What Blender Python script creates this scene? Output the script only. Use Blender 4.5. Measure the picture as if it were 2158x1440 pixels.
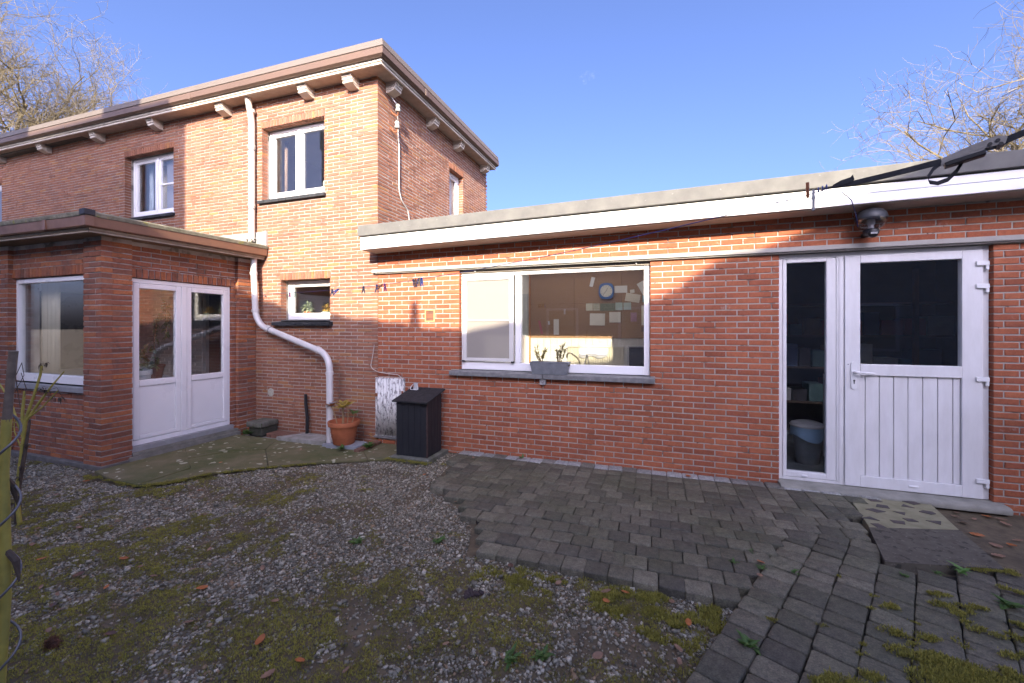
import bpy, bmesh, math, random
from mathutils import Vector, Matrix, noise
import numpy as np

# ------------------------------------------------------------------ clear
for o in list(bpy.data.objects):
    bpy.data.objects.remove(o)
random.seed(7)
rng = np.random.default_rng(7)
sc = bpy.context.scene
COL = sc.collection
R = math.radians

# ------------------------------------------------------------------ camera
cam_data = bpy.data.cameras.new('camera')
cam = bpy.data.objects.new('camera', cam_data)
COL.objects.link(cam)
cam_data.sensor_width = 36.0
cam_data.lens = 14.675
cam_data.shift_y = -30.0 / 2158.0
cam_data.clip_start = 0.05
cam_data.clip_end = 2000
cam.location = (0, 0, 1.55)
cam.rotation_euler = (R(90), 0, R(19.18))
sc.camera = cam
CAM = Vector((0, 0, 1.55))
YAW = R(19.18)
FWD = Vector((-math.sin(YAW), math.cos(YAW), 0))
RGT = Vector((math.cos(YAW), math.sin(YAW), 0))

# ------------------------------------------------------------------ sky and sun
SUN = Vector((0.30, -1.0, 0.45)).normalized()
EL = math.asin(SUN.z)
world = bpy.data.worlds.new('World')
sc.world = world
world.use_nodes = True
wn, wl = world.node_tree.nodes, world.node_tree.links
wn.clear()
w_out = wn.new('ShaderNodeOutputWorld')
w_bg = wn.new('ShaderNodeBackground')
w_sky = wn.new('ShaderNodeTexSky')
w_sky.sky_type = 'NISHITA'
w_sky.sun_disc = False
w_sky.sun_elevation = EL
w_sky.sun_rotation = math.atan2(SUN.x, SUN.y)
w_sky.altitude = 0
w_sky.air_density = 0.5
w_sky.dust_density = 5.5
w_sky.ozone_density = 6.0
w_bg.inputs['Strength'].default_value = 0.13
w_tint = wn.new('ShaderNodeMix')
w_tint.data_type = 'RGBA'
w_tint.blend_type = 'MULTIPLY'
w_tint.inputs[0].default_value = 1.0
w_tint.inputs[7].default_value = (1.11, 0.965, 1.02, 1)
wl.new(w_sky.outputs[0], w_tint.inputs[6])
wl.new(w_tint.outputs[2], w_bg.inputs['Color'])
wl.new(w_bg.outputs[0], w_out.inputs['Surface'])

sun_data = bpy.data.lights.new('sun', 'SUN')
sun_data.energy = 3.3
sun_data.angle = R(0.53)
sun_data.color = (1.0, 0.88, 0.70)
sun = bpy.data.objects.new('sun', sun_data)
COL.objects.link(sun)
sun.rotation_euler = SUN.to_track_quat('Z', 'Y').to_euler()
sun.location = (3, -10, 12)

sc.view_settings.view_transform = 'Standard'
sc.view_settings.look = 'None'
sc.view_settings.gamma = 1.0
sc.view_settings.use_curve_mapping = False
sc.view_settings.exposure = 2.12
sc.render.engine = 'CYCLES'
sc.cycles.max_bounces = 10
sc.cycles.diffuse_bounces = 5
sc.cycles.glossy_bounces = 5
sc.cycles.transparent_max_bounces = 16
sc.cycles.sample_clamp_indirect = 6

# ------------------------------------------------------------------ materials
def nt(name):
    m = bpy.data.materials.new(name)
    m.use_nodes = True
    n, l = m.node_tree.nodes, m.node_tree.links
    n.clear()
    out = n.new('ShaderNodeOutputMaterial')
    b = n.new('ShaderNodeBsdfPrincipled')
    l.new(b.outputs[0], out.inputs['Surface'])
    return m, n, l, b, out

def c4(c):
    return (c[0], c[1], c[2], 1.0)

def mixc(n, l, fac, a, b, blend='MIX'):
    x = n.new('ShaderNodeMix')
    x.data_type = 'RGBA'
    x.blend_type = blend
    for sock, v in ((x.inputs[0], fac), (x.inputs[6], a), (x.inputs[7], b)):
        if hasattr(v, 'links'):
            l.new(v, sock)
        elif isinstance(v, (tuple, list)):
            sock.default_value = c4(v)
        else:
            sock.default_value = v
    return x.outputs[2]

def ntex(n, l, pos, scale, detail=4, rough=0.55, stretch=None):
    if stretch:
        mp = n.new('ShaderNodeMapping')
        mp.inputs['Scale'].default_value = stretch
        l.new(pos, mp.inputs[0])
        pos = mp.outputs[0]
    t = n.new('ShaderNodeTexNoise')
    t.inputs['Scale'].default_value = scale
    t.inputs['Detail'].default_value = detail
    t.inputs['Roughness'].default_value = rough
    l.new(pos, t.inputs['Vector'])
    return t.outputs[0]

def ramp(n, l, fac, stops):
    r = n.new('ShaderNodeValToRGB')
    e = r.color_ramp.elements
    while len(e) < len(stops):
        e.new(0.5)
    for k, (p, c) in enumerate(stops):
        e[k].position = p
        e[k].color = c4(c) if isinstance(c, (tuple, list)) else (c, c, c, 1)
    l.new(fac, r.inputs[0])
    return r.outputs[0]

def bumpn(n, l, b, h, strength, dist):
    bp = n.new('ShaderNodeBump')
    bp.inputs['Strength'].default_value = strength
    bp.inputs['Distance'].default_value = dist
    l.new(h, bp.inputs['Height'])
    l.new(bp.outputs[0], b.inputs['Normal'])

MATS = {}
def mk(name, col, rough=0.6, var=0.25, scale=6.0, col2=None, metal=0.0, bump=0.0, bscale=60.0, spec=0.5,
       stretch=None, spots=None):
    """plain surface: two colours mixed by world-space noise, fine bump, optional spots (colour, scale, threshold)"""
    if name in MATS:
        return MATS[name]
    m, n, l, b, out = nt(name)
    g = n.new('ShaderNodeNewGeometry')
    pos = g.outputs['Position']
    if col2 is None:
        col2 = tuple(max(0, c * (1 - var)) for c in col)
    f = ramp(n, l, ntex(n, l, pos, scale, 5, 0.6, stretch), [(0.3, 0.0), (0.7, 1.0)])
    c = mixc(n, l, f, col, col2)
    if spots:
        for sc_, th, colr in spots:
            s = ramp(n, l, ntex(n, l, pos, sc_, 3, 0.5), [(th, 0.0), (th + 0.05, 1.0)])
            c = mixc(n, l, s, c, colr)
    l.new(c, b.inputs['Base Color'])
    rr = n.new('ShaderNodeMapRange')
    rr.inputs['To Min'].default_value = max(0.05, rough - 0.08)
    rr.inputs['To Max'].default_value = min(1, rough + 0.08)
    l.new(f, rr.inputs[0])
    l.new(rr.outputs[0], b.inputs['Roughness'])
    b.inputs['Metallic'].default_value = metal
    b.inputs['Specular IOR Level'].default_value = spec
    if bump:
        bumpn(n, l, b, ntex(n, l, pos, bscale, 3), bump, 0.004)
    MATS[name] = m
    return m

def brick_mat(name, stops, grain=0.35, eff=0.0, effcol=(0.55, 0.5, 0.46), dark=None):
    """fired brick: colour from each brick's own tint, grain inside the brick, lime bloom spots"""
    m, n, l, b, out = nt(name)
    g = n.new('ShaderNodeNewGeometry')
    pos = g.outputs['Position']
    a = n.new('ShaderNodeAttribute')
    a.attribute_name = 'tint'
    c = ramp(n, l, a.outputs['Fac'], stops)
    f = ntex(n, l, pos, 38, 5, 0.7)
    v = ramp(n, l, f, [(0.25, 1 - grain), (0.75, 1 + grain * 0.4)])
    c = mixc(n, l, 1.0, c, v, 'MULTIPLY')
    f2 = ntex(n, l, pos, 2.2, 4, 0.6)
    v2 = ramp(n, l, f2, [(0.3, 0.82), (0.7, 1.08)])
    c = mixc(n, l, 1.0, c, v2, 'MULTIPLY')
    if dark:
        f4 = ramp(n, l, ntex(n, l, pos, 9, 5, 0.7), [(0.56, 0.0), (0.72, 0.75)])
        c = mixc(n, l, f4, c, dark)
    if eff:
        f3 = ramp(n, l, ntex(n, l, pos, 7.0, 7, 0.75), [(0.66 - eff * 0.1, 0.0), (0.82, 0.8)])
        c = mixc(n, l, f3, c, effcol)
    l.new(c, b.inputs['Base Color'])
    b.inputs['Roughness'].default_value = 0.86
    b.inputs['Specular IOR Level'].default_value = 0.3
    bumpn(n, l, b, ntex(n, l, pos, 120, 5, 0.7), 0.6, 0.003)
    MATS[name] = m
    return m

def glass_mat(name, tint=(0.975, 0.985, 0.98), f0=0.08, rough=0.0):
    m = bpy.data.materials.new(name)
    m.use_nodes = True
    n, l = m.node_tree.nodes, m.node_tree.links
    n.clear()
    out = n.new('ShaderNodeOutputMaterial')
    tr = n.new('ShaderNodeBsdfTransparent')
    tr.inputs[0].default_value = c4(tint)
    gl = n.new('ShaderNodeBsdfGlossy')
    gl.inputs['Roughness'].default_value = rough
    gl.inputs['Color'].default_value = (1, 1, 1, 1)
    g = n.new('ShaderNodeNewGeometry')
    d = n.new('ShaderNodeVectorMath')
    d.operation = 'DOT_PRODUCT'
    l.new(g.outputs['Normal'], d.inputs[0])
    l.new(g.outputs['Incoming'], d.inputs[1])
    ab = n.new('ShaderNodeMath'); ab.operation = 'ABSOLUTE'
    l.new(d.outputs['Value'], ab.inputs[0])
    om = n.new('ShaderNodeMath'); om.operation = 'SUBTRACT'; om.inputs[0].default_value = 1.0
    l.new(ab.outputs[0], om.inputs[1])
    pw = n.new('ShaderNodeMath'); pw.operation = 'POWER'; pw.inputs[1].default_value = 5.0
    l.new(om.outputs[0], pw.inputs[0])
    ma = n.new('ShaderNodeMath'); ma.operation = 'MULTIPLY_ADD'
    ma.inputs[1].default_value = 1 - f0; ma.inputs[2].default_value = f0
    l.new(pw.outputs[0], ma.inputs[0])
    mx = n.new('ShaderNodeMixShader')
    l.new(ma.outputs[0], mx.inputs[0])
    l.new(tr.outputs[0], mx.inputs[1])
    l.new(gl.outputs[0], mx.inputs[2])
    l.new(mx.outputs[0], out.inputs['Surface'])
    MATS[name] = m
    return m

def screen_mat(name, col, opacity):
    m, n, l, b, out = nt(name)
    b.inputs['Base Color'].default_value = c4(col)
    b.inputs['Roughness'].default_value = 0.9
    tr = n.new('ShaderNodeBsdfTransparent')
    mx = n.new('ShaderNodeMixShader')
    mx.inputs[0].default_value = opacity
    l.new(tr.outputs[0], mx.inputs[1])
    l.new(b.outputs[0], mx.inputs[2])
    l.new(mx.outputs[0], out.inputs['Surface'])
    MATS[name] = m
    return m

BR_ANNEX = brick_mat('brick_annex', [(0.0, (0.30, 0.092, 0.046)), (0.12, (0.345, 0.106, 0.051)), (0.4, (0.385, 0.122, 0.057)), (0.75, (0.425, 0.140, 0.065)), (0.92, (0.375, 0.115, 0.054)), (1.0, (0.32, 0.102, 0.052))], 0.34, 0.35, dark=(0.26, 0.08, 0.052))
BR_MAIN = brick_mat('brick_main', [(0.0, (0.245, 0.106, 0.066)), (0.25, (0.29, 0.124, 0.073)), (0.6, (0.325, 0.144, 0.086)), (0.88, (0.35, 0.150, 0.080)), (0.96, (0.39, 0.180, 0.070)), (1.0, (0.28, 0.148, 0.098))], 0.3, 0.3, dark=(0.22, 0.115, 0.09))
BR_PORCH = brick_mat('brick_porch', [(0.0, (0.23, 0.098, 0.062)), (0.35, (0.32, 0.120, 0.068)), (0.65, (0.38, 0.140, 0.076)), (0.85, (0.45, 0.158, 0.062)), (1.0, (0.28, 0.145, 0.10))], 0.45, 0.35, dark=(0.11, 0.07, 0.06))
BR_WHITE = brick_mat('brick_whitewashed', [(0.0, (0.62, 0.63, 0.58)), (1.0, (0.72, 0.72, 0.67))], 0.1)
BR_SILL = brick_mat('brick_black_glazed', [(0.0, (0.025, 0.027, 0.03)), (1.0, (0.05, 0.052, 0.055))], 0.3, 0.3)
MORTAR = mk('mortar', (0.42, 0.395, 0.35), 0.95, 0.3, 5, (0.31, 0.29, 0.26), bump=0.8, bscale=150, spots=[(5.0, 0.60, (0.16, 0.15, 0.135)), (23.0, 0.68, (0.12, 0.11, 0.10))])
MORTAR_A = mk('mortar_annex', (0.44, 0.42, 0.375), 0.95, 0.3, 4, (0.33, 0.315, 0.28), bump=0.8, bscale=150, spots=[(5.0, 0.60, (0.16, 0.15, 0.135)), (23.0, 0.68, (0.12, 0.11, 0.10))])
MORTAR_P = mk('mortar_porch', (0.50, 0.48, 0.46), 0.95, 0.3, 4, (0.22, 0.21, 0.205), bump=0.8, bscale=150, spots=[(5.0, 0.60, (0.16, 0.15, 0.135)), (23.0, 0.68, (0.12, 0.11, 0.10))])
PVC = mk('white_pvc', (0.86, 0.85, 0.84), 0.32, 0.04, 3, (0.82, 0.81, 0.80))
PVC_DOOR = mk('white_pvc_door', (0.74, 0.73, 0.72), 0.36, 0.06, 5.0, (0.64, 0.63, 0.61), stretch=(2.5, 2.5, 0.6))
PVC_GREY = mk('grey_pvc_pipe', (0.62, 0.60, 0.58), 0.4, 0.12, 7, (0.54, 0.53, 0.52))
CREAM = mk('cream_paint', (0.66, 0.60, 0.50), 0.6, 0.2, 9, (0.5, 0.45, 0.38), bump=0.3)
SOFFIT = mk('soffit_render', (0.52, 0.44, 0.36), 0.85, 0.3, 11, (0.40, 0.33, 0.27), bump=0.6, bscale=90)
BROWN = mk('brown_gutter', (0.145, 0.094, 0.068), 0.45, 0.25, 3, (0.12, 0.08, 0.06))
BROWN_P = mk('brown_gutter_porch', (0.20, 0.10, 0.06), 0.5, 0.3, 5, (0.15, 0.08, 0.055))
FLASH = mk('taupe_roof_edge', (0.15, 0.124, 0.102), 0.55, 0.2, 3, (0.13, 0.108, 0.09))
ZINC = mk('grey_roof_edge', (0.145, 0.142, 0.126), 0.8, 0.25, 6, (0.11, 0.108, 0.10), bump=0.3, bscale=200, spots=[(30, 0.7, (0.20, 0.20, 0.185))])
MOSSY_EDGE = mk('mossy_concrete_edge', (0.24, 0.22, 0.16), 0.95, 0.4, 14, (0.10, 0.10, 0.065), bump=0.8, bscale=60, spots=[(9, 0.62, (0.2, 0.19, 0.06))])
STONE = mk('bluestone', (0.22, 0.215, 0.205), 0.8, 0.4, 16, (0.13, 0.13, 0.125), bump=0.6, bscale=90, spots=[(34, 0.7, (0.5, 0.5, 0.48))])
STEPSTONE = mk('mossy_step_stone', (0.17, 0.165, 0.135), 0.92, 0.4, 9, (0.075, 0.078, 0.05), bump=0.9, bscale=50, spots=[(12, 0.62, (0.06, 0.075, 0.02))])
CONCRETE = mk('weathered_concrete', (0.27, 0.255, 0.22), 0.92, 0.3, 7, (0.17, 0.165, 0.13), bump=0.7, bscale=60)
MORT_STEP = mk('threshold_stone', (0.30, 0.29, 0.24), 0.85, 0.3, 8, (0.20, 0.195, 0.16), bump=0.5)
BLACKW = mk('black_stained_wood', (0.017, 0.018, 0.021), 0.6, 0.4, 4, (0.010, 0.011, 0.014), bump=0.6, bscale=30, stretch=(6, 6, 0.6))
FELT = mk('black_roofing_felt', (0.022, 0.022, 0.022), 0.9, 0.4, 20, (0.012, 0.012, 0.013), bump=1.0, bscale=140)
RUSTYSTEEL = mk('dark_brown_post', (0.06, 0.035, 0.03), 0.8, 0.4, 20)
TERRA = mk('terracotta', (0.42, 0.13, 0.05), 0.75, 0.3, 8, (0.33, 0.10, 0.04), bump=0.3)
BLACKP = mk('black_plastic', (0.012, 0.012, 0.013), 0.45, 0.3, 8)
WHITEP = mk('white_plastic', (0.76, 0.76, 0.74), 0.4, 0.08, 8)
GALV = mk('galvanised_steel', (0.30, 0.315, 0.33), 0.5, 0.25, 14, (0.22, 0.235, 0.25), metal=0.55)
STEEL = mk('scratched_steel', (0.42, 0.41, 0.39), 0.42, 0.3, 30, (0.3, 0.29, 0.28), metal=0.8)
CERAMIC = mk('grey_ceramic', (0.35, 0.36, 0.33), 0.25, 0.2, 10)
RUST = mk('rusty_iron', (0.30, 0.11, 0.04), 0.9, 0.5, 30, (0.16, 0.06, 0.03), bump=0.6)
BLUELINE = mk('blue_line', (0.05, 0.07, 0.24), 0.5, 0.2, 20)
WEBBING = mk('black_webbing', (0.014, 0.015, 0.018), 0.8, 0.3, 60, bump=0.6, bscale=500)
BARK = mk('sunny_bark', (0.19, 0.155, 0.075), 0.9, 0.4, 3, (0.11, 0.09, 0.05))
TWIG = mk('pale_twigs', (0.20, 0.165, 0.095), 0.9, 0.4, 2, (0.12, 0.10, 0.065))
BIRCH = mk('reddish_twigs', (0.24, 0.14, 0.105), 0.9, 0.3, 2, (0.18, 0.105, 0.085))
GL = glass_mat('window_glass')
GL_DOOR = glass_mat('door_glass', f0=0.035)
GL_CLEAR = glass_mat('lamp_glass', (0.62, 0.62, 0.66), 0.12, 0.05)

# ------------------------------------------------------------------ object helpers
ORG = {}
def link(o):
    COL.objects.link(o)

def thing(name, label, cat, loc=(0, 0, 0), group=None):
    o = bpy.data.objects.new(name, None)
    link(o)
    o.location = loc
    o.empty_display_size = 0.1
    o['label'] = label
    o['category'] = cat
    if group:
        o['group'] = group
    ORG[o.name] = Vector(loc)
    return o

def tag(o, label=None, cat=None, group=None, kind=None):
    for k, v in (('label', label), ('category', cat), ('group', group), ('kind', kind)):
        if v:
            o[k] = v
    return o

def place(name, mesh, parent=None, loc=None):
    """link a mesh object; parent origin is handled so world coordinates stay put"""
    o = bpy.data.objects.new(name, mesh)
    link(o)
    if parent is not None:
        o.parent = parent
    org = ORG[parent.name] if parent is not None else Vector((0, 0, 0))
    w = Vector(loc) if loc is not None else org
    o.location = w - org
    ORG[o.name] = w
    return o

class MB:
    def __init__(s):
        s.v, s.f, s.m, s.t = [], [], [], []
        s.cur = 0
        s.tint = 0.5
    def add(s, vs, fs):
        k = len(s.v)
        s.v.extend([tuple(p) for p in vs])
        s.t.extend([s.tint] * len(vs))
        for f in fs:
            s.f.append(tuple(i + k for i in f))
            s.m.append(s.cur)
        return s
    def box(s, x0, x1, y0, y1, z0, z1):
        x0, x1 = min(x0, x1), max(x0, x1)
        y0, y1 = min(y0, y1), max(y0, y1)
        z0, z1 = min(z0, z1), max(z0, z1)
        return s.add([(x0, y0, z0), (x1, y0, z0), (x1, y1, z0), (x0, y1, z0), (x0, y0, z1), (x1, y0, z1), (x1, y1, z1), (x0, y1, z1)],
                     [(3, 2, 1, 0), (4, 5, 6, 7), (0, 1, 5, 4), (1, 2, 6, 5), (2, 3, 7, 6), (3, 0, 4, 7)])
    def hexa(s, p):
        """8 corners: bottom ring ccw then top ring"""
        return s.add(p, [(3, 2, 1, 0), (4, 5, 6, 7), (0, 1, 5, 4), (1, 2, 6, 5), (2, 3, 7, 6), (3, 0, 4, 7)])
    def prism(s, poly, z0, z1):
        n = len(poly)
        return s.add([(x, y, z0) for x, y in poly] + [(x, y, z1) for x, y in poly],
                     [tuple(range(n - 1, -1, -1)), tuple(range(n, 2 * n))] + [(i, (i + 1) % n, n + (i + 1) % n, n + i) for i in range(n)])
    def tube(s, pts, rad, n=8, cap=True):
        pts = [Vector(p) for p in pts]
        rs = rad if isinstance(rad, (list, tuple)) else [rad] * len(pts)
        vs, fs = [], []
        up = None
        for i, p in enumerate(pts):
            d = (pts[min(i + 1, len(pts) - 1)] - pts[max(i - 1, 0)])
            d = d.normalized() if d.length > 1e-9 else Vector((0, 0, 1))
            if up is None:
                up = d.orthogonal().normalized()
            else:
                up = (up - d * up.dot(d))
                up = up.normalized() if up.length > 1e-6 else d.orthogonal().normalized()
            w = d.cross(up)
            for k in range(n):
                a = 2 * math.pi * k / n
                vs.append(p + (up * math.cos(a) + w * math.sin(a)) * rs[i])
        for i in range(len(pts) - 1):
            for k in range(n):
                a, b = i * n + k, i * n + (k + 1) % n
                fs.append((a, b, b + n, a + n))
        if cap:
            fs.append(tuple(range(n - 1, -1, -1)))
            fs.append(tuple(range((len(pts) - 1) * n, len(pts) * n)))
        return s.add(vs, fs)
    def lathe(s, c, prof, n=20, axis=None, cap=True):
        """prof: (r, h) along axis from centre c"""
        c = Vector(c)
        ax = Vector(axis).normalized() if axis else Vector((0, 0, 1))
        e1 = ax.orthogonal().normalized()
        e2 = ax.cross(e1)
        vs, fs = [], []
        for r_, h in prof:
            for k in range(n):
                a = 2 * math.pi * k / n
                vs.append(c + ax * h + (e1 * math.cos(a) + e2 * math.sin(a)) * r_)
        for i in range(len(prof) - 1):
            for k in range(n):
                a, b = i * n + k, i * n + (k + 1) % n
                fs.append((a, b, b + n, a + n))
        if cap:
            fs.append(tuple(range(n - 1, -1, -1)))
            fs.append(tuple(range((len(prof) - 1) * n, len(prof) * n)))
        return s.add(vs, fs)
    def mesh(s, name, mats, recalc=False, smooth=None):
        org = s.org if hasattr(s, 'org') else Vector((0, 0, 0))
        me = bpy.data.meshes.new(name)
        me.from_pydata([(p[0] - org.x, p[1] - org.y, p[2] - org.z) for p in s.v], [], s.f)
        for m in (mats if isinstance(mats, (list, tuple)) else [mats]):
            me.materials.append(m)
        if len(me.materials) > 1:
            me.polygons.foreach_set('material_index', s.m)
        at = me.attributes.new('tint', 'FLOAT', 'POINT')
        at.data.foreach_set('value', np.array(s.t, dtype=np.float32))
        if recalc:
            bm = bmesh.new(); bm.from_mesh(me)
            bmesh.ops.recalc_face_normals(bm, faces=bm.faces)
            bm.to_mesh(me); bm.free()
        if smooth:
            me.polygons.foreach_set('use_smooth', [True] * len(me.polygons))
            me.set_sharp_from_angle(angle=R(smooth))
        return me
    def build(s, name, mats, parent=None, loc=None, bevel=0, smooth=None, recalc=False):
        if loc is not None:
            s.org = Vector(loc)
        elif parent is not None:
            s.org = ORG[parent.name]
        o = place(name, s.mesh(name, mats, recalc, smooth), parent, loc)
        if bevel:
            b = o.modifiers.new('bevel', 'BEVEL')
            b.width = bevel
            b.segments = 2
            b.limit_method = 'ANGLE'
        return o

class Plane:
    """a wall face: u along the wall, z up, d into the wall (negative = proud)"""
    def __init__(s, o, u, n):
        s.o, s.u, s.n = Vector(o), Vector(u), Vector(n)
    def p(s, u, z, d=0.0):
        return s.o + s.u * u + Vector((0, 0, z)) - s.n * d
    def box(s, mb, u0, u1, z0, z1, d0, d1):
        if u0 > u1: u0, u1 = u1, u0
        if z0 > z1: z0, z1 = z1, z0
        if d0 > d1: d0, d1 = d1, d0
        return mb.hexa([s.p(u0, z0, d0), s.p(u1, z0, d0), s.p(u1, z0, d1), s.p(u0, z0, d1),
                        s.p(u0, z1, d0), s.p(u1, z1, d0), s.p(u1, z1, d1), s.p(u0, z1, d1)])
    def ring(s, mb, u0, u1, z0, z1, t, d0, d1, tb=None, tt=None, tl=None, tr=None):
        tb = t if tb is None else tb; tt = t if tt is None else tt
        tl = t if tl is None else tl; tr = t if tr is None else tr
        s.box(mb, u0, u0 + tl, z0, z1, d0, d1)
        s.box(mb, u1 - tr, u1, z0, z1, d0, d1)
        s.box(mb, u0 + tl, u1 - tr, z0, z0 + tb, d0, d1)
        s.box(mb, u0 + tl, u1 - tr, z1 - tt, z1, d0, d1)

FRONT = lambda y: Plane((0, y, 0), (1, 0, 0), (0, -1, 0))     # faces -Y, u = X
SIDE = lambda x: Plane((x, 0, 0), (0, 1, 0), (1, 0, 0))       # faces +X, u = Y

# ------------------------------------------------------------------ brickwork
def brick_geo(pl, u, z, lu, lz, depth, proud, jit):
    """verts and faces of one chamfered brick, slightly out of true"""
    c = 0.0035
    j = lambda: random.uniform(-jit, jit)
    sl = random.uniform(-jit, jit) * 0.8
    V = []
    for sx, sz in ((-1, -1), (1, -1), (1, 1), (-1, 1)):
        V.append((u + sx * (lu / 2 - c) + j(), z + sz * (lz / 2 - c) + j() + sx * sl, -proud + abs(j()) * 0.7))
    for sx, sz in ((-1, -1), (1, -1), (1, 1), (-1, 1)):
        V.append((u + sx * (lu / 2) + j() * 0.6, z + sz * (lz / 2) + j() * 0.6 + sx * sl, -proud + c))
    for sx, sz in ((-1, -1), (1, -1), (1, 1), (-1, 1)):
        V.append((u + sx * (lu / 2), z + sz * (lz / 2), depth))
    F = [(0, 1, 2, 3)]
    for a in range(4):
        b = (a + 1) % 4
        F.append((4 + a, 4 + b, b, a))
        F.append((8 + a, 8 + b, 4 + b, 4 + a))
    return [pl.p(*q) for q in V], F

def proj_area(p, lu, lz):
    d = Vector(p) - CAM
    w = d.dot(FWD)
    if w < 0.3:
        return 0
    x = 512 + 417.4 * d.dot(RGT) / w
    y = 327.4 - 417.4 * d.z / w
    if not (4 < x < 1020 and 4 < y < 680):
        return 0
    return lu * lz / (w * w)

class Bricks:
    def __init__(s):
        s.rec = []
    def add(s, pl, u, z, lu, lz, depth=0.09, proud=None, jit=0.0015, tint=None):
        s.rec.append((pl, u, z, lu, lz, depth, random.uniform(-0.001, 0.003) if proud is None else proud, jit, random.random() if tint is None else tint))
    def courses(s, pl, u0, u1, z0, z1, h, L, holes=(), joint=0.011, shift=0.0, ends=(0, 0), jit=0.0015, depth=0.09):
        """running bond; ends = how far alternate courses stop short at (start, end) for quoins"""
        n = int(round((z1 - z0) / h))
        for i in range(n):
            za, zb = z0 + i * h + joint / 2, z0 + (i + 1) * h - joint / 2
            a0 = u0 + (ends[0] if i % 2 else 0)
            b0 = u1 - (0 if i % 2 else ends[1])
            cuts = sorted({a0, b0} | {x for H in holes for x in (H[0], H[1]) if a0 < x < b0 and H[2] < zb and H[3] > za})
            segs = []
            for a, b in zip(cuts, cuts[1:]):
                m = (a + b) / 2
                lo, hi = za, zb
                for H in holes:
                    if H[0] < m < H[1] and H[2] < hi and H[3] > lo:
                        below, above = H[2] - lo, hi - H[3]
                        if below >= above:
                            hi = min(hi, H[2] - joint / 2)
                        else:
                            lo = max(lo, H[3] + joint / 2)
                if hi - lo < 0.012:
                    continue
                if segs and abs(segs[-1][1] - a) < 1e-6 and segs[-1][2:] == (lo, hi):
                    segs[-1] = (segs[-1][0], b, lo, hi)
                else:
                    segs.append((a, b, lo, hi))
            off = shift + (L / 2 if i % 2 else 0)
            for a, b, lo, hi in segs:
                k = math.floor((a - off) / L) + 1
                xs = [a]
                while off + k * L < b - 1e-6:
                    xs.append(off + k * L)
                    k += 1
                xs.append(b)
                if len(xs) > 2 and xs[1] - xs[0] < 0.045: xs.pop(1)
                if len(xs) > 2 and xs[-1] - xs[-2] < 0.045: xs.pop(-2)
                for q, (p, r_) in enumerate(zip(xs, xs[1:])):
                    ja = joint / 2 if q > 0 else 0.0
                    jb = joint / 2 if q < len(xs) - 2 else 0.0
                    lu = r_ - p - ja - jb
                    if lu < 0.015: continue
                    s.add(pl, (p + ja + r_ - jb) / 2, (lo + hi) / 2, lu, hi - lo, depth, jit=jit)
    def soldiers(s, pl, u0, u1, z0, z1, w=0.058, joint=0.011, depth=0.11, proud=0.004, jit=0.0015):
        n = max(1, int(round((u1 - u0) / w)))
        w = (u1 - u0) / n
        for i in range(n):
            s.add(pl, u0 + (i + 0.5) * w, (z0 + z1) / 2, w - joint, z1 - z0 - joint * 0.6, depth, proud + random.uniform(0, 0.003), jit)
    def build(s, wall, mat, name='brick', keep=300):
        """the bricks that show largest become objects under WALL, all others one mesh of brickwork"""
        sz = [proj_area(r[0].p(r[1], r[2]), r[3], r[4]) for r in s.rec]
        order = sorted(range(len(s.rec)), key=lambda i: -sz[i])
        big = {i for i in order[:keep] if sz[i] > 0}
        rest = MB()
        for i, (pl, u, z, lu, lz, dp, pr, jit, tint) in enumerate(s.rec):
            if i in big:
                mb = MB(); mb.tint = tint
                V, F = brick_geo(pl, u, z, lu, lz, dp, pr, jit)
                mb.add(V, F)
                mb.build(name, mat, wall, loc=pl.p(u, z))
            else:
                rest.tint = tint
                rest.add(*brick_geo(pl, u, z, lu, lz, dp, pr, jit))
        if rest.v:
            tag(rest.build('brickwork', mat, wall), kind='stuff')

def wall_mass(mb, pl, u0, u1, z0, z1, holes, d0=0.006, d1=0.28, grow=0.007):
    """the mortar and core of a wall with openings, set back behind the brick faces"""
    hs = [(a - grow, b + grow, c - grow, d + grow) for a, b, c, d in holes]
    us = sorted({u0, u1} | {x for H in hs for x in H[:2] if u0 < x < u1})
    zs = sorted({z0, z1} | {x for H in hs for x in H[2:] if z0 < x < z1})
    for a, b in zip(us, us[1:]):
        run = None
        for c, d in zip(zs, zs[1:]):
            mu, mz = (a + b) / 2, (c + d) / 2
            solid = not any(H[0] < mu < H[1] and H[2] < mz < H[3] for H in hs)
            if solid and run is None: run = c
            if not solid and run is not None:
                pl.box(mb, a, b, run, c, d0, d1); run = None
        if run is not None:
            pl.box(mb, a, b, run, z1, d0, d1)

def cornice(mb, C, D, XL, YB, prof, tl, tb):
    """profile (d, z) swept round the corner (C, D): left along the front, back along the side; rises tl / tb per metre"""
    n = len(prof)
    L, M, B = [], [], []
    for d, z in prof:
        L.append((XL, D - d, z + (C - XL) * tl))
        M.append((C + d, D - d, z))
        B.append((C + d, YB, z + (YB - D) * tb))
    fs = [tuple(range(n)), tuple(range(3 * n - 1, 2 * n - 1, -1))]
    for k in range(2):
        for i in range(n):
            j = (i + 1) % n
            fs.append((k * n + i, (k + 1) * n + i, (k + 1) * n + j, k * n + j))
    mb.add(L + M + B, fs)

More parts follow.
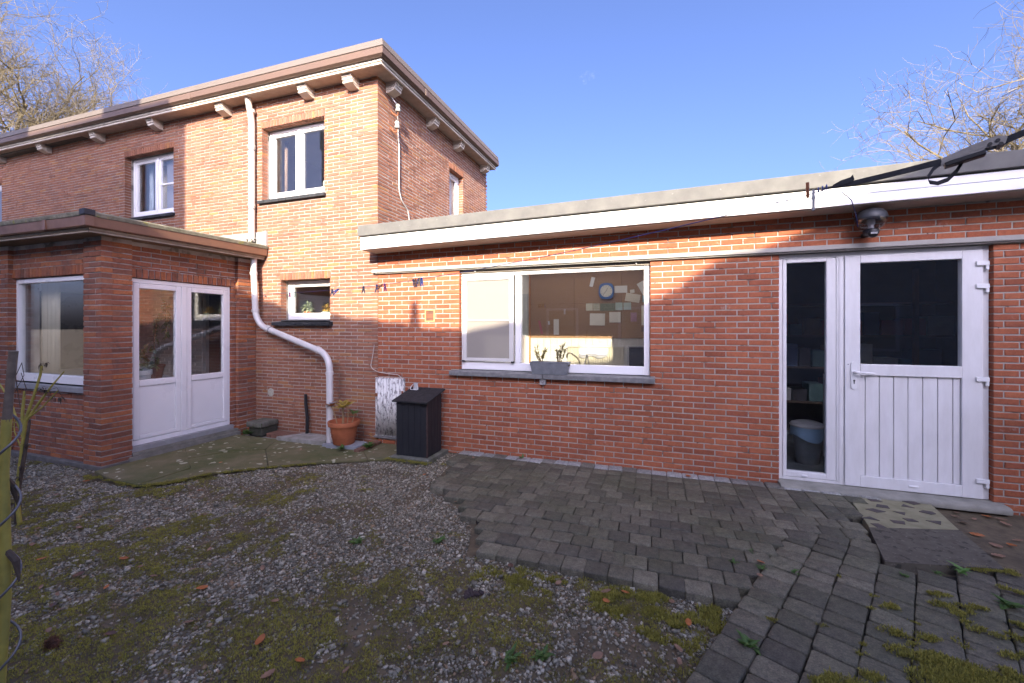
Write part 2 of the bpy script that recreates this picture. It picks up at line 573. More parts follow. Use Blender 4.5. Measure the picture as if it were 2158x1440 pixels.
def window_unit(parent, pl, u0, u1, z0, z1, d, lights, fw=0.05, mat=PVC, name='window', bars=(), open_frame=0.045, glass=GL, bottom=None):
    """outer frame mesh (the part) > one sash and pane per light. lights: list of (u0, u1) fractions"""
    mb = MB()
    pl.ring(mb, u0, u1, z0, z1, fw, d, d + 0.06, tb=bottom)
    W = u1 - u0 - 2 * fw
    edges = [u0 + fw + W * a for a in lights]
    zb, zt = z0 + (bottom or fw), z1 - fw
    for e in edges[1:-1]:
        pl.box(mb, e - 0.025, e + 0.025, zb, zt, d - 0.003, d + 0.057)
    win = mb.build(name, mat, parent, bevel=0.004)
    for k, (a, b) in enumerate(zip(edges, edges[1:])):
        a += 0.025 if k > 0 else 0
        b -= 0.025 if k < len(edges) - 2 else 0
        s = MB()
        pl.ring(s, a + 0.002, b - 0.002, zb + 0.002, zt - 0.002, open_frame, d + 0.012, d + 0.055)
        s.build('sash', mat, win, bevel=0.004)
        g = MB()
        pl.box(g, a + open_frame, b - open_frame, zb + open_frame, zt - open_frame, d + 0.03, d + 0.045)
        g.build('pane', glass, win)
        for zf in bars:
            if zf[0] == k:
                q = MB()
                zz = zb + (zt - zb) * zf[1]
                pl.box(q, a + open_frame, b - open_frame, zz - 0.016, zz + 0.016, d + 0.008, d + 0.029)
                q.build('glazing_bar', mat, win, bevel=0.003)
    return win

def sill_bricks(parent, pl, u0, u1, z0, z1, proud, back=0.12, n=6):
    """row of dark glazed sill bricks, each a brick of its own"""
    w = (u1 - u0) / n
    for i in range(n):
        mb = MB(); mb.tint = random.random()
        a, b = u0 + i * w + 0.003, u0 + (i + 1) * w - 0.003
        mb.hexa([pl.p(a, z0, -proud), pl.p(b, z0, -proud), pl.p(b, z0, back), pl.p(a, z0, back),
                 pl.p(a, z1 - 0.012, -proud), pl.p(b, z1 - 0.012, -proud), pl.p(b, z1 + 0.012, back), pl.p(a, z1 + 0.012, back)])
        mb.build('sill_brick', BR_SILL, parent, bevel=0.003)

# ================================================================== SETTING: ground
D, C = 4.80, -3.62
def gz(x, y):
    """gentle undulation of the gravel yard"""
    return -0.060 + 0.014 * noise.noise(Vector((x * 1.3, y * 1.3, 3.1))) + 0.006 * noise.noise(Vector((x * 5, y * 5, 7.7)))

SOIL = mk('dark_soil', (0.14, 0.108, 0.060), 0.95, 0.4, 9, (0.07, 0.055, 0.033), bump=1.0, bscale=45, spots=[(60, 0.62, (0.07, 0.055, 0.04))])
gm = MB()
nx, ny = 190, 84
xs = np.linspace(-10.0, 5.2, nx)
ys = np.linspace(-1.5, 5.0, ny)
for yv in ys:
    for xv in xs:
        gm.v.append((xv, yv, gz(xv, yv))); gm.t.append(0.5)
for j in range(ny - 1):
    for i in range(nx - 1):
        a = j * nx + i
        gm.f.append((a, a + 1, a + nx + 1, a + nx)); gm.m.append(0)
far = 400.0
k = len(gm.v)
zb = -0.068
ringi = [0, nx - 1, nx * ny - 1, nx * (ny - 1)]
gm.add([(-far, -far, zb), (far, -far, zb), (far, far, zb), (-far, far, zb)], [])
for q, (ia, ib, ea, eb) in enumerate((( [i for i in range(nx)], None, k, k + 1),
                                      ([j * nx + nx - 1 for j in range(ny)], None, k + 1, k + 2),
                                      ([nx * (ny - 1) + i for i in range(nx - 1, -1, -1)], None, k + 2, k + 3),
                                      ([j * nx for j in range(ny - 1, -1, -1)], None, k + 3, k))):
    mid = len(ia) // 2
    for p_, q_ in zip(ia, ia[1:]):
        anchor = ea if ia.index(p_) < mid else eb
        gm.f.append((p_, anchor, q_)); gm.m.append(0)
    gm.f.append((ia[mid], ea, eb)); gm.m.append(0)
ground = gm.build('ground', SOIL, recalc=True)
tag(ground, 'dark soil of the back yard under gravel and moss', kind='structure')

# ================================================================== MAIN HOUSE
house = thing('brick_house', 'two storey brown brick house with flat roof, brown gutter and cream corbels', 'house', (-8.0, 6.5, -0.07))
PF, PS = FRONT(D), SIDE(C)
W_UR = (-5.74, -4.542, 3.50, 4.60)
W_UL = (-9.04, -7.75, 3.50, 4.60)
W_SM = (-5.36, -4.44, 1.635, 2.255)
W_FL = (-14.6, -13.12, 3.40, 4.60)
W_SD = (6.90, 7.47, 2.95, 4.50)
PORCH_HOLE = (-16, -5.93, -0.3, 2.62)
h_main = 0.0495
up = lambda H, dz, e=0.0: (H[0] - e, H[1] + e, H[3], H[3] + dz)
dn = lambda H, dz, e=0.05: (H[0] - e, H[1] + 0.035, H[2] - dz, H[2])
holes_f = [W_UR, W_UL, W_SM, W_FL, PORCH_HOLE]
holes_s = [W_SD]
mb = MB()
wall_mass(mb, PF, -15.2, C - 0.007, -0.1, 5.25, holes_f)
wall_mass(mb, PS, D + 0.281, 8.63, -0.1, 5.25, holes_s, d0=0.0036)
wall_mass(mb, PS, D + 0.008, D + 0.2805, 2.6, 5.25, [], d0=0.0036, d1=0.0065)
mwall = mb.build('wall', MORTAR, house)
B = Bricks()
hf = holes_f + [up(W_UR, 0.108, 0.02), up(W_UL, 0.108, 0.02), up(W_SM, 0.115, 0.02), up(W_FL, 0.108), dn(W_UR, 0.062), dn(W_UL, 0.062), (-5.47, -4.385, 1.57, 1.64)]
hs = holes_s + [up(W_SD, 0.11, 0.02)]
B.courses(PF, -15.2, C, -0.1, -0.1 + 108 * h_main, h_main, 0.2095, hf, joint=0.0105, shift=0.02, ends=(0, 0.1), jit=0.003, depth=0.1)
B.courses(PS, D, 8.63, -0.1 + 56 * h_main, -0.1 + 108 * h_main, h_main, 0.2095, hs, joint=0.0105, shift=0.01, ends=(0.1, 0), jit=0.003, depth=0.1)
B.courses(PS, D, D + 0.2, -0.1, -0.1 + 56 * h_main, h_main, 0.2095, (), joint=0.010, ends=(0.1, 0), jit=0.002, depth=0.1)
for H, hgt in ((W_UR, 0.108), (W_UL, 0.108), (W_SM, 0.115), (W_FL, 0.108)):
    B.soldiers(PF, H[0] - 0.02, H[1] + 0.02, H[3], H[3] + hgt, 0.0615)
B.soldiers(PS, W_SD[0] - 0.02, W_SD[1] + 0.02, W_SD[3], W_SD[3] + 0.11, 0.0615)
B.build(mwall, BR_MAIN)

# rough toothed brick ends on the back corner of the house
for i in range(0, 18):
    t = MB(); t.tint = random.random()
    zz = 3.6 + i * 0.0792
    SIDE(C - 0.02).box(t, 8.632, 8.66 + random.uniform(0, 0.05), zz, zz + 0.04, -0.018, 0.09)
    t.build('brick', BR_MAIN, mwall)

# cornice: soffit, cream moulding, brown gutter, taupe roof edge
TL, TB = 0.016, 0.016
XL, YB = -15.2, 8.66
m1 = MB(); cornice(m1, C, D, XL, YB, [(-0.12, 4.995), (0.20, 4.995), (0.20, 5.06), (-0.12, 5.06)], TL, TB)
soff = m1.build('soffit', SOFFIT, house, recalc=True)
m1 = MB(); cornice(m1, C, D, XL, YB, [(0.198, 4.985), (0.225, 4.985), (0.225, 5.008), (0.205, 5.012), (0.205, 5.018), (0.235, 5.022), (0.235, 5.05), (0.198, 5.05)], TL, TB)
m1.build('cream_moulding', CREAM, house, recalc=True)
m1 = MB(); cornice(m1, C, D, XL, YB, [(0.19, 5.052), (0.27, 5.052), (0.30, 5.072), (0.305, 5.145), (0.295, 5.160), (0.19, 5.160)], TL, TB)
gut = m1.build('gutter', BROWN, house, recalc=True)
m1 = MB(); cornice(m1, C, D, XL, YB, [(0.12, 5.163), (0.285, 5.163), (0.300, 5.172), (0.285, 5.262), (0.262, 5.283), (0.12, 5.275)], TL, TB)
m1.build('roof_edge', FLASH, house, recalc=True)
# gutter joint covers
for x in (-10.2, -6.9):
    m1 = MB()
    dz = (C - x) * TL
    m1.box(x - 0.03, x + 0.03, D - 0.309, D - 0.2, 5.060 + dz, 5.156 + dz)
    m1.build('joint_cover', BROWN, gut, bevel=0.003)
m1 = MB(); m1.box(C + 0.2, C + 0.309, 5.55, 5.61, 5.072, 5.168)
m1.build('joint_cover', BROWN, gut, bevel=0.003)
m1 = MB(); m1.box(-15.2, C + 0.1, D - 0.1, 8.6, 5.10, 5.16)
m1.build('roof', ZINC, house)

def corbel(pl, u, zt):
    """a corbel of three stepped fillets under a sloping back"""
    mb = MB()
    for i, (dp, hh) in enumerate(((0.175, 0.034), (0.164, 0.032), (0.150, 0.032))):
        z1 = zt - i * 0.0365
        pl.box(mb, u - 0.08, u + 0.08, z1 - hh, z1, -dp, 0.0)
        pl.box(mb, u - 0.074, u + 0.074, z1 - 0.038, z1 - hh + 0.001, -dp + 0.012, 0.0)
    mb.hexa([pl.p(u - 0.076, zt - 0.140, -0.05), pl.p(u + 0.076, zt - 0.140, -0.05), pl.p(u + 0.076, zt - 0.140, 0), pl.p(u - 0.076, zt - 0.140, 0),
             pl.p(u - 0.076, zt - 0.110, -0.145), pl.p(u + 0.076, zt - 0.110, -0.145), pl.p(u + 0.076, zt - 0.110, 0), pl.p(u - 0.076, zt - 0.110, 0)])
    mb.build('corbel', CREAM, house, bevel=0.003)
for u in (-4.0, -4.79, -6.45, -8.08, -9.67, -11.36, -13.0):
    corbel(PF, u, 4.996 + (C - u) * TL)
for u in (5.06, 6.15, 7.12, 8.38):
    corbel(PS, u, 4.996 + (u - D) * TB)

# windows of the house
wUR = window_unit(house, PF, W_UR[0] + 0.005, W_UR[1] - 0.005, W_UR[2] + 0.01, W_UR[3] - 0.005, 0.13, [0, 0.49, 1], fw=0.045, bottom=0.085)
sill_bricks(wUR, PF, -5.79, -4.505, 3.44, 3.50, 0.045, n=9)
wUL = window_unit(house, PF, W_UL[0] + 0.005, W_UL[1] - 0.005, W_UL[2] + 0.01, W_UL[3] - 0.005, 0.13, [0, 0.51, 1], fw=0.045, bars=((1, 0.5),), bottom=0.085)
sill_bricks(wUL, PF, -9.09, -7.715, 3.44, 3.50, 0.045, n=9)
wSM = window_unit(house, PF, W_SM[0] + 0.005, W_SM[1] - 0.005, W_SM[2] + 0.012, W_SM[3] - 0.005, 0.13, [0, 1], fw=0.04, bottom=0.07)
sill_bricks(wSM, PF, -5.47, -4.385, 1.575, 1.635, 0.075, n=7)
m1 = MB(); PF.box(m1, -5.36, -4.44, 1.648, 1.664, 0.0, 0.13)
m1.build('sill_flashing', ZINC, wSM)
window_unit(house, PF, W_FL[0] + 0.005, W_FL[1] - 0.005, W_FL[2] + 0.01, W_FL[3] - 0.005, 0.06, [0, 0.5, 1])
wSD = window_unit(house, PS, W_SD[0] + 0.005, W_SD[1] - 0.005, W_SD[2] + 0.01, W_SD[3] - 0.005, 0.10, [0, 1])
NET = screen_mat('white_net_curtain', (0.8, 0.8, 0.76), 0.85)
m1 = MB()
for i in range(18):
    u = W_SD[0] + 0.06 + i * 0.025
    PS.box(m1, u, u + 0.026, 2.98, 4.46, 0.19 + 0.012 * (i % 2), 0.196 + 0.012 * (i % 2))
m1.build('net_curtain', NET, wSD)

# upstairs rooms seen through the panes
PLASTER = mk('room_plaster', (0.78, 0.76, 0.70), 0.9, 0.1, 2)
PLASTER_D = mk('room_plaster_grey', (0.64, 0.60, 0.54), 0.9, 0.15, 2)
WOODF = mk('brown_floor', (0.16, 0.09, 0.05), 0.6, 0.3, 4)
m1 = MB(); m1.box(-15, -4.0, 8.1, 8.2, 2.7, 5.0); m1.box(-7.0, -6.9, 5.09, 8.1, 2.7, 5.0); m1.box(-4.05, -3.91, 5.09, 8.1, 2.7, 5.0); m1.box(-15.1, -15.0, 5.09, 8.1, 2.7, 5.0)
m1.build('room_wall', PLASTER_D, house)
m1 = MB(); m1.box(-15, -3.91, 5.085, 8.2, 5.0, 5.06)
m1.build('room_ceiling', PLASTER, house)
m1 = MB(); m1.box(-15, -3.91, 5.085, 8.2, 2.64, 2.70)
m1.build('room_floor', WOODF, house)
m1 = MB(); m1.box(-5.95, -3.91, 7.0, 7.1, 0.0, 2.6); m1.box(-5.98, -5.92, 5.09, 7.0, 0.0, 2.6); m1.box(-3.95, -3.91, 5.09, 7.0, 0, 2.6); m1.box(-5.95, -3.91, 5.09, 7.0, -0.05, 0.0)
m1.build('room_wall', PLASTER_D, house)

# ================================================================== ANNEX
annex = thing('brick_annex', 'single storey red brick kitchen annex with white fascia and flat roof', 'annex', (0.4, 6.5, -0.07))
h_ax = 0.0608
AX0, AX1 = C + 0.004, 4.6
A_WIN = (-2.38, -0.073, 1.010, 2.275)
A_SILL = (-2.50, -0.022, 0.938, 1.010)
A_DOOR = (1.146, 2.760, -0.2, 2.275)
STR = (AX0, AX1 + 1, 2.275, 2.335)
mb = MB()
wall_mass(mb, PF, AX0 + 0.004, AX1, -0.1, 2.66, [A_WIN, A_DOOR])
mb.box(AX1 - 0.28, AX1, D + 0.281, 9.0, -0.1, 2.66)
awall = mb.build('wall', MORTAR_A, annex)
B = Bricks()
z0 = 2.275 - 39 * h_ax
B.courses(PF, AX0, AX1, z0, 2.275, h_ax, 0.2055, [A_WIN, A_SILL, A_DOOR], joint=0.011, shift=0.0545, jit=0.0012)
B.courses(PF, AX0, AX1, 2.337, 2.337 + 5 * h_ax, h_ax, 0.2055, (), joint=0.011, shift=0.11, jit=0.0012)
B.build(awall, BR_ANNEX)

STRM = mk('grey_string_course', (0.36, 0.34, 0.30), 0.7, 0.15, 8, (0.30, 0.285, 0.255), bump=0.3)
m1 = MB()
PF.box(m1, C - 0.06, AX1, 2.290, 2.335, -0.055, 0.02)
PF.box(m1, C - 0.02, AX1, 2.276, 2.2895, -0.035, 0.02)
m1.build('string_course', STRM, annex, bevel=0.003)

# fascia: two white boards, grey roof edge, boarded soffit; the roof rises slightly to the right
def tilt_box(mb, x0, x1, y0, y1, z0, z1, t=0.0150):
    a, b = (x0 + 3.69) * t, (x1 + 3.69) * t
    mb.hexa([(x0, y0, z0 + a), (x1, y0, z0 + b), (x1, y1, z0 + b), (x0, y1, z0 + a), (x0, y0, z1 + a), (x1, y0, z1 + b), (x1, y1, z1 + b), (x0, y1, z1 + a)])
FX0 = -3.665
m1 = MB(); tilt_box(m1, FX0, AX1, 4.50, 4.53, 2.562, 2.648)
tilt_box(m1, FX0, FX0 + 0.02, 4.531, D - 0.006, 2.562, 2.72)
fas = m1.build('fascia_board', PVC, annex, bevel=0.004)
m1 = MB(); tilt_box(m1, FX0, AX1, 4.502, 4.53, 2.652, 2.722)
m1.build('fascia_board', PVC, annex, bevel=0.004)
m1 = MB(); tilt_box(m1, FX0, AX1, 4.506, 4.53, 2.60, 2.70)
m1.build('fascia_back', ZINC, annex)
SOFW = mk('beige_soffit_boards', (0.50, 0.44, 0.38), 0.5, 0.1, 3)
for i in range(3):
    m1 = MB()
    tilt_box(m1, FX0 + 0.021, AX1, 4.532 + i * 0.089, 4.532 + (i + 1) * 0.089 - 0.004, 2.556, 2.568)
    m1.build('soffit_board', SOFW, annex)
m1 = MB(); tilt_box(m1, FX0 + 0.02, AX1, 4.531, 4.80, 2.569, 2.60)
m1.build('soffit_back', ZINC, annex)
m1 = MB(); tilt_box(m1, FX0 - 0.02, AX1, 4.470, 4.62, 2.735, 2.872)
tilt_box(m1, FX0 - 0.02, FX0 + 0.05, 4.621, D - 0.006, 2.735, 2.872)
m1.build('roof_edge', ZINC, annex, bevel=0.006)
m1 = MB()
for a, b_, c_, d_ in ((FX0 + 0.06, AX1, 4.625, 5.55), (FX0 + 0.06, -2.2, 5.55, 6.45), (-0.2, AX1, 5.55, 6.45), (FX0 + 0.06, AX1, 6.45, 9.0)):
    m1.box(a, b_, c_, d_, 2.72, 2.76)
m1.build('roof', FELT, annex)
m1 = MB(); m1.box(-2.25, -0.15, 5.50, 5.56, 2.50, 2.84); m1.box(-2.25, -0.15, 6.44, 6.50, 2.50, 2.84); m1.box(-2.25, -2.19, 5.56, 6.44, 2.50, 2.84); m1.box(-0.21, -0.15, 5.56, 6.44, 2.50, 2.84)
rl = m1.build('added_rooflight', PVC, annex)  # invented roof opening, added only to brighten the kitchen interior
m1 = MB(); m1.add([(-2.19, 5.56, 2.835), (-0.21, 5.56, 2.835), (-0.21, 6.44, 2.835), (-2.19, 6.44, 2.835)], [(0, 1, 2, 3)])
mo = bpy.data.materials.new('added_opal_diffuser'); mo.use_nodes = True  # translucent sheet of the added opening, scatters sun into the kitchen as fill
mo.node_tree.nodes.clear()
oo_ = mo.node_tree.nodes.new('ShaderNodeOutputMaterial'); tt_ = mo.node_tree.nodes.new('ShaderNodeBsdfTranslucent')
tt_.inputs[0].default_value = (0.85, 0.83, 0.78, 1)
mo.node_tree.links.new(tt_.outputs[0], oo_.inputs[0])
m1.build('pane', mo, rl)

# --- kitchen window
wk = MB()
PF.ring(wk, A_WIN[0] + 0.006, A_WIN[1] - 0.006, 1.016, 2.238, 0.06, 0.055, 0.125, tb=0.095, tt=0.045)
PF.box(wk, -1.645, -1.575, 1.111, 2.192, 0.050, 0.12)
kwin = wk.build('window', PVC, annex, bevel=0.005)
m1 = MB(); PF.box(m1, A_WIN[0] + 0.006, A_WIN[1] - 0.006, 2.240, 2.274, 0.03, 0.11)
m1.build('blind_rail', mk('taupe_rail', (0.30, 0.26, 0.21), 0.4), kwin)
m1 = MB(); PF.box(m1, A_WIN[0] + 0.006, A_WIN[1] - 0.006, 2.205, 2.214, 0.045, 0.056)
m1.build('drip_rail', mk('aluminium_rail', (0.7, 0.68, 0.62), 0.3), kwin)
m1 = MB(); PF.box(m1, -1.573, -0.141, 1.113, 2.190, 0.080, 0.096)
m1.build('pane', GL, kwin)
m1 = MB(); PF.box(m1, -2.31, -1.648, 1.113, 2.190, 0.085, 0.101)
m1.build('pane', GL, kwin)
m1 = MB(); PF.ring(m1, -2.345, -1.66, 1.125, 2.195, 0.055, 0.020, 0.050, tb=0.04)
PF.box(m1, -2.29, -1.715, 1.628, 1.640, 0.022, 0.048)
scr = m1.build('insect_screen_frame', mk('pale_aluminium', (0.62, 0.60, 0.56), 0.35, 0.05, 4), kwin, bevel=0.004)
MESHM = screen_mat('insect_mesh', (0.34, 0.31, 0.27), 0.62)
m1 = MB(); PF.box(m1, -2.29, -1.715, 1.165, 2.14, 0.034, 0.037)
m1.build('insect_mesh', MESHM, kwin)
for u in (-2.335, -1.675):
    m1 = MB(); PF.box(m1, u - 0.015, u + 0.02, 1.112, 1.132, 0.010, 0.05)
    m1.build('screen_clip', BLACKP, kwin, bevel=0.003)
for u in (-2.17, -0.22):
    m1 = MB(); m1.lathe(PF.p(u, 2.258, 0.03), [(0.012, 0), (0.012, 0.012), (0.006, 0.018)], 10, axis=(0, -1, 0))
    m1.build('rail_screw', WHITEP, kwin)
for a, b in ((-2.498, -1.272), (-1.268, -0.024)):
    m1 = MB()
    m1.hexa([PF.p(a, 0.940, -0.065), PF.p(b, 0.940, -0.065), PF.p(b, 0.940, 0.12), PF.p(a, 0.940, 0.12),
             PF.p(a, 0.996, -0.065), PF.p(b, 0.996, -0.065), PF.p(b, 1.012, 0.12), PF.p(a, 1.012, 0.12)])
    m1.build('stone_sill', STONE, kwin, bevel=0.006)

# --- garden door with side light
dd = 0.045
m1 = MB()
PF.ring(m1, 1.151, 2.755, 0.032, 2.272, 0.045, dd, dd + 0.07, tb=0.03, tl=0.035)
PF.box(m1, 1.635, 1.695, 0.062, 2.227, dd - 0.006, dd + 0.06)
PF.box(m1, 1.655, 1.675, 0.062, 2.227, dd - 0.012, dd - 0.006)
dunit = m1.build('door', PVC_DOOR, annex, bevel=0.004)
m1 = MB(); PF.ring(m1, 1.188, 1.633, 0.064, 2.225, 0.034, dd - 0.004, dd + 0.05, tb=0.055, tr=0.078)
m1.build('side_light_frame', PVC_DOOR, dunit, bevel=0.005)
m1 = MB(); PF.box(m1, 1.222, 1.555, 0.119, 2.191, dd + 0.02, dd + 0.035)
m1.build('pane', GL_DOOR, dunit)
m1 = MB(); PF.ring(m1, 1.699, 2.706, 0.036, 2.235, 0.122, dd - 0.018, dd + 0.045, tb=0.105, tt=0.075, tr=0.142)
PF.box(m1, 1.821, 2.564, 1.095, 1.200, dd - 0.020, dd + 0.04)
m1.build('door_leaf', PVC_DOOR, dunit, bevel=0.005)
m1 = MB(); PF.box(m1, 1.821, 2.564, 1.200, 2.160, dd + 0.012, dd + 0.027)
m1.build('pane', GL_DOOR, dunit)
bx = [1.822, 1.866, 1.975, 2.083, 2.190, 2.297, 2.404, 2.511, 2.563]
for a, b in zip(bx, bx[1:]):
    m1 = MB(); PF.box(m1, a + 0.0025, b - 0.0025, 0.142, 1.094, dd + 0.002, dd + 0.02)
    m1.build('board', PVC_DOOR, dunit, bevel=0.003)
m1 = MB(); PF.box(m1, 1.82, 2.565, 0.14, 1.096, dd + 0.021, dd + 0.03)
m1.build('panel_back', mk('dark_groove', (0.12, 0.11, 0.09), 0.8), dunit)
# handle
m1 = MB()
pts = [(0.023 * math.cos(a), 0.023 * math.sin(a)) for a in [math.pi * k / 8 for k in range(9)]]
outline = [(1.768 + x, 1.200 + z) for x, z in pts] + [(1.768 - x, 0.985 - z) for x, z in pts]
n_ = len(outline)
m1.add([PF.p(u, z, dd - 0.018) for u, z in outline] + [PF.p(u, z, dd - 0.030) for u, z in outline],
       [tuple(range(n_)), tuple(range(2 * n_ - 1, n_ - 1, -1))] + [(i, n_ + i, n_ + (i + 1) % n_, (i + 1) % n_) for i in range(n_)])
m1.tube([PF.p(1.768, 1.125, dd - 0.03), PF.p(1.768, 1.125, dd - 0.065), PF.p(1.785, 1.125, dd - 0.075), PF.p(1.91, 1.120, dd - 0.075)], 0.0105, 10)
m1.build('door_handle', WHITEP, dunit, recalc=True, smooth=50)
m1 = MB(); m1.lathe(PF.p(1.768, 1.043, dd - 0.0305), [(0.0085, 0), (0.0085, 0.002)], 12, axis=(0, -1, 0)); PF.box(m1, 1.764, 1.772, 1.012, 1.040, dd - 0.0325, dd - 0.0305)
m1.build('keyhole', BLACKP, dunit)
m1 = MB(); m1.lathe(PF.p(1.725, 1.195, dd - 0.018), [(0.005, 0), (0.004, 0.002)], 8, axis=(0, -1, 0))
m1.build('screw_hole', BLACKP, dunit)
for z in (2.095, 1.895, 1.075, 0.180):
    m1 = MB()
    PF.box(m1, 2.655, 2.742, z - 0.002, z + 0.036, dd - 0.036, dd - 0.0185)
    PF.box(m1, 2.720, 2.742, z - 0.040, z - 0.003, dd - 0.032, dd - 0.001)
    m1.build('hinge', WHITEP, dunit, bevel=0.003)
for u in (1.345, 2.185):
    m1 = MB(); PF.box(m1, u, u + 0.07 * (1 if u > 2 else 0.7), 0.083, 0.098, dd - 0.030, dd - 0.0185)
    m1.build('drain_cap', PVC, dunit, bevel=0.004)
m1 = MB()
prof = [(-0.12, -0.03), (-0.125, 0.0), (-0.115, 0.018), (-0.095, 0.026), (0.10, 0.030), (0.10, -0.05), (-0.05, -0.055)]
n_ = len(prof)
m1.add([PF.p(1.135, z, d_) for d_, z in prof] + [PF.p(2.815, z, d_) for d_, z in prof],
       [tuple(range(n_)), tuple(range(2 * n_ - 1, n_ - 1, -1))] + [(i, n_ + i, n_ + (i + 1) % n_, (i + 1) % n_) for i in range(n_)])
m1.build('threshold', MORT_STEP, dunit, recalc=True, smooth=40)

# --- kitchen interior
KY = 6.60
TILEM = mk('white_wall_tile', (0.52, 0.50, 0.44), 0.25, 0.06, 3)
KWALL = mk('kitchen_plaster', (0.78, 0.75, 0.66), 0.85, 0.08, 2)
m1 = MB(); m1.box(-3.4, 0.6, KY + 0.03, KY + 0.13, 0, 2.55)
m1.box(-3.5, -3.4, 5.09, KY + 0.13, 0, 2.55); m1.box(0.5, 0.6, 5.09, KY + 0.03, 0, 2.55)
kw = m1.build('kitchen_wall', KWALL, annex)
m1 = MB()
for a, b_, c_, d_ in ((-3.5, 0.6, 5.09, 5.50), (-3.5, -2.25, 5.50, 6.50), (-0.15, 0.6, 5.50, 6.50), (-3.5, 0.6, 6.50, KY + 0.13)):
    m1.box(a, b_, c_, d_, 2.49, 2.545)
m1.build('kitchen_ceiling', PLASTER, annex)
m1 = MB(); m1.box(-3.5, 0.6, 5.09, KY + 0.13, -0.03, 0.03)
m1.build('kitchen_floor', mk('kitchen_floor_tiles', (0.62, 0.58, 0.52), 0.5), annex)
for r_ in range(5):
    for q in range(20):
        u = -1.975 + q * 0.113
        if u > 0.3: break
        m1 = MB(); m1.box(u + 0.001, u + 0.111, KY + 0.014, KY + 0.03, 1.376 - (r_ + 1) * 0.113 + 0.001, 1.376 - r_ * 0.113 - 0.001)
        m1.build('tile', TILEM, kw)
m1 = MB(); m1.box(-2.0, -1.976, KY - 0.004, KY + 0.03, 0.6, 2.49)
m1.build('orange_edge_strip', mk('orange_wood', (0.5, 0.2, 0.05), 0.6), kw)
m1 = MB(); m1.box(-3.2, -2.02, KY, KY + 0.03, 0.03, 2.1)
m1.build('kitchen_door', mk('pale_door', (0.6, 0.62, 0.58), 0.5), kw)

# dark store room behind the garden door
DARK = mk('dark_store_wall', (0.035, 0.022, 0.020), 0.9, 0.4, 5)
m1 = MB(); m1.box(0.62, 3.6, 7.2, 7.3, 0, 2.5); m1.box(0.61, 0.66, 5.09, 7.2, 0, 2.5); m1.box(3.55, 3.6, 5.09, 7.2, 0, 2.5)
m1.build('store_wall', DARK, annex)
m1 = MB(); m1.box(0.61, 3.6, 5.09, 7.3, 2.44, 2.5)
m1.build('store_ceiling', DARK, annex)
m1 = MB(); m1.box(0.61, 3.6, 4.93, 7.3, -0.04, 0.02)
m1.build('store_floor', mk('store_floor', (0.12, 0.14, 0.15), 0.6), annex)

# ================================================================== PORCH
porch = thing('brick_porch', 'low brick porch with white double glazed doors and brown gutter against the house', 'porch', (-7.2, 3.8, -0.07))
PX, PY = -5.86, 2.892
PFi, PSi = FRONT(PY + 0.045), SIDE(PX - 0.05)
PFo, PSo = FRONT(PY), SIDE(PX)
hp = 0.0608
P_WIN = (-7.80, -6.15, 0.865, 2.165)
P_DOOR = (3.17, 4.435, -0.2, 2.140)
mb = MB()
wall_mass(mb, PFi, -7.80, -6.17, -0.1, 2.58, [P_WIN])
wall_mass(mb, PSi, 3.17, 4.50, -0.1, 2.58, [P_DOOR], d1=0.2)
PFo.box(mb, -6.182, PX - 0.007, -0.1, 2.58, 0.007, 0.292)
PFo.box(mb, -9.2, -7.767, -0.1, 2.58, 0.007, 0.292)
PSo.box(mb, 4.513, D - 0.002, -0.1, 2.58, 0.007, 0.25)
mb.box(-9.2, -9.0, 3.19, D, -0.1, 2.58)
pwall = mb.build('wall', MORTAR_P, porch)
B = Bricks()
z0 = 2.165 - 37 * hp
PSold = (P_DOOR[0], P_DOOR[1] + 0.05, 2.140, 2.255)
FSold = (P_WIN[0], P_WIN[1], 2.165, 2.285)
B.courses(PFi, -7.775, -6.175, z0, z0 + 43 * hp, hp, 0.215, [P_WIN, FSold, (-7.8, -6.1, 0.79, 0.866)], shift=0.05, jit=0.003)
B.courses(PSi, 3.185, 4.505, z0, z0 + 43 * hp, hp, 0.215, [P_DOOR, PSold], shift=0.08, jit=0.003)
B.soldiers(PFi, P_WIN[0] + 0.03, P_WIN[1] - 0.02, 2.168, 2.285, 0.064, jit=0.003)
B.soldiers(PSi, P_DOOR[0] + 0.015, P_DOOR[1] + 0.05, 2.143, 2.255, 0.064, jit=0.003)
for i in range(43):          # the corner pillar, headers and stretchers in turn
    za = z0 + (i + 0.5) * hp
    hh = hp - 0.011
    if i % 2:
        B.add(PFo, -6.19 + 0.109, za, 0.215, hh, 0.10, jit=0.003); B.add(PFo, -5.912, za, 0.100, hh, 0.2, jit=0.003)
        B.add(PSo, PY + 0.202, za, 0.190, hh, 0.10, jit=0.003)
    else:
        B.add(PFo, -6.19 + 0.05, za, 0.100, hh, 0.10, jit=0.003); B.add(PFo, -5.973, za, 0.222, hh, 0.098, jit=0.003)
        B.add(PSo, PY + 0.195, za, 0.195, hh, 0.10, jit=0.003)
    B.add(PSo, 4.505 + (0.072 if i % 2 else 0.147), za, 0.140 if i % 2 else 0.290, hh, 0.10, jit=0.003)
    if i % 2:
        B.add(PSo, 4.505 + 0.22, za, 0.138, hh, 0.10, jit=0.003)
B.courses(PFo, -9.2, -7.76, z0, z0 + 43 * hp, hp, 0.215, (), shift=0.03, jit=0.003)
B.build(pwall, BR_PORCH)

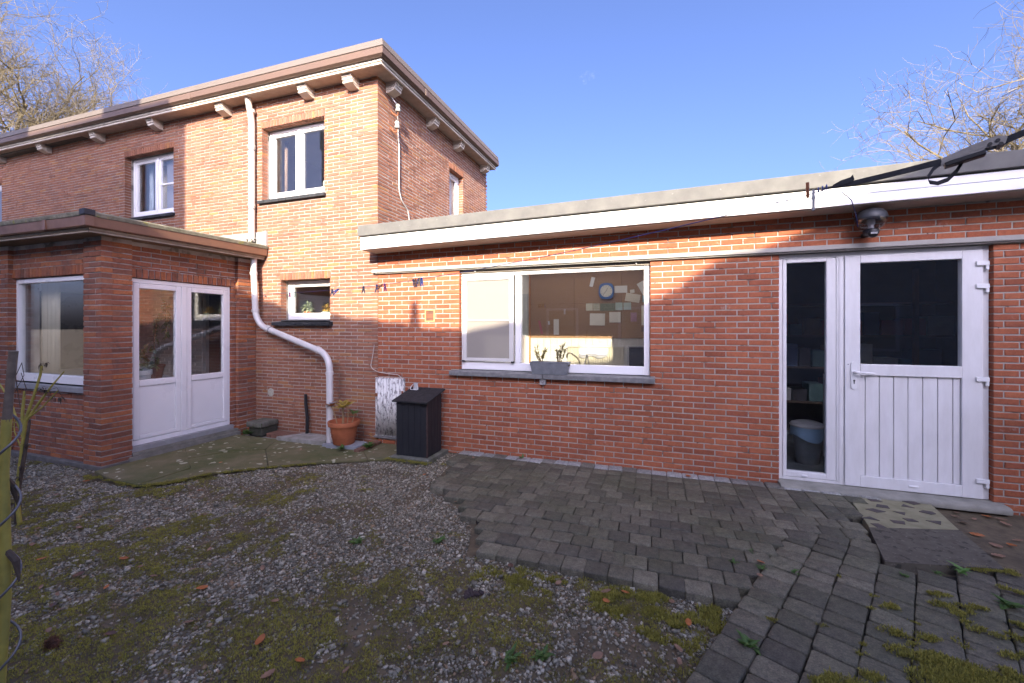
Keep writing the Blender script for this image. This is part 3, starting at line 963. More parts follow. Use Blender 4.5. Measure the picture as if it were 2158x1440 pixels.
# whitewashed bricks of the old outside wall inside the porch
IW = FRONT(D - 0.01)
m1 = MB(); wall_mass(m1, IW, -9.0, -6.12, 0.0, 2.58, [(-7.05, -6.25, 0.1, 2.15)], d1=0.12)
iwall = m1.build('inner_wall', mk('whitewash', (0.66, 0.66, 0.60), 0.9, 0.1), porch)
B = Bricks()
B.courses(IW, -9.0, -6.12, 0.0, 2.58, 0.0608, 0.215, [(-7.05, -6.25, 0.1, 2.15)], jit=0.002)
B.build(iwall, BR_WHITE, keep=0)
m1 = MB(); m1.box(-9.0, -8.9, 3.2, D, 0, 2.58)
m1.build('inner_wall', PLASTER, porch)
m1 = MB(); m1.box(-9.0, -6.1, 3.19, D, 0.02, 0.08)
m1.build('porch_floor', WOODF, porch)
m1 = MB(); m1.box(-9.1, -6.0, 3.0, D - 0.02, 2.52, 2.575)
m1.build('porch_ceiling', PLASTER, porch)
m1 = MB(); m1.box(-7.05, -6.25, 4.86, 4.90, 0.1, 2.15)
idoor = m1.build('inner_door', mk('dark_inner_door', (0.05, 0.045, 0.05), 0.35), porch)
m1 = MB(); IW.ring(m1, -7.05, -6.25, 0.1, 2.15, 0.07, 0.02, 0.07)
m1.build('door_frame', mk('pale_door', (0.6, 0.62, 0.58), 0.5), idoor)

# porch roof
m1 = MB(); cornice(m1, PX, PY, -9.4, D - 0.02, [(-0.10, 2.570), (0.19, 2.570), (0.19, 2.605), (-0.10, 2.605)], 0.010, 0.012)
m1.build('soffit', mk('brown_soffit', (0.26, 0.19, 0.125), 0.8, 0.3, 12, bump=0.4), porch, recalc=True)
m1 = MB(); cornice(m1, PX, PY, -9.4, D - 0.02, [(0.165, 2.560), (0.195, 2.560), (0.195, 2.572), (0.180, 2.576), (0.200, 2.590), (0.200, 2.606), (0.165, 2.606)], 0.010, 0.012)
m1.build('cream_moulding', mk('dull_cream', (0.42, 0.36, 0.28), 0.7, 0.3, 10), porch, recalc=True)
m1 = MB(); cornice(m1, PX, PY, -9.4, D - 0.02, [(0.17, 2.608), (0.235, 2.608), (0.245, 2.620), (0.255, 2.715), (0.17, 2.715)], 0.010, 0.012)
pg = m1.build('gutter', BROWN_P, porch, recalc=True)
m1 = MB(); cornice(m1, PX, PY, -9.4, D - 0.02, [(0.10, 2.717), (0.262, 2.717), (0.268, 2.755), (0.24, 2.774), (0.10, 2.770)], 0.010, 0.012)
m1.build('roof_edge', MOSSY_EDGE, porch, recalc=True)
m1 = MB(); m1.box(-9.4, PX + 0.12, PY - 0.1, D - 0.012, 2.66, 2.73)
m1.build('roof', FELT, porch)
for x in (-6.35, -7.9):
    m1 = MB(); m1.box(x - 0.03, x + 0.03, PY - 0.262, PY - 0.2, 2.616, 2.725)
    m1.build('joint_cover', BROWN_P, pg, bevel=0.003)
m1 = MB(); m1.box(PX + 0.185, PX + 0.262, PY - 0.262, PY - 0.185, 2.612, 2.722)
m1.build('joint_cover', BROWN_P, pg, bevel=0.004)
m1 = MB(); m1.box(PX + 0.18, PX + 0.275, PY - 0.275, PY - 0.18, 2.722, 2.785)
m1.build('corner_cap', mk('black_corner_cap', (0.02, 0.02, 0.025), 0.5), porch, bevel=0.006)
# lead flashing where the porch roof meets the house
LEAD = mk('lead_flashing', (0.36, 0.35, 0.34), 0.6, 0.2, 10)
m1 = MB(); PF.box(m1, -9.2, -5.64, 2.93, 3.01, -0.018, 0.003); PF.box(m1, -9.2, -5.66, 2.775, 2.93, -0.026, 0.003); PF.box(m1, -5.66, -5.625, 2.76, 3.02, -0.03, 0.004)
m1.build('flashing', LEAD, porch, bevel=0.003)

# porch window
m1 = MB(); PFi.ring(m1, P_WIN[0] + 0.02, P_WIN[1] - 0.01, P_WIN[2] + 0.004, P_WIN[3] - 0.004, 0.06, 0.03, 0.10, tb=0.10, tt=0.055)
pwin = m1.build('window', PVC, porch, bevel=0.005)
m1 = MB(); PFi.box(m1, P_WIN[0] + 0.08, P_WIN[1] - 0.07, P_WIN[2] + 0.105, P_WIN[3] - 0.06, 0.06, 0.075)
m1.build('pane', GL, pwin)
m1 = MB(); PFi.box(m1, -7.80, -6.19, 0.790, 0.858, -0.04, 0.12)
m1.build('stone_sill', mk('grey_sill', (0.33, 0.33, 0.33), 0.8, 0.2, 8), pwin, bevel=0.004)

# double doors
m1 = MB(); PSi.ring(m1, 3.18, 4.430, 0.125, 2.138, 0.05, 0.02, 0.09, tb=0.06, tr=0.035)
PSi.box(m1, 3.765, 3.83, 0.186, 2.087, 0.010, 0.08)
pdoor = m1.build('double_door', PVC, porch, bevel=0.004)
for a, b in ((3.232, 3.763), (3.832, 4.393)):
    m1 = MB(); PSi.ring(m1, a, b, 0.19, 2.085, 0.062, 0.016, 0.07, tb=0.05)
    PSi.box(m1, a + 0.062, b - 0.062, 0.830, 0.905, 0.016, 0.07)
    m1.build('door_leaf', PVC, pdoor, bevel=0.006)
    m1 = MB(); PSi.box(m1, a + 0.062, b - 0.062, 0.906, 2.022, 0.035, 0.05)
    m1.build('pane', GL, pdoor)
    m1 = MB(); PSi.box(m1, a + 0.066, b - 0.066, 0.244, 0.826, 0.030, 0.05)
    m1.build('panel', PVC, pdoor, bevel=0.004)
m1 = MB(); PSi.box(m1, 3.19, 4.45, 0.060, 0.124, -0.035, 0.08)
m1.build('door_sill', mk('grey_sill', (0.33, 0.33, 0.33), 0.8), pdoor, bevel=0.004)
m1 = MB(); PSi.box(m1, 3.19, 4.52, 0.018, 0.058, -0.05, 0.08); PSi.box(m1, 3.15, 4.54, -0.06, 0.016, -0.06, 0.08)
m1.build('door_step', CONCRETE, pdoor, bevel=0.005)
# plinth of the pillar
PLINTH = mk('rendered_plinth', (0.17, 0.155, 0.14), 0.95, 0.4, 14, (0.10, 0.095, 0.08), bump=0.8)
m1 = MB(); m1.box(-6.2, PX + 0.008, PY - 0.008, 3.19, -0.1, -0.005)
m1.box(-9.2, -6.202, PY - 0.006, 3.0, -0.1, -0.01)
m1.build('plinth', PLINTH, porch, bevel=0.01)

# ================================================================== NEIGHBOURS behind the yard (they throw its shade and show in the panes)
m_, n, l, b, out = nt('neighbour_brick')
g = n.new('ShaderNodeNewGeometry')
sep = n.new('ShaderNodeSeparateXYZ'); l.new(g.outputs['Position'], sep.inputs[0])
cmb = n.new('ShaderNodeCombineXYZ')
ad = n.new('ShaderNodeMath'); ad.operation = 'ADD'
l.new(sep.outputs[0], ad.inputs[0]); l.new(sep.outputs[1], ad.inputs[1])
l.new(ad.outputs[0], cmb.inputs[0]); l.new(sep.outputs[2], cmb.inputs[1])
bt = n.new('ShaderNodeTexBrick')
bt.inputs['Scale'].default_value = 1.0
bt.inputs['Brick Width'].default_value = 0.21
bt.inputs['Row Height'].default_value = 0.062
bt.inputs['Mortar Size'].default_value = 0.006
bt.inputs['Color1'].default_value = (0.66, 0.61, 0.54, 1)
bt.inputs['Color2'].default_value = (0.60, 0.55, 0.48, 1)
bt.inputs['Mortar'].default_value = (0.48, 0.45, 0.40, 1)
l.new(cmb.outputs[0], bt.inputs['Vector'])
l.new(bt.outputs['Color'], b.inputs['Base Color'])
b.inputs['Roughness'].default_value = 0.9
NB = m_
ROOFT = mk('neighbour_roof', (0.10, 0.06, 0.05), 0.8, 0.3, 4)
YC = -4.2
def xz_prism(mb, poly, y0, y1):
    n_ = len(poly)
    mb.add([(x, y0, z) for x, z in poly] + [(x, y1, z) for x, z in poly],
           [tuple(range(n_)), tuple(range(2 * n_ - 1, n_ - 1, -1))] + [(i, n_ + i, n_ + (i + 1) % n_, (i + 1) % n_) for i in range(n_)])
def back_window(parent, x0, x1, z0, z1):
    mb = MB()
    Plane((0, YC, 0), (-1, 0, 0), (0, 1, 0)).ring(mb, -x1, -x0, z0, z1, 0.08, -0.03, 0.02)
    w = mb.build('window', PVC, parent)
    mb = MB(); mb.box(x0 + 0.08, x1 - 0.08, YC - 0.004, YC + 0.012, z0 + 0.08, z1 - 0.08)
    mb.build('pane', GL, w)

t1 = thing('neighbour_house', 'tall brick neighbour house across the yard, mirrored in the window panes', 'house', (-10, -7, -0.07))
m1 = MB(); m1.box(-13.5, -4.76, -9, YC, -0.2, 9.12)
m1.build('wall', NB, t1)
m1 = MB(); m1.box(-13.6, -8.75, -9.1, YC + 0.001, 9.125, 9.9)
m1.build('attic', NB, t1)
m1 = MB(); m1.box(-6.2, -5.45, YC - 0.9, YC - 0.05, 9.125, 10.4)
m1.build('chimney', NB, t1)
for x in (-12.5, -9.6, -7.0):
    back_window(t1, x, x + 1.2, 0.9, 2.3); back_window(t1, x, x + 1.2, 4.0, 5.4)

t2 = thing('neighbour_cottage', 'lower brick neighbour cottage with sloping roof edge across the yard', 'house', (0, -7, -0.07))
m1 = MB()
xz_prism(m1, [(-4.755, -0.2), (11.0, -0.2), (11.0, 8.2), (4.75, 6.84), (4.08, 6.56), (3.52, 6.31), (3.25, 6.23), (3.13, 6.11), (2.82, 5.93), (2.62, 5.89), (1.2, 5.70), (0.31, 5.54), (-0.95, 5.69), (-1.74, 5.76), (-2.56, 5.88), (-3.12, 6.02), (-4.755, 6.35)], -8.5, YC)
m1.build('wall', NB, t2, recalc=True)
m1 = MB(); m1.lathe((-0.30, YC - 0.14, 5.5), [(0.10, 0), (0.10, 0.16), (0.062, 0.32), (0.05, 0.46), (0.06, 0.47), (0.06, 0.49)], 14)
m1.build('chimney_pot', TERRA, t2, smooth=40)
for x in (-3.6, -1.2, 2.4, 5.0):
    back_window(t2, x, x + 1.1, 0.9, 2.2); back_window(t2, x, x + 1.1, 3.6, 4.7)
# ragged tiles and leaves along the neighbour's roof edge, which make the shadow's frayed line
m1 = MB()
for i in range(46):
    x = -3.1 + i * 0.12
    if -0.5 < x < -0.1: continue
    zt = np.interp(x, [-3.12, -2.56, -1.74, -0.95, 0.31, 1.2, 2.62], [6.02, 5.88, 5.76, 5.69, 5.54, 5.70, 5.89])
    m1.box(x, x + 0.10, YC - 0.3, YC - 0.02, zt - 0.03, zt + random.uniform(0.005, 0.05))
m1.build('ridge_tiles', ROOFT, t2)

iv = thing('ivy_clump', 'ivy clump on the roof edge of the neighbour cottage', 'ivy', (3.0, YC - 0.1, 6.0))
m1 = MB()
for i in range(500):
    x = random.uniform(2.55, 3.6)
    zt = np.interp(x, [2.62, 2.82, 3.13, 3.25, 3.52], [5.89, 5.93, 6.11, 6.23, 6.31])
    p = Vector((x, YC - 0.1 + random.uniform(-0.1, 0.1), zt + random.random() ** 2 * 0.10 - 0.03))
    a, bq = Vector((random.uniform(-1, 1), random.uniform(-1, 1), random.uniform(-1, 1))).normalized() * 0.03, Vector((random.uniform(-1, 1), random.uniform(-1, 1), random.uniform(-1, 1))).normalized() * 0.03
    m1.add([p - a, p + bq, p + a, p - bq], [(0, 1, 2, 3)])
m1.build('foliage', mk('ivy_leaf', (0.04, 0.07, 0.02), 0.5), iv)
m1 = MB(); m1.tube([(3.0, YC + 0.02, 5.7), (3.05, YC - 0.03, 6.1), (3.2, YC - 0.08, 6.25)], 0.012, 6)
m1.build('stem', BARK, iv)

# ================================================================== TERRACE, PAVING, PATH
m_, n, l, b, out = nt('mossy_terrace_concrete')
g = n.new('ShaderNodeNewGeometry'); pos = g.outputs['Position']
c = mixc(n, l, ramp(n, l, ntex(n, l, pos, 1.7, 6, 0.65), [(0.38, 0.0), (0.62, 1.0)]), (0.19, 0.155, 0.085), (0.075, 0.088, 0.026))
c = mixc(n, l, ramp(n, l, ntex(n, l, pos, 7, 5, 0.7), [(0.4, 0.0), (0.65, 0.8)]), c, (0.12, 0.112, 0.042))
vo = n.new('ShaderNodeTexVoronoi'); vo.inputs['Scale'].default_value = 11.0
mp = n.new('ShaderNodeMapping'); mp.inputs['Scale'].default_value = (1, 1.3, 1)
wv = n.new('ShaderNodeVectorMath'); wv.operation = 'ADD'
nz = n.new('ShaderNodeTexNoise'); nz.inputs['Scale'].default_value = 14; l.new(pos, nz.inputs[0])
nsc = n.new('ShaderNodeVectorMath'); nsc.operation = 'SCALE'; nsc.inputs['Scale'].default_value = 0.10
l.new(nz.outputs['Color'], nsc.inputs[0]); l.new(pos, wv.inputs[0]); l.new(nsc.outputs[0], wv.inputs[1])
l.new(wv.outputs[0], mp.inputs[0]); l.new(mp.outputs[0], vo.inputs['Vector'])
sx_ = n.new('ShaderNodeSeparateColor'); l.new(vo.outputs['Color'], sx_.inputs[0])
rad_ = n.new('ShaderNodeMath'); rad_.operation = 'MULTIPLY_ADD'; rad_.inputs[1].default_value = 0.75; rad_.inputs[2].default_value = -0.27
l.new(sx_.outputs[0], rad_.inputs[0])
df_ = n.new('ShaderNodeMath'); df_.operation = 'SUBTRACT'; l.new(rad_.outputs[0], df_.inputs[0]); l.new(vo.outputs['Distance'], df_.inputs[1])
sp = ramp(n, l, df_.outputs[0], [(0.0, 0.0), (0.06, 1.0)])
sel = ramp(n, l, ntex(n, l, pos, 2.6, 3, 0.5), [(0.40, 0.0), (0.52, 0.9)])
mu = n.new('ShaderNodeMath'); mu.operation = 'MULTIPLY'; l.new(sp, mu.inputs[0]); l.new(sel, mu.inputs[1])
c = mixc(n, l, mu.outputs[0], c, (0.42, 0.41, 0.29))
l.new(c, b.inputs['Base Color']); b.inputs['Roughness'].default_value = 0.95
bumpn(n, l, b, ntex(n, l, pos, 60, 6, 0.7), 0.9, 0.008)
TERRACE = m_

terr = MB(); terr.prism([(-5.75, 2.86), (-2.95, 4.40), (-2.95, 4.79), (-5.75, 4.79)], -0.16, -0.045)
terrace = tag(terr.build('terrace', CONCRETE), 'mossy concrete terrace in front of the porch doors', kind='structure')
for poly in ([(-5.79, 2.80), (-5.35, 2.72), (-4.90, 2.70), (-4.92, 3.22), (-5.79, 3.72)],
             [(-4.895, 2.70), (-4.70, 2.86), (-4.58, 3.18), (-4.16, 3.55), (-4.75, 4.02), (-5.10, 3.86), (-5.30, 3.43), (-4.915, 3.225)],
             [(-5.79, 3.725), (-5.305, 3.435), (-5.105, 3.865), (-4.755, 4.025), (-5.0, 4.43), (-5.79, 4.44)],
             [(-4.155, 3.555), (-3.62, 3.93), (-3.25, 4.12), (-3.55, 4.40), (-4.05, 4.33), (-4.745, 4.02)],
             [(-4.75, 4.03), (-4.06, 4.335), (-4.16, 4.40), (-4.99, 4.40)],
             [(-3.245, 4.125), (-2.98, 4.25), (-3.08, 4.78), (-3.55, 4.78), (-3.545, 4.405)]):
    m1 = MB(); m1.prism(poly, -0.05, -0.018 + random.uniform(-0.006, 0.004))
    m1.build('concrete_slab', TERRACE, terrace, bevel=0.006)
PALE = mk('pale_worn_slab', (0.36, 0.35, 0.32), 0.85, 0.3, 10, (0.22, 0.21, 0.17), bump=0.5)
REDP = mk('worn_red_paver', (0.23, 0.10, 0.065), 0.9, 0.4, 10, (0.13, 0.075, 0.05), bump=0.6)
m1 = MB(); m1.prism([(-5.02, 4.42), (-4.18, 4.42), (-4.22, 4.70), (-4.80, 4.72)], -0.05, 0.026)
m1.build('pale_slab', PALE, terrace, bevel=0.006)
m1 = MB(); m1.prism([(-4.16, 4.36), (-3.62, 4.38), (-3.66, 4.64), (-4.10, 4.66)], -0.05, 0.020)
m1.build('pale_slab', mk('blue_grey_slab', (0.30, 0.315, 0.34), 0.7, 0.2, 9), terrace, bevel=0.006)
for i in range(5):
    a = -5.36 + i * 0.088
    m1 = MB(); m1.prism([(a, 4.55), (a + 0.08, 4.55), (a + 0.082, 4.74), (a + 0.002, 4.74)], -0.05, 0.008 + random.uniform(0, 0.006))
    m1.build('red_paver', REDP, terrace, bevel=0.005)
for i in range(4):
    a = 4.30 + i * 0.115
    m1 = MB(); m1.prism([(-3.60, a), (-3.52, a), (-3.52, a + 0.10), (-3.60, a + 0.10)], -0.05, 0.016 + random.uniform(0, 0.006))
    m1.build('red_paver', REDP, terrace, bevel=0.005)

# --- pavers
m_, n, l, b, out = nt('charcoal_paver')
g = n.new('ShaderNodeNewGeometry'); pos = g.outputs['Position']
a = n.new('ShaderNodeAttribute'); a.attribute_name = 'tint'
oi = n.new('ShaderNodeObjectInfo')
c = ramp(n, l, oi.outputs['Random'], [(0.0, (0.072, 0.066, 0.047)), (0.4, (0.108, 0.098, 0.067)), (0.75, (0.135, 0.122, 0.083)), (1.0, (0.17, 0.155, 0.105))])
c = mixc(n, l, ramp(n, l, ntex(n, l, pos, 1.6, 5, 0.6), [(0.42, 0.0), (0.68, 0.7)]), c, (0.085, 0.088, 0.045))
c = mixc(n, l, a.outputs['Fac'], c, (0.36, 0.36, 0.33))
c = mixc(n, l, ramp(n, l, ntex(n, l, pos, 9, 6, 0.75), [(0.60, 0.0), (0.78, 0.55)]), c, (0.15, 0.148, 0.135))
c = mixc(n, l, 1.0, c, ramp(n, l, ntex(n, l, pos, 130, 3, 0.6), [(0.3, 0.6), (0.7, 1.35)]), 'MULTIPLY')
c = mixc(n, l, 1.0, c, ramp(n, l, ntex(n, l, pos, 26, 5, 0.75), [(0.32, 0.62), (0.68, 1.38)]), 'MULTIPLY')
l.new(c, b.inputs['Base Color']); b.inputs['Roughness'].default_value = 0.72
bumpn(n, l, b, ntex(n, l, pos, 160, 4, 0.7), 0.9, 0.004)
PAVER = m_

def paver_mesh(lx, ly, tint=0.0, jit=0.004, hgt=0.075):
    """one tumbled concrete paver with rounded arrises"""
    mb = MB(); mb.tint = tint
    rings = []
    for z, ins in ((-hgt, 0.0), (-0.007, 0.0), (-0.002, 0.0025), (0.0, 0.007)):
        ring = []
        cr = 0.009
        for sx, sy in ((-1, -1), (1, -1), (1, 1), (-1, 1)):
            X, Y = sx * (lx / 2 - ins), sy * (ly / 2 - ins)
            A, Bq = (X - sx * cr, Y), (X, Y - sy * cr)
            ring += [A, Bq] if sx * sy < 0 else [Bq, A]
        rings.append([(x + random.uniform(-jit, jit) * 0.5, y + random.uniform(-jit, jit) * 0.5, z + (random.uniform(-0.0015, 0.0015) if z > -0.01 else 0)) for x, y in ring])
    vs = [p for r_ in rings for p in r_]
    fs = []
    for i in range(3):
        for k in range(8):
            k2 = (k + 1) % 8
            fs.append((i * 8 + k, i * 8 + k2, (i + 1) * 8 + k2, (i + 1) * 8 + k))
    fs.append(tuple(range(24, 32)))
    mb.add(vs, fs)
    me = mb.mesh('paver', PAVER, recalc=True)
    me.polygons.foreach_set('use_smooth', [True] * len(me.polygons))
    me.set_sharp_from_angle(angle=R(60))
    return me

m1 = MB()
m1.prism([(-2.1, 3.9), (-1.15, 2.86), (0.45, 2.82), (1.0, 3.75), (1.55, 4.2), (1.6, 4.79), (-2.35, 4.79)], -0.10, -0.035)
patio = tag(m1.build('patio', mk('paving_bed', (0.028, 0.024, 0.018), 0.95, 0.4, 14, bump=0.8)), 'charcoal paver patio along the annex wall', kind='structure')
lb = lambda y: np.interp(y, [2.74, 3.05, 3.33, 3.63, 3.9, 4.6, 4.8], [-1.25, -1.36, -1.62, -2.06, -2.16, -2.30, -2.36])
rb = lambda y: np.interp(y, [2.74, 3.05, 3.40, 3.70, 3.80, 4.16, 4.52, 4.8], [0.50, 0.64, 0.86, 1.12, 1.50, 1.60, 1.70, 2.2])
PMESH = [paver_mesh(0.1485, 0.1485) for _ in range(10)]
PMESH_W = [paver_mesh(0.1465, 0.1465, t_) for t_ in (0.9, 0.7, 0.45, 0.95, 0.6, 0.2)]
for j in range(14):
    yc = 4.705 - j * 0.1505
    if yc < 2.72: break
    if j < 5: off = 0.0
    else: off = (0.0755 if j % 2 else 0.0) + random.uniform(-0.02, 0.02)
    xx = -3.0 + off
    while xx < 2.4:
        if xx - 0.075 > lb(yc) - 0.06 and xx + 0.075 < rb(yc) + 0.02:
            me = random.choice(PMESH_W if (j == 0) else PMESH)
            zz = 0.004 - 0.028 * max(0, (3.4 - yc)) + random.uniform(-0.003, 0.003) - 0.008 * (xx < -1.2)
            o = place('paver', me, patio, (xx + random.uniform(-0.003, 0.003), yc + random.uniform(-0.003, 0.003), zz))
            o.rotation_euler = (random.uniform(-0.012, 0.012), random.uniform(-0.012, 0.012), random.uniform(-0.022, 0.022) + random.choice((0, math.pi / 2, math.pi)))
        xx += 0.1510

E1, E2 = Vector((0.435, 0.9004)), Vector((0.9004, -0.435))
O_ = Vector((0.115, 1.985))
m1 = MB(); m1.prism([(-0.36, 0.9), (3.4, 0.9), (3.4, 3.5), (2.13, 3.52), (1.42, 3.36), (1.45, 3.70), (0.98, 3.70), (0.80, 3.36)], -0.12, -0.045)
path = tag(m1.build('path', MATS['paving_bed']), 'charcoal paver path running diagonally to the garden door', kind='structure')
PM2 = [[paver_mesh(0.170, q, jit=0.006) for _ in range(4)] for q in (0.112, 0.142, 0.168)]
LENS = (0.118, 0.148, 0.174)
def in_path(p):
    x, y = p
    top = np.interp(x, [0.8, 0.98, 1.42, 1.44, 2.13, 2.6, 3.4], [3.50, 3.76, 3.74, 3.44, 3.55, 3.50, 3.5])
    return 0.95 < y < top - 0.05 and x < 3.3
for k in range(22):
    s_ = -2.2 + random.uniform(0, 0.1)
    while s_ < 3.2:
        li = random.choice((0, 1, 1, 2))
        L_ = LENS[li]
        p = O_ + E2 * (0.088 + k * 0.1765 + random.uniform(-0.003, 0.003)) + E1 * (s_ + L_ / 2)
        s_ += L_ + random.uniform(0.001, 0.006)
        if in_path(p) and not (k > 9 and p.y < 1.6):
            o = place('paver', random.choice(PM2[li]), path, (p.x, p.y, -0.006 - 0.02 * max(0, p.x - 1.4) + random.uniform(-0.004, 0.003)))
            o.rotation_euler = (random.uniform(-0.02, 0.02), random.uniform(-0.02, 0.02), -math.atan2(E1.x, E1.y) + random.uniform(-0.02, 0.02))

# --- concrete apron by the door, part set with crazy stones
CRAZY = mk('greenish_cement', (0.27, 0.25, 0.15), 0.95, 0.3, 10, (0.19, 0.18, 0.10), bump=0.7)
APRON = mk('dark_apron_concrete', (0.115, 0.102, 0.072), 0.95, 0.35, 12, (0.08, 0.07, 0.05), bump=1.0, bscale=160, spots=[(18, 0.58, (0.045, 0.042, 0.03)), (40, 0.64, (0.16, 0.14, 0.11))])
m1 = MB(); m1.prism([(1.42, 3.41), (2.10, 3.56), (2.18, 4.13), (1.545, 3.955)], -0.10, 0.004)
apron = tag(m1.build('door_apron', APRON), 'dark concrete apron slab below the garden door', kind='structure')
ap2 = MB(); ap2.prism([(1.555, 3.962), (2.185, 4.135), (2.27, 4.66), (1.66, 4.66)], -0.10, -0.002)
ap2.build('cement_bed', CRAZY, apron, bevel=0.006)
CST = mk('dark_crazy_stone', (0.085, 0.062, 0.05), 0.75, 0.4, 9, (0.045, 0.042, 0.042), bump=0.6)
for i in range(160):
    u, v = random.random(), random.random()
    p = Vector((1.60 + 0.57 * u + 0.07 * v, 4.01 + 0.14 * u + 0.58 * v))
    if i: 
        if min((p - q).length for q in crazy_pts) < 0.118: continue
        crazy_pts.append(p)
    else:
        crazy_pts = [p]
    nn = random.choice((3, 4, 4, 5))
    ph = random.uniform(0, 6.3)
    poly = [(p.x + random.uniform(0.035, 0.075) * math.cos(ph + 6.283 * q / nn), p.y + random.uniform(0.03, 0.055) * math.sin(ph + 6.283 * q / nn)) for q in range(nn)]
    m1 = MB(); m1.prism(poly, -0.02, 0.0005 + random.uniform(0, 0.002))
    m1.build('stone', CST, apron)

# ================================================================== GRAVEL, MOSS (uncountable)
TERR_POLY = [(-5.9, 2.70), (-4.9, 2.70), (-4.70, 2.86), (-4.58, 3.18), (-4.16, 3.55), (-3.62, 3.93), (-2.98, 4.25), (-2.9, 4.9), (-5.9, 4.9)]
def inside(px, py, poly):
    x, y = np.asarray(px), np.asarray(py)
    r_ = np.zeros(x.shape, bool)
    n_ = len(poly)
    for i in range(n_):
        x1, y1 = poly[i]; x2, y2 = poly[(i + 1) % n_]
        cnd = ((y1 > y) != (y2 > y)) & (x < (x2 - x1) * (y - y1) / (y2 - y1 + 1e-12) + x1)
        r_ ^= cnd
    return r_
def free_ground(x, y):
    ok = ~inside(x, y, TERR_POLY)
    ok &= ~((x > np.interp(y, [2.66, 3.05, 3.33, 3.63, 3.9, 4.6, 4.8], [-1.27, -1.40, -1.64, -2.10, -2.2, -2.33, -2.4])) & (y > 2.68) & (x < 1.7))
    ok &= ~(((x - O_.x) * E2.x + (y - O_.y) * E2.y > -0.01) & (y < 3.6))
    ok &= ~((x < -5.83) & (y > 2.86))
    ok &= ~((x > 1.35) & (x < 2.3) & (y > 3.3))
    ok &= y < 4.78
    return ok
def vnoise(x, y, s, seed):
    """smooth value noise on a lattice, vectorised"""
    r_ = np.random.default_rng(seed).random((64, 64))
    u, v = x * s + 100.3, y * s + 57.1
    i, j = np.floor(u).astype(int), np.floor(v).astype(int)
    fu, fv = u - i, v - j
    fu, fv = fu * fu * (3 - 2 * fu), fv * fv * (3 - 2 * fv)
    g_ = lambda a, b_: r_[a % 64, b_ % 64]
    return (g_(i, j) * (1 - fu) + g_(i + 1, j) * fu) * (1 - fv) + (g_(i, j + 1) * (1 - fu) + g_(i + 1, j + 1) * fu) * fv
def gzv(x, y):
    return np.array([gz(a_, b_) for a_, b_ in zip(x, y)])
def mossmask(x, y):
    f = 0.30 * vnoise(x, y, 1.3, 1) + 0.34 * vnoise(x, y, 4.1, 2) + 0.36 * vnoise(x, y, 12.0, 3)
    # the walked middle strip by the patio is bare gravel, the near and left yard is mossy
    bias = 0.13 * np.clip((2.65 - y) / 1.1, -0.6, 1.0)
    bare = np.exp(-(((x + 1.9) / 1.0) ** 2 + ((y - 2.9) / 0.55) ** 2)) * 0.13
    bare += np.exp(-(((x + 6.2) / 1.0) ** 2 + ((y - 2.5) / 0.5) ** 2)) * 0.10
    return f + bias - bare

def raw_mesh(name, V, F, tint, mat, k):
    """V (n,3), F (m,k) numpy"""
    me = bpy.data.meshes.new(name)
    me.vertices.add(len(V)); me.vertices.foreach_set('co', V.astype(np.float32).ravel())
    me.loops.add(F.size); me.loops.foreach_set('vertex_index', F.astype(np.int32).ravel())
    me.polygons.add(len(F)); me.polygons.foreach_set('loop_start', np.arange(0, F.size, k, dtype=np.int32))
    me.materials.append(mat)
    at = me.attributes.new('tint', 'FLOAT', 'POINT'); at.data.foreach_set('value', tint.astype(np.float32))
    me.update(calc_edges=True)
    me.validate()
    return me

m_, n, l, b, out = nt('gravel_stone')
a = n.new('ShaderNodeAttribute'); a.attribute_name = 'tint'
g = n.new('ShaderNodeNewGeometry')
c = ramp(n, l, a.outputs['Fac'], [(0.0, (0.095, 0.088, 0.062)), (0.35, (0.20, 0.184, 0.134)), (0.7, (0.33, 0.305, 0.225)), (0.87, (0.54, 0.50, 0.39)), (0.91, (0.30, 0.21, 0.115)), (1.0, (0.21, 0.14, 0.08))])
c = mixc(n, l, 1.0, c, ramp(n, l, ntex(n, l, g.outputs['Position'], 70, 3), [(0.3, 0.7), (0.7, 1.2)]), 'MULTIPLY')
l.new(c, b.inputs['Base Color']); b.inputs['Roughness'].default_value = 0.62
GRAV = m_

NS = 210000
x = rng.uniform(-7.6, 1.0, NS); y = rng.uniform(0.75, 4.75, NS)
keep = free_ground(x, y)
d_ = np.stack([x, y], 1)
w_ = -x * math.sin(YAW) + y * math.cos(YAW)
keep &= w_ > 0.4
x, y = x[keep], y[keep]
mm = mossmask(x, y)
keep = rng.random(len(x)) < np.clip(1.15 - (mm - 0.50) * 5.0, 0.30, 1.0)
soilp = (vnoise(x, y, 2.0, 9) + 0.5 * vnoise(x, y, 6.0, 10)) / 1.5
keep &= ~((soilp > 0.66) & (rng.random(len(x)) < 0.7))
x, y = x[keep], y[keep]
N = len(x)
sz = np.clip(rng.lognormal(math.log(0.0062), 0.38, N), 0.003, 0.02)
base = np.array([(-1, -1, -1), (1, -1, -1), (1, 1, -1), (-1, 1, -1), (-1, -1, 1), (1, -1, 1), (1, 1, 1), (-1, 1, 1)], float) * 0.75
V = np.repeat(base[None], N, 0) * rng.uniform(0.55, 1.25, (N, 8, 3))
V *= np.stack([rng.uniform(0.8, 1.45, N), rng.uniform(0.7, 1.1, N), rng.uniform(0.45, 0.85, N)], 1)[:, None, :]
V *= sz[:, None, None]
th = rng.uniform(0, 6.283, N); tx = rng.normal(0, 0.45, N)
ct, st = np.cos(tx)[:, None], np.sin(tx)[:, None]
vy, vz = V[:, :, 1] * ct - V[:, :, 2] * st, V[:, :, 1] * st + V[:, :, 2] * ct
ct, st = np.cos(th)[:, None], np.sin(th)[:, None]
vx2, vy2 = V[:, :, 0] * ct - vy * st, V[:, :, 0] * st + vy * ct
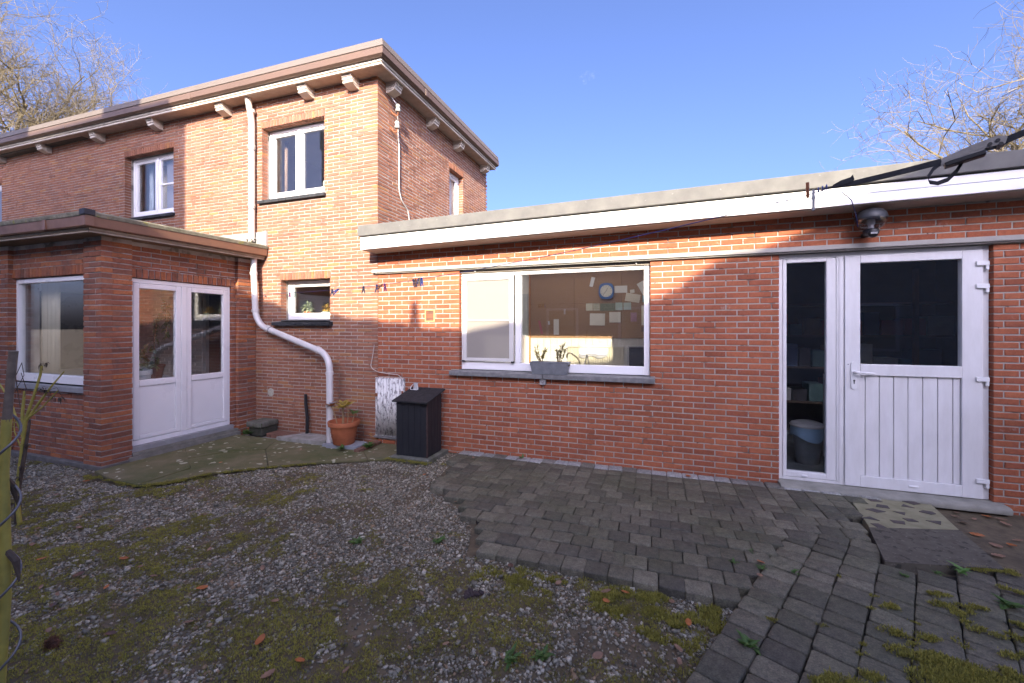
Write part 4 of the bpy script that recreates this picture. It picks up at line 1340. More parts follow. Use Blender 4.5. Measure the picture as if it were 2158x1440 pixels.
V = np.stack([vx2, vy2, vz], 2)
V[:, :, 0] += x[:, None]; V[:, :, 1] += y[:, None]
V[:, :, 2] += (gzv(x, y) + sz * rng.uniform(-0.1, 0.7, N))[:, None]
qf = np.array([(3, 2, 1, 0), (4, 5, 6, 7), (0, 1, 5, 4), (1, 2, 6, 5), (2, 3, 7, 6), (3, 0, 4, 7)])
F = (qf[None] + 8 * np.arange(N)[:, None, None]).reshape(-1, 4)
gravel = place('gravel', raw_mesh('gravel', V.reshape(-1, 3), F, np.repeat(rng.random(N), 8), GRAV, 4))
tag(gravel, 'grey crushed stone gravel strewn over the yard', 'gravel', kind='stuff')

m_, n, l, b, out = nt('moss_blades')
a = n.new('ShaderNodeAttribute'); a.attribute_name = 'tint'
g = n.new('ShaderNodeNewGeometry')
c = ramp(n, l, a.outputs['Fac'], [(0.0, (0.11, 0.105, 0.026)), (0.35, (0.23, 0.215, 0.042)), (0.7, (0.34, 0.315, 0.056)), (1.0, (0.46, 0.42, 0.09))])
l.new(c, b.inputs['Base Color']); b.inputs['Roughness'].default_value = 0.8
tl_ = n.new('ShaderNodeBsdfTranslucent'); l.new(c, tl_.inputs[0])
mx = n.new('ShaderNodeMixShader'); mx.inputs[0].default_value = 0.3
l.new(b.outputs[0], mx.inputs[1]); l.new(tl_.outputs[0], mx.inputs[2]); l.new(mx.outputs[0], out.inputs[0])
MOSS = m_

def moss_mesh(name, x, y, z, s, tone, nb=9):
    """tufts of small blades at the given points"""
    N = len(x)
    a1 = rng.uniform(0, 6.283, (N, nb)); le = rng.uniform(0.5, 1.25, (N, nb)) * s[:, None]
    lean = rng.uniform(0.15, 1.25, (N, nb))
    bx_ = x[:, None] + rng.normal(0, 0.55, (N, nb)) * s[:, None]; by_ = y[:, None] + rng.normal(0, 0.55, (N, nb)) * s[:, None]
    dx, dy, dz = np.cos(a1) * np.sin(lean), np.sin(a1) * np.sin(lean), np.cos(lean)
    wx, wy = -np.sin(a1) * le * 0.24, np.cos(a1) * le * 0.24
    V = np.zeros((N, nb, 3, 3))
    zb_ = np.repeat(z[:, None], nb, 1)
    V[:, :, 0] = np.stack([bx_ - wx, by_ - wy, zb_ - 0.002], -1)
    V[:, :, 1] = np.stack([bx_ + wx, by_ + wy, zb_ - 0.002], -1)
    V[:, :, 2] = np.stack([bx_ + dx * le, by_ + dy * le, zb_ + dz * le], -1)
    t = np.clip(tone[:, None] + rng.normal(0, 0.16, (N, nb)), 0, 1)
    t3 = np.stack([t * 0.55, t * 0.55, t], -1)
    return raw_mesh(name, V.reshape(-1, 3), np.arange(N * nb * 3).reshape(-1, 3), t3.ravel(), MOSS, 3)

NM = 330000
x = rng.uniform(-7.2, 0.95, NM); y = rng.uniform(0.75, 4.7, NM)
keep = free_ground(x, y)
x, y = x[keep], y[keep]
mm = mossmask(x, y) + 0.16 * (vnoise(x, y, 22.0, 5) - 0.5)
keep = rng.random(len(x)) < np.clip((mm - 0.455) * 4.2, 0.02, 0.80)
x, y, mm = x[keep], y[keep], mm[keep]
s = rng.uniform(0.004, 0.0085, len(x)) * (0.8 + np.clip(mm - 0.5, 0, 0.25) * 2)
tone = np.clip(0.18 + (mm - 0.47) * 2.0 + 0.45 * (vnoise(x, y, 6.0, 12) - 0.5), 0.03, 0.95)
yard_moss = place('moss', moss_mesh('moss', x, y, gzv(x, y) + np.clip(mm - 0.5, 0, 0.2) * 0.05 + 0.004, s, tone, 6))
tag(yard_moss, 'yellow green moss creeping through the gravel', 'moss', kind='stuff')

# moss cushions on the path, along the terrace edge and at the foot of the patio
cx, cy, cz, cs, cr_ = [], [], [], [], []
def cushion(px, py, rad, n_, z=0.0, s0=0.012):
    subs = [(random.gauss(0, rad * 0.8), random.gauss(0, rad * 0.5), random.uniform(0.35, 0.75)) for _ in range(6)]
    px0, py0, rad0 = px, py, rad
    for _ in range(n_):
        ox_, oy_, q_ = random.choice(subs)
        px, py, rad = px0 + ox_, py0 + oy_, rad0 * q_
        a_, r_ = random.uniform(0, 6.283), rad * math.sqrt(random.random())
        hgt = 0.30 * rad * (1 - (r_ / rad) ** 2)
        cx.append(px + r_ * math.cos(a_) * 1.3); cy.append(py + r_ * math.sin(a_) * 0.8); cz.append(z + hgt * 0.35); cs.append(random.uniform(0.7, 1.3) * s0); cr_.append(random.uniform(0.25, 0.95))
for px, py in [(1.54, 3.11), (1.52, 2.98), (1.56, 2.93), (1.22, 2.88), (1.29, 2.66), (1.54, 2.81), (1.66, 3.02), (1.94, 3.27), (1.77, 2.92), (0.72, 2.2), (1.5, 2.5), (1.61, 2.64), (1.17, 2.63), (1.71, 2.79), (0.92, 2.27)]:
    cushion(px, py, random.uniform(0.02, 0.045), 70, 0.0)
for px, py in [(1.21, 2.48), (1.24, 2.43), (1.33, 2.43), (1.28, 2.40), (1.40, 2.42), (1.18, 2.38), (0.74, 2.18)]:
    cushion(px, py, 0.075, 260, 0.0, 0.014)
for _ in range(40):                                   # joints of the path
    p = O_ + E2 * (0.1765 * random.randint(1, 9) + random.uniform(-0.01, 0.01)) + E1 * random.uniform(-0.6, 1.5)
    cushion(p.x, p.y, random.uniform(0.008, 0.02), 14, -0.004, 0.008)
for _ in range(70):                                   # edge of the terrace
    q = random.random() * (len(TERR_POLY) - 4)
    i = int(q); f = q - i
    p1, p2 = TERR_POLY[i + 0], TERR_POLY[i + 1]
    cushion(p1[0] + (p2[0] - p1[0]) * f, p1[1] + (p2[1] - p1[1]) * f, random.uniform(0.02, 0.05), 40, -0.03, 0.010)
for _ in range(26):                                   # foot of the patio
    xx = random.uniform(-1.1, 0.45)
    cushion(xx, 2.62 - random.random() ** 2 * 0.35, random.uniform(0.03, 0.06), 110, -0.058, 0.015)
for _ in range(14):
    cushion(random.uniform(1.75, 2.15), 3.53 + random.uniform(-0.02, 0.03), 0.03, 40, -0.005, 0.009)
for xx in np.linspace(-3.02, -2.5, 9):
    cushion(xx, 4.22, 0.04, 60, -0.02, 0.011)
cm = place('moss_cushions', moss_mesh('moss_cushions', np.array(cx), np.array(cy), np.array(cz), np.array(cs), np.array(cr_), 7))
tag(cm, 'bright moss cushions on paver joints and slab edges', 'moss', kind='stuff')

# ================================================================== THINGS ON THE WALLS
def bend(pts, r_=0.06, n_=5):
    """round the corners of a polyline"""
    pts = [Vector(p) for p in pts]
    out = [pts[0]]
    for a, b_, c_ in zip(pts, pts[1:], pts[2:]):
        d1, d2 = (a - b_), (c_ - b_)
        q = min(r_, d1.length / 2, d2.length / 2)
        p1, p2 = b_ + d1.normalized() * q, b_ + d2.normalized() * q
        for i in range(n_ + 1):
            t = i / n_
            out.append(p1 * (1 - t) ** 2 + b_ * 2 * t * (1 - t) + p2 * t * t)
    out.append(pts[-1])
    return out

def collar(mb, p, ax, r_, h_=0.04):
    mb.lathe(p, [(r_, -h_ / 2), (r_ + 0.006, -h_ / 2 + 0.004), (r_ + 0.006, h_ / 2 - 0.004), (r_, h_ / 2)], 18, axis=ax)

dp = thing('downpipe', 'cream grey rain downpipe from the house eaves to the porch roof', 'downpipe', (-5.87, 4.73, 2.8))
m1 = MB(); m1.tube(bend([(-5.87, 4.66, 5.06), (-5.87, 4.70, 4.88), (-5.87, 4.735, 4.70), (-5.87, 4.735, 2.86)], 0.08), 0.044, 16)
m1.build('pipe', mk('cream_pipe', (0.60, 0.55, 0.47), 0.5, 0.12, 6, (0.52, 0.475, 0.41)), dp, smooth=40)
for z in (4.86, 4.32, 3.42):
    m1 = MB(); collar(m1, (-5.87, 4.735, z), (0, 0, 1), 0.045, 0.05)
    m1.build('socket', mk('cream_pipe', (0.6, 0.55, 0.47)), dp, smooth=40)
for z in (4.30, 3.40):
    m1 = MB(); m1.box(-5.875, -5.865, 4.77, 4.80, z - 0.01, z + 0.01); collar(m1, (-5.87, 4.735, z - 0.04), (0, 0, 1), 0.045, 0.02)
    m1.build('bracket', GALV, dp)
m1 = MB()
for i in range(40):
    a_ = random.uniform(0, 6.28); p = Vector((-5.87 + 0.06 * math.cos(a_), 4.735 + 0.06 * math.sin(a_), random.uniform(2.79, 2.90)))
    q = Vector((random.uniform(-1, 1), random.uniform(-1, 1), random.uniform(-0.3, 1))).normalized() * 0.04
    w = q.orthogonal().normalized() * 0.012
    m1.add([p - w, p + w, p + q], [(0, 1, 2)])
m1.build('clogged_leaves', mk('dead_moss', (0.06, 0.05, 0.02), 0.9), dp)

dp2 = thing('downpipe', 'light grey downpipe slanting across the wall from porch roof to terracotta pot', 'downpipe', (-4.11, 4.45, 0.02))
P2 = [(-5.74, 4.66, 2.60), (-5.74, 4.66, 2.42), (-5.70, 4.66, 1.72), (-5.58, 4.66, 1.565), (-4.28, 4.53, 1.20), (-4.165, 4.50, 1.06), (-4.12, 4.455, 0.02)]
m1 = MB(); m1.tube(bend([P2[0], P2[1], P2[2], P2[3], P2[4], P2[5], P2[6]], 0.10), 0.043, 16)
m1.build('pipe', PVC_GREY, dp2, smooth=40)
for p, ax in (((-5.74, 4.66, 2.36), (0.04, 0, -0.7)), ((-5.705, 4.66, 1.80), (0.04, 0, -0.7)), ((-5.44, 4.646, 1.528), (1.3, -0.13, -0.365)), ((-4.40, 4.543, 1.236), (1.3, -0.13, -0.365)), ((-4.158, 4.494, 0.93), (0.045, -0.045, -1.04)), ((-4.14, 4.475, 0.50), (0.045, -0.045, -1.04))):
    m1 = MB(); collar(m1, p, ax, 0.0445, 0.05)
    m1.build('socket', PVC_GREY, dp2, smooth=40)
for p in ((-5.44, 4.646, 1.528), (-4.14, 4.475, 0.56)):
    m1 = MB(); collar(m1, Vector(p) + Vector((0.06, -0.006, -0.017)), (1.3, -0.13, -0.365) if p[0] < -5 else (0.045, -0.045, -1.04), 0.046, 0.016)
    m1.build('bracket', GALV, dp2)
m1 = MB(); m1.lathe((-5.74, 4.66, 2.45), [(0.036, 0), (0.036, 0.14)], 14)
m1.build('outlet', mk('dull_zinc', (0.25, 0.25, 0.25), 0.6), dp2, smooth=40)

# insulators on the side wall
for k, (y_, z_) in enumerate(((5.13, 4.70), (5.11, 4.45))):
    t = thing('insulator', 'porcelain insulator on a curved iron bracket, ' + ('upper one just under the eaves' if k == 0 else 'lower one beneath its twin'), 'insulator', (C, y_, z_ - 0.12))
    m1 = MB(); m1.lathe((C + 0.10, y_, z_ - 0.055), [(0.018, 0), (0.034, 0.006), (0.038, 0.02), (0.030, 0.045), (0.026, 0.06), (0.032, 0.066), (0.034, 0.085), (0.026, 0.105), (0.016, 0.11)], 16)
    m1.build('insulator_cap', CERAMIC, t, smooth=50)
    m1 = MB(); m1.tube(bend([(C - 0.01, y_ - 0.03, z_ - 0.02), (C + 0.04, y_ - 0.03, z_ - 0.09), (C + 0.10, y_, z_ - 0.115), (C + 0.10, y_, z_ - 0.05)], 0.03), 0.008, 8)
    m1.build('bracket', RUST, t, smooth=50)
cab = MB()
cab.tube(bend([(C + 0.012, 4.98, 4.93), (C + 0.02, 5.10, 4.84), (C + 0.08, 5.14, 4.76), (C + 0.075, 5.16, 4.64), (C + 0.022, 5.24, 4.50), (C + 0.02, 5.275, 4.2), (C + 0.018, 5.275, 3.58), (C + 0.02, 5.33, 3.45), (C + 0.02, 5.51, 3.33), (C + 0.02, 5.58, 3.05)], 0.05), 0.010, 8)
t = tag(cab.build('cable', mk('grey_cable', (0.42, 0.40, 0.38), 0.6, 0.2, 20), smooth=50), 'grey cable running down the house side wall from the insulators', 'cable')

# vent plate, hatch, socket, wire
t = thing('vent_plate', 'small brown vent plate with yellowed frame in the annex wall', 'vent', (-2.805, 4.80, 1.62))
m1 = MB(); PF.ring(m1, -2.878, -2.733, 1.622, 1.782, 0.014, -0.008, 0.02)
m1.build('frame', mk('yellowed_frame', (0.50, 0.36, 0.16), 0.7), t)
m1 = MB(); PF.box(m1, -2.864, -2.747, 1.636, 1.768, 0.0, 0.02)
for i in range(9):
    PF.box(m1, -2.862, -2.749, 1.640 + i * 0.0145, 1.646 + i * 0.0145, -0.005, 0.004)
m1.build('plate', mk('brown_vent', (0.19, 0.09, 0.06), 0.7), t)

t = thing('wall_hatch', 'white peeling corrugated metal hatch at the foot of the annex wall', 'hatch', (-3.41, 4.78, 0.08))
m_, n, l, b, out = nt('peeling_white_paint')
g = n.new('ShaderNodeNewGeometry')
f = ramp(n, l, ntex(n, l, g.outputs['Position'], 22, 6, 0.75, (1.6, 1, 0.5)), [(0.50, 0.0), (0.58, 1.0)])
c = mixc(n, l, f, (0.66, 0.65, 0.62), (0.17, 0.155, 0.15))
f = ramp(n, l, ntex(n, l, g.outputs['Position'], 40, 4, 0.7), [(0.68, 0.0), (0.74, 1.0)])
c = mixc(n, l, f, c, (0.28, 0.13, 0.06))
l.new(c, b.inputs['Base Color']); b.inputs['Roughness'].default_value = 0.75
PEEL = m_
m1 = MB()
cols = 96
for i in range(cols):
    u = -3.634 + 0.444 * i / (cols - 1)
    d_ = -0.022 + 0.010 * math.sin(2 * math.pi * i / (cols - 1) * 9)
    for z, dd_ in ((0.085, 0.0), (0.855, 0.0)):
        p = PF.p(u, z, d_); m1.v.append(tuple(p)); m1.t.append(0.5)
for i in range(cols - 1):
    m1.f.append((2 * i, 2 * i + 2, 2 * i + 3, 2 * i + 1)); m1.m.append(0)
hs_ = m1.build('corrugated_sheet', PEEL, t, smooth=60)
sm = hs_.modifiers.new('solid', 'SOLIDIFY'); sm.thickness = 0.002
m1 = MB(); PF.ring(m1, -3.646, -3.180, 0.075, 0.865, 0.014, -0.018, 0.004)
m1.build('frame', PEEL, t, bevel=0.002)
for u, z in ((-3.625, 0.63), (-3.205, 0.68)):
    m1 = MB(); PF.box(m1, u - 0.012, u + 0.03 if u < -3.5 else u + 0.012, z - 0.022, z + 0.022, -0.040, -0.016)
    m1.build('rusty_hinge', RUST, t, bevel=0.003)
m1 = MB(); PF.box(m1, -3.66, -3.16, 0.045, 0.072, -0.03, 0.02)
m1.build('sill_slate', STONE, t)

t = thing('wall_socket', 'small grey junction box with triangle mark under the kitchen window sill', 'junction box', (-1.276, 4.80, 0.87))
m1 = MB(); PF.box(m1, -1.312, -1.240, 0.872, 0.936, -0.045, 0.0)
m1.build('box_body', mk('grey_box', (0.34, 0.33, 0.32), 0.5, 0.2, 20), t, bevel=0.004)
m1 = MB()
tri = [(-1.300, 0.925), (-1.252, 0.925), (-1.276, 0.890)]
for (a1, z1), (a2, z2) in zip(tri, tri[1:] + tri[:1]):
    m1.tube([PF.p(a1, z1, -0.046), PF.p(a2, z2, -0.046)], 0.0018, 5)
m1.build('triangle_mark', BLACKP, t)
m1 = MB(); m1.tube(bend([PF.p(-3.66, 1.31, -0.02), PF.p(-3.68, 1.15, -0.03), PF.p(-3.72, 1.02, -0.02), PF.p(-3.69, 0.98, -0.02), PF.p(-3.60, 0.94, -0.025), PF.p(-3.45, 0.925, -0.03), PF.p(-3.26, 0.915, -0.03), PF.p(-3.22, 0.87, -0.03)], 0.05), 0.0045, 6)
tag(m1.build('thin_wire', mk('white_wire', (0.66, 0.64, 0.58), 0.5)), 'thin white wire hanging above the corrugated hatch', 'wire')
t = thing('mortar_patch', 'round pale mortar patch in the brick wall beside the stone step', 'patch', (-5.56, 4.79, 0.5))
m1 = MB(); m1.lathe(PF.p(-5.56, 0.56, 0.0), [(0.066, -0.02), (0.062, 0.004), (0.05, 0.008), (0.0, 0.009)], 12, axis=(0, -1, 0))
m1.build('patch', mk('pale_mortar', (0.46, 0.44, 0.36), 0.95, 0.3, 30, bump=0.8), t)

# wall lamp
t = thing('wall_lamp', 'round glass garden wall lamp with dark cap and motion sensor over the door', 'lamp', (1.83, 4.80, 2.42))
LX, LY = 1.825, 4.63
m1 = MB(); m1.lathe((LX, LY, 2.525), [(0.118, 0.0), (0.120, 0.015), (0.112, 0.045), (0.090, 0.075), (0.055, 0.095), (0.02, 0.103), (0.0, 0.104)], 28)
m1.build('cap', mk('dark_grey_cap', (0.032, 0.034, 0.037), 0.5, 0.2, 30), t, smooth=50)
m1 = MB(); m1.lathe((LX, LY, 2.435), [(0.052, 0.0), (0.082, 0.012), (0.105, 0.04), (0.116, 0.075), (0.117, 0.09)], 28, cap=False)
m1.build('glass_bowl', GL_CLEAR, t, smooth=60)
m1 = MB(); m1.lathe((LX, LY, 2.44), [(0.022, 0), (0.022, 0.03), (0.030, 0.045), (0.030, 0.08), (0.014, 0.09)], 14)
m1.build('bulb', mk('frosted_bulb', (0.72, 0.7, 0.66), 0.4), t, smooth=50)
m1 = MB(); m1.lathe((LX, LY, 2.385), [(0.045, 0.0), (0.058, 0.01), (0.058, 0.042), (0.050, 0.05)], 20)
m1.tube([(LX, LY, 2.41), (LX + 0.005, 4.72, 2.40), (LX + 0.01, 4.80, 2.41)], 0.024, 10)
m1.build('base', BLACKP, t, smooth=50)
m1 = MB(); m1.lathe((LX - 0.005, LY - 0.05, 2.392), [(0.034, -0.02), (0.040, 0.0), (0.036, 0.018), (0.018, 0.026)], 16, axis=(-0.2, -1, -0.25))
m1.build('sensor', BLACKP, t, smooth=50)
m1 = MB()
for i in range(4):
    m1.box(LX - 0.03 + i * 0.012, LX - 0.022 + i * 0.012, LY - 0.084, LY - 0.072, 2.380, 2.396)
m1.build('sensor_lens', mk('sensor_white', (0.5, 0.5, 0.5), 0.3), t)

# ================================================================== CLOTHES LINE
LINE = [(-5.66, 4.79, 2.03), (-5.16, 4.33, 2.005), (-4.30, 3.98, 1.975), (-3.24, 3.537, 1.942), (-2.64, 3.288, 1.932), (-2.32, 3.157, 1.93), (-1.83, 2.952, 1.938), (-1.22, 2.697, 1.952), (-0.48, 2.391, 1.988), (0.033, 2.178, 2.026), (0.41, 2.021, 2.060), (0.563, 1.957, 2.076), (0.619, 1.934, 2.087)]
t = thing('washing_line', 'thin blue washing line strung from the house wall to the black strap', 'clothes line', LINE[0])
m1 = MB(); m1.tube(LINE, 0.0022, 6)
m1.build('cord', BLUELINE, t)
m1 = MB(); m1.tube([LINE[0], (-5.66, 4.82, 2.03)], 0.006, 8); m1.lathe((-5.66, 4.785, 2.03), [(0.014, -0.003), (0.014, 0.003)], 10, axis=(1, 0, 0))
m1.build('wall_hook', GALV, t)
m1 = MB()
kn = Vector((0.612, 1.937, 2.087))
for i in range(3):
    pts = [kn + Vector((0.012 * i - 0.016, -0.004 * i, 0.003 * i)) + Vector((0.002 * math.cos(a_), 0.008 * math.cos(a_), 0.009 * math.sin(a_))) for a_ in np.linspace(0, 6.28, 10)]
    m1.tube(pts, 0.0026, 6)
m1.build('knot', BLUELINE, t)
m1 = MB(); m1.tube([(0.627, 1.93, 2.082), (0.70, 2.02, 2.095), (0.78, 2.15, 2.09), (0.84, 2.27, 2.055), (0.866, 2.32, 2.01)], 0.0022, 6)
m1.build('loose_end', BLUELINE, t)

def at_line(x):
    for a, b_ in zip(LINE, LINE[1:]):
        if a[0] <= x <= b_[0]:
            f_ = (x - a[0]) / (b_[0] - a[0])
            return Vector(a).lerp(Vector(b_), f_)
    return Vector(LINE[-1])
def peg(x, col, label, tilt=0.0, spread=0.10, size=0.072, flip=False, yaw=0.35):
    p = at_line(x)
    t = thing('clothes_peg', label, 'clothes peg', p)
    m = mk('peg_' + '_'.join(str(int(100 * q)) for q in col), col, 0.45, 0.15, 40)
    rot = Matrix.Translation(p) @ Matrix.Rotation(yaw, 4, 'Z') @ Matrix.Rotation(tilt, 4, 'Y')
    for s_ in (-1, 1):
        mb = MB()
        prof = [(0.0, 0.012), (0.0, -0.03), (spread * 0.055, -size + 0.012), (spread * 0.055 + 0.006, -size + 0.012), (0.009, -0.022), (0.006, 0.012)]
        vs = [(s_ * (x_ + 0.0006), -0.005, z_) for x_, z_ in prof] + [(s_ * (x_ + 0.0006), 0.005, z_) for x_, z_ in prof]
        n_ = len(prof)
        mb.add([rot @ Vector(v) for v in vs], [tuple(range(n_)), tuple(range(2 * n_ - 1, n_ - 1, -1))] + [(i, n_ + i, n_ + (i + 1) % n_, (i + 1) % n_) for i in range(n_)])
        mb.build('jaw', m, t, recalc=True)
    mb = MB(); mb.lathe(rot @ Vector((0, -0.007, -0.018)), [(0.005, 0), (0.005, 0.014)], 8, axis=rot.to_3x3() @ Vector((0, 1, 0)))
    mb.build('spring', STEEL, t)
PG = 'clothes pegs on the washing line'
DKB, BLU, ORG_, PUR, GRN, GRY, BRN = (0.05, 0.06, 0.11), (0.04, 0.11, 0.42), (0.38, 0.13, 0.04), (0.30, 0.03, 0.20), (0.35, 0.45, 0.30), (0.24, 0.25, 0.27), (0.36, 0.15, 0.07)
peg(-4.30, PUR, 'pink clothes peg on the line in front of the small window')
peg(-4.14, GRN, 'pale green clothes peg beside the pink one at the small window')
peg(-3.24, DKB, 'dark blue clothes peg hanging straight just right of the small window', 0.0, 0.28)
peg(-3.12, BLU, 'bright blue clothes peg lying slanted along the line', 0.9, 0.18)
peg(-2.64, (0.04, 0.05, 0.10), 'navy clothes peg hanging alone mid line before the house corner', 0.02, 0.2)
peg(-2.42, (0.08, 0.11, 0.24), 'slate blue clothes peg at the seam of house and annex', 0.0, 0.22)
peg(-2.345, ORG_, 'orange clothes peg tilted sideways next to the purple one', 0.9, 0.2)
peg(-2.30, (0.26, 0.03, 0.19), 'purple clothes peg next to the tilted orange one', -0.15, 0.1)
peg(-1.895, (0.05, 0.07, 0.14), 'dark blue clothes peg starting the tight bunch above the vent', -0.25, 0.1)
peg(-1.867, (0.28, 0.12, 0.05), 'brown clothes peg inside the tight bunch above the vent', -0.08, 0.08)
peg(-1.832, (0.10, 0.12, 0.20), 'grey blue clothes peg inside the tight bunch above the vent', 0.12, 0.14)
peg(-1.812, (0.40, 0.26, 0.10), 'tan clothes peg squeezed inside the tight bunch above the vent', 0.05, 0.06)
peg(-1.792, (0.05, 0.16, 0.52), 'vivid blue clothes peg ending the tight bunch above the vent', -0.05, 0.1)
peg(0.566, (0.34, 0.13, 0.06), 'brown wooden clothes peg standing up on the line by the strap knot', 2.95, 0.05, 0.06, yaw=1.2)
peg(0.583, (0.30, 0.31, 0.33), 'grey plastic clothes peg hanging by the strap knot', 0.04, 0.05, 0.082, yaw=1.3)

t = thing('ratchet_strap', 'black webbing strap with steel ratchet buckle holding the washing line', 'strap', (0.62, 1.934, 2.09))
S0, S1, S2 = Vector((0.622, 1.933, 2.089)), Vector((0.91, 1.813, 2.112)), Vector((1.032, 1.763, 2.138))
S3 = S2 + (Vector((1.151, 1.713, 2.182)) - S2) * 3.0
def ribbon(mb, pts, wv, w0, w1=None, th=0.0016):
    w1 = w0 if w1 is None else w1
    n_ = len(pts)
    vs, fs = [], []
    for i, p in enumerate(pts):
        f_ = i / (n_ - 1)
        hw = (w0 + (w1 - w0) * min(1, f_ * 3)) / 2
        d_ = (pts[min(i + 1, n_ - 1)] - pts[max(i - 1, 0)]).normalized()
        nv = d_.cross(wv).normalized() * th
        for a_, b_ in ((-1, -1), (1, -1), (1, 1), (-1, 1)):
            vs.append(p + wv * hw * a_ + nv * b_)
    for i in range(n_ - 1):
        for k in range(4):
            fs.append((i * 4 + k, i * 4 + (k + 1) % 4, (i + 1) * 4 + (k + 1) % 4, (i + 1) * 4 + k))
    fs += [(3, 2, 1, 0), tuple(range(4 * n_ - 4, 4 * n_))]
    mb.add(vs, fs)
WV = Vector((-0.15, 0.25, 0.95)).normalized()
m1 = MB(); ribbon(m1, [S0.lerp(S1, k / 8) + Vector((0, 0, -0.004 * math.sin(math.pi * k / 8))) for k in range(9)], WV, 0.007, 0.021)
m1.build('webbing', WEBBING, t, recalc=True)
m1 = MB(); ribbon(m1, [S2.lerp(S3, k / 4) for k in range(5)], WV, 0.021)
m1.build('webbing', WEBBING, t, recalc=True)
m1 = MB(); ribbon(m1, [Vector(p) for p in ((0.640, 1.925, 2.091), (0.665, 1.915, 2.101), (0.690, 1.905, 2.106), (0.697, 1.902, 2.114))], WV, 0.014, 0.02)
m1.build('folded_end', WEBBING, t, recalc=True)
m1 = MB(); ribbon(m1, [Vector(p) for p in ((0.905, 1.812, 2.104), (0.884, 1.806, 2.086), (0.868, 1.802, 2.060), (0.872, 1.802, 2.042), (0.894, 1.803, 2.036), (0.922, 1.806, 2.046), (0.945, 1.806, 2.072), (0.962, 1.803, 2.106))], WV, 0.014)
m1.build('loop', WEBBING, t, recalc=True)
ax = (S2 - S1).normalized()
yv = ax.cross(Vector((0, 0, 1))).normalized()
zv = yv.cross(ax).normalized()
if zv.z < 0: zv = -zv
def obox(mb, o, a0, a1, b0, b1, c0, c1):
    q = lambda a, b_, c_: o + ax * a + yv * b_ + zv * c_
    mb.hexa([q(a0, b0, c0), q(a1, b0, c0), q(a1, b1, c0), q(a0, b1, c0), q(a0, b0, c1), q(a1, b0, c1), q(a1, b1, c1), q(a0, b1, c1)])
Lr = (S2 - S1).length
for b0 in (-0.020, 0.017):
    m1 = MB()
    prof = [(-0.006, -0.014), (Lr * 0.25, -0.008), (Lr * 0.55, -0.004), (Lr + 0.004, -0.012), (Lr + 0.012, 0.006), (Lr * 0.95, 0.020), (Lr * 0.5, 0.015), (0.0, 0.004)]
    vs = [S1 + ax * a + yv * b0 + zv * c_ for a, c_ in prof] + [S1 + ax * a + yv * (b0 + 0.003) + zv * c_ for a, c_ in prof]
    n_ = len(prof)
    m1.add(vs, [tuple(range(n_)), tuple(range(2 * n_ - 1, n_ - 1, -1))] + [(i, n_ + i, n_ + (i + 1) % n_, (i + 1) % n_) for i in range(n_)])
    m1.build('side_plate', mk('ratchet_grey', (0.30, 0.29, 0.26), 0.45, 0.3, 40, (0.2, 0.19, 0.17), metal=0.3), t, recalc=True)
for f_, c_ in ((0.80, 0.0), (0.93, 0.004), (0.96, -0.010)):
    m1 = MB(); m1.lathe(S1 + ax * Lr * f_ + zv * c_ - yv * 0.0235, [(0.0055, 0), (0.0055, 0.047)], 12, axis=yv)
    m1.build('pin', mk('dark_pin', (0.05, 0.05, 0.05), 0.4, metal=0.5), t, smooth=50)
m1 = MB(); obox(m1, S1, Lr * 0.02, Lr * 0.72, -0.018, 0.018, -0.026, -0.010)
m1.build('handle', BLACKP, t, bevel=0.003)

# ================================================================== THINGS ON THE GROUND
t = thing('storage_box', 'black timber storage box with sloping felt lid against the annex wall', 'storage box', (-2.76, 4.48, 0.02))
bx0, bx1, by0, by1 = -2.985, -2.560, 4.315, 4.66
zf, zbk = 0.655, 0.735
m1 = MB(); m1.box(bx0 - 0.05, bx1 + 0.06, by0 - 0.07, by1 + 0.08, -0.07, 0.006)
m1.build('base_slab', STEPSTONE, t, bevel=0.01)
def slant(mb, x0, x1, y0, y1, z0, za, zb_):
    mb.hexa([(x0, y0, z0), (x1, y0, z0), (x1, y1, z0), (x0, y1, z0), (x0, y0, za), (x1, y0, za), (x1, y1, zb_), (x0, y1, zb_)])
zz = lambda y: zf + (zbk - zf) * (y - by0) / (by1 - by0)
for i in range(5):
    a = bx0 + (bx1 - bx0) * i / 5; b_ = bx0 + (bx1 - bx0) * (i + 1) / 5
    m1 = MB(); slant(m1, a + 0.0012, b_ - 0.0012, by0, by0 + 0.018, 0.008, zf, zf)
    m1.build('plank', BLACKW, t, bevel=0.002)
    m1 = MB(); slant(m1, a + 0.0012, b_ - 0.0012, by1 - 0.018, by1, 0.008, zbk, zbk)
    m1.build('plank', BLACKW, t)
for i in range(4):
    a = by0 + 0.02 + (by1 - by0 - 0.04) * i / 4; b_ = by0 + 0.02 + (by1 - by0 - 0.04) * (i + 1) / 4
    for xa, xb in ((bx1 - 0.018, bx1), (bx0, bx0 + 0.018)):
        m1 = MB(); slant(m1, xa, xb, a + 0.0012, b_ - 0.0012, 0.008, zz(a), zz(b_))
        m1.build('plank', BLACKW, t, bevel=0.002)
m1 = MB(); m1.box(bx1 - 0.012, bx1 + 0.008, by0 - 0.008, by0 + 0.016, 0.008, zf)
m1.build('corner_post', RUSTYSTEEL, t, bevel=0.003)
m1 = MB()
la, lb_ = zf + 0.006 - 0.010, zbk + 0.006 + 0.012
m1.hexa([(bx0 - 0.03, by0 - 0.05, la), (bx1 + 0.03, by0 - 0.05, la), (bx1 + 0.03, by1 + 0.05, lb_), (bx0 - 0.03, by1 + 0.05, lb_),
         (bx0 - 0.03, by0 - 0.05, la + 0.022), (bx1 + 0.03, by0 - 0.05, la + 0.022), (bx1 + 0.03, by1 + 0.05, lb_ + 0.022), (bx0 - 0.03, by1 + 0.05, lb_ + 0.022)])
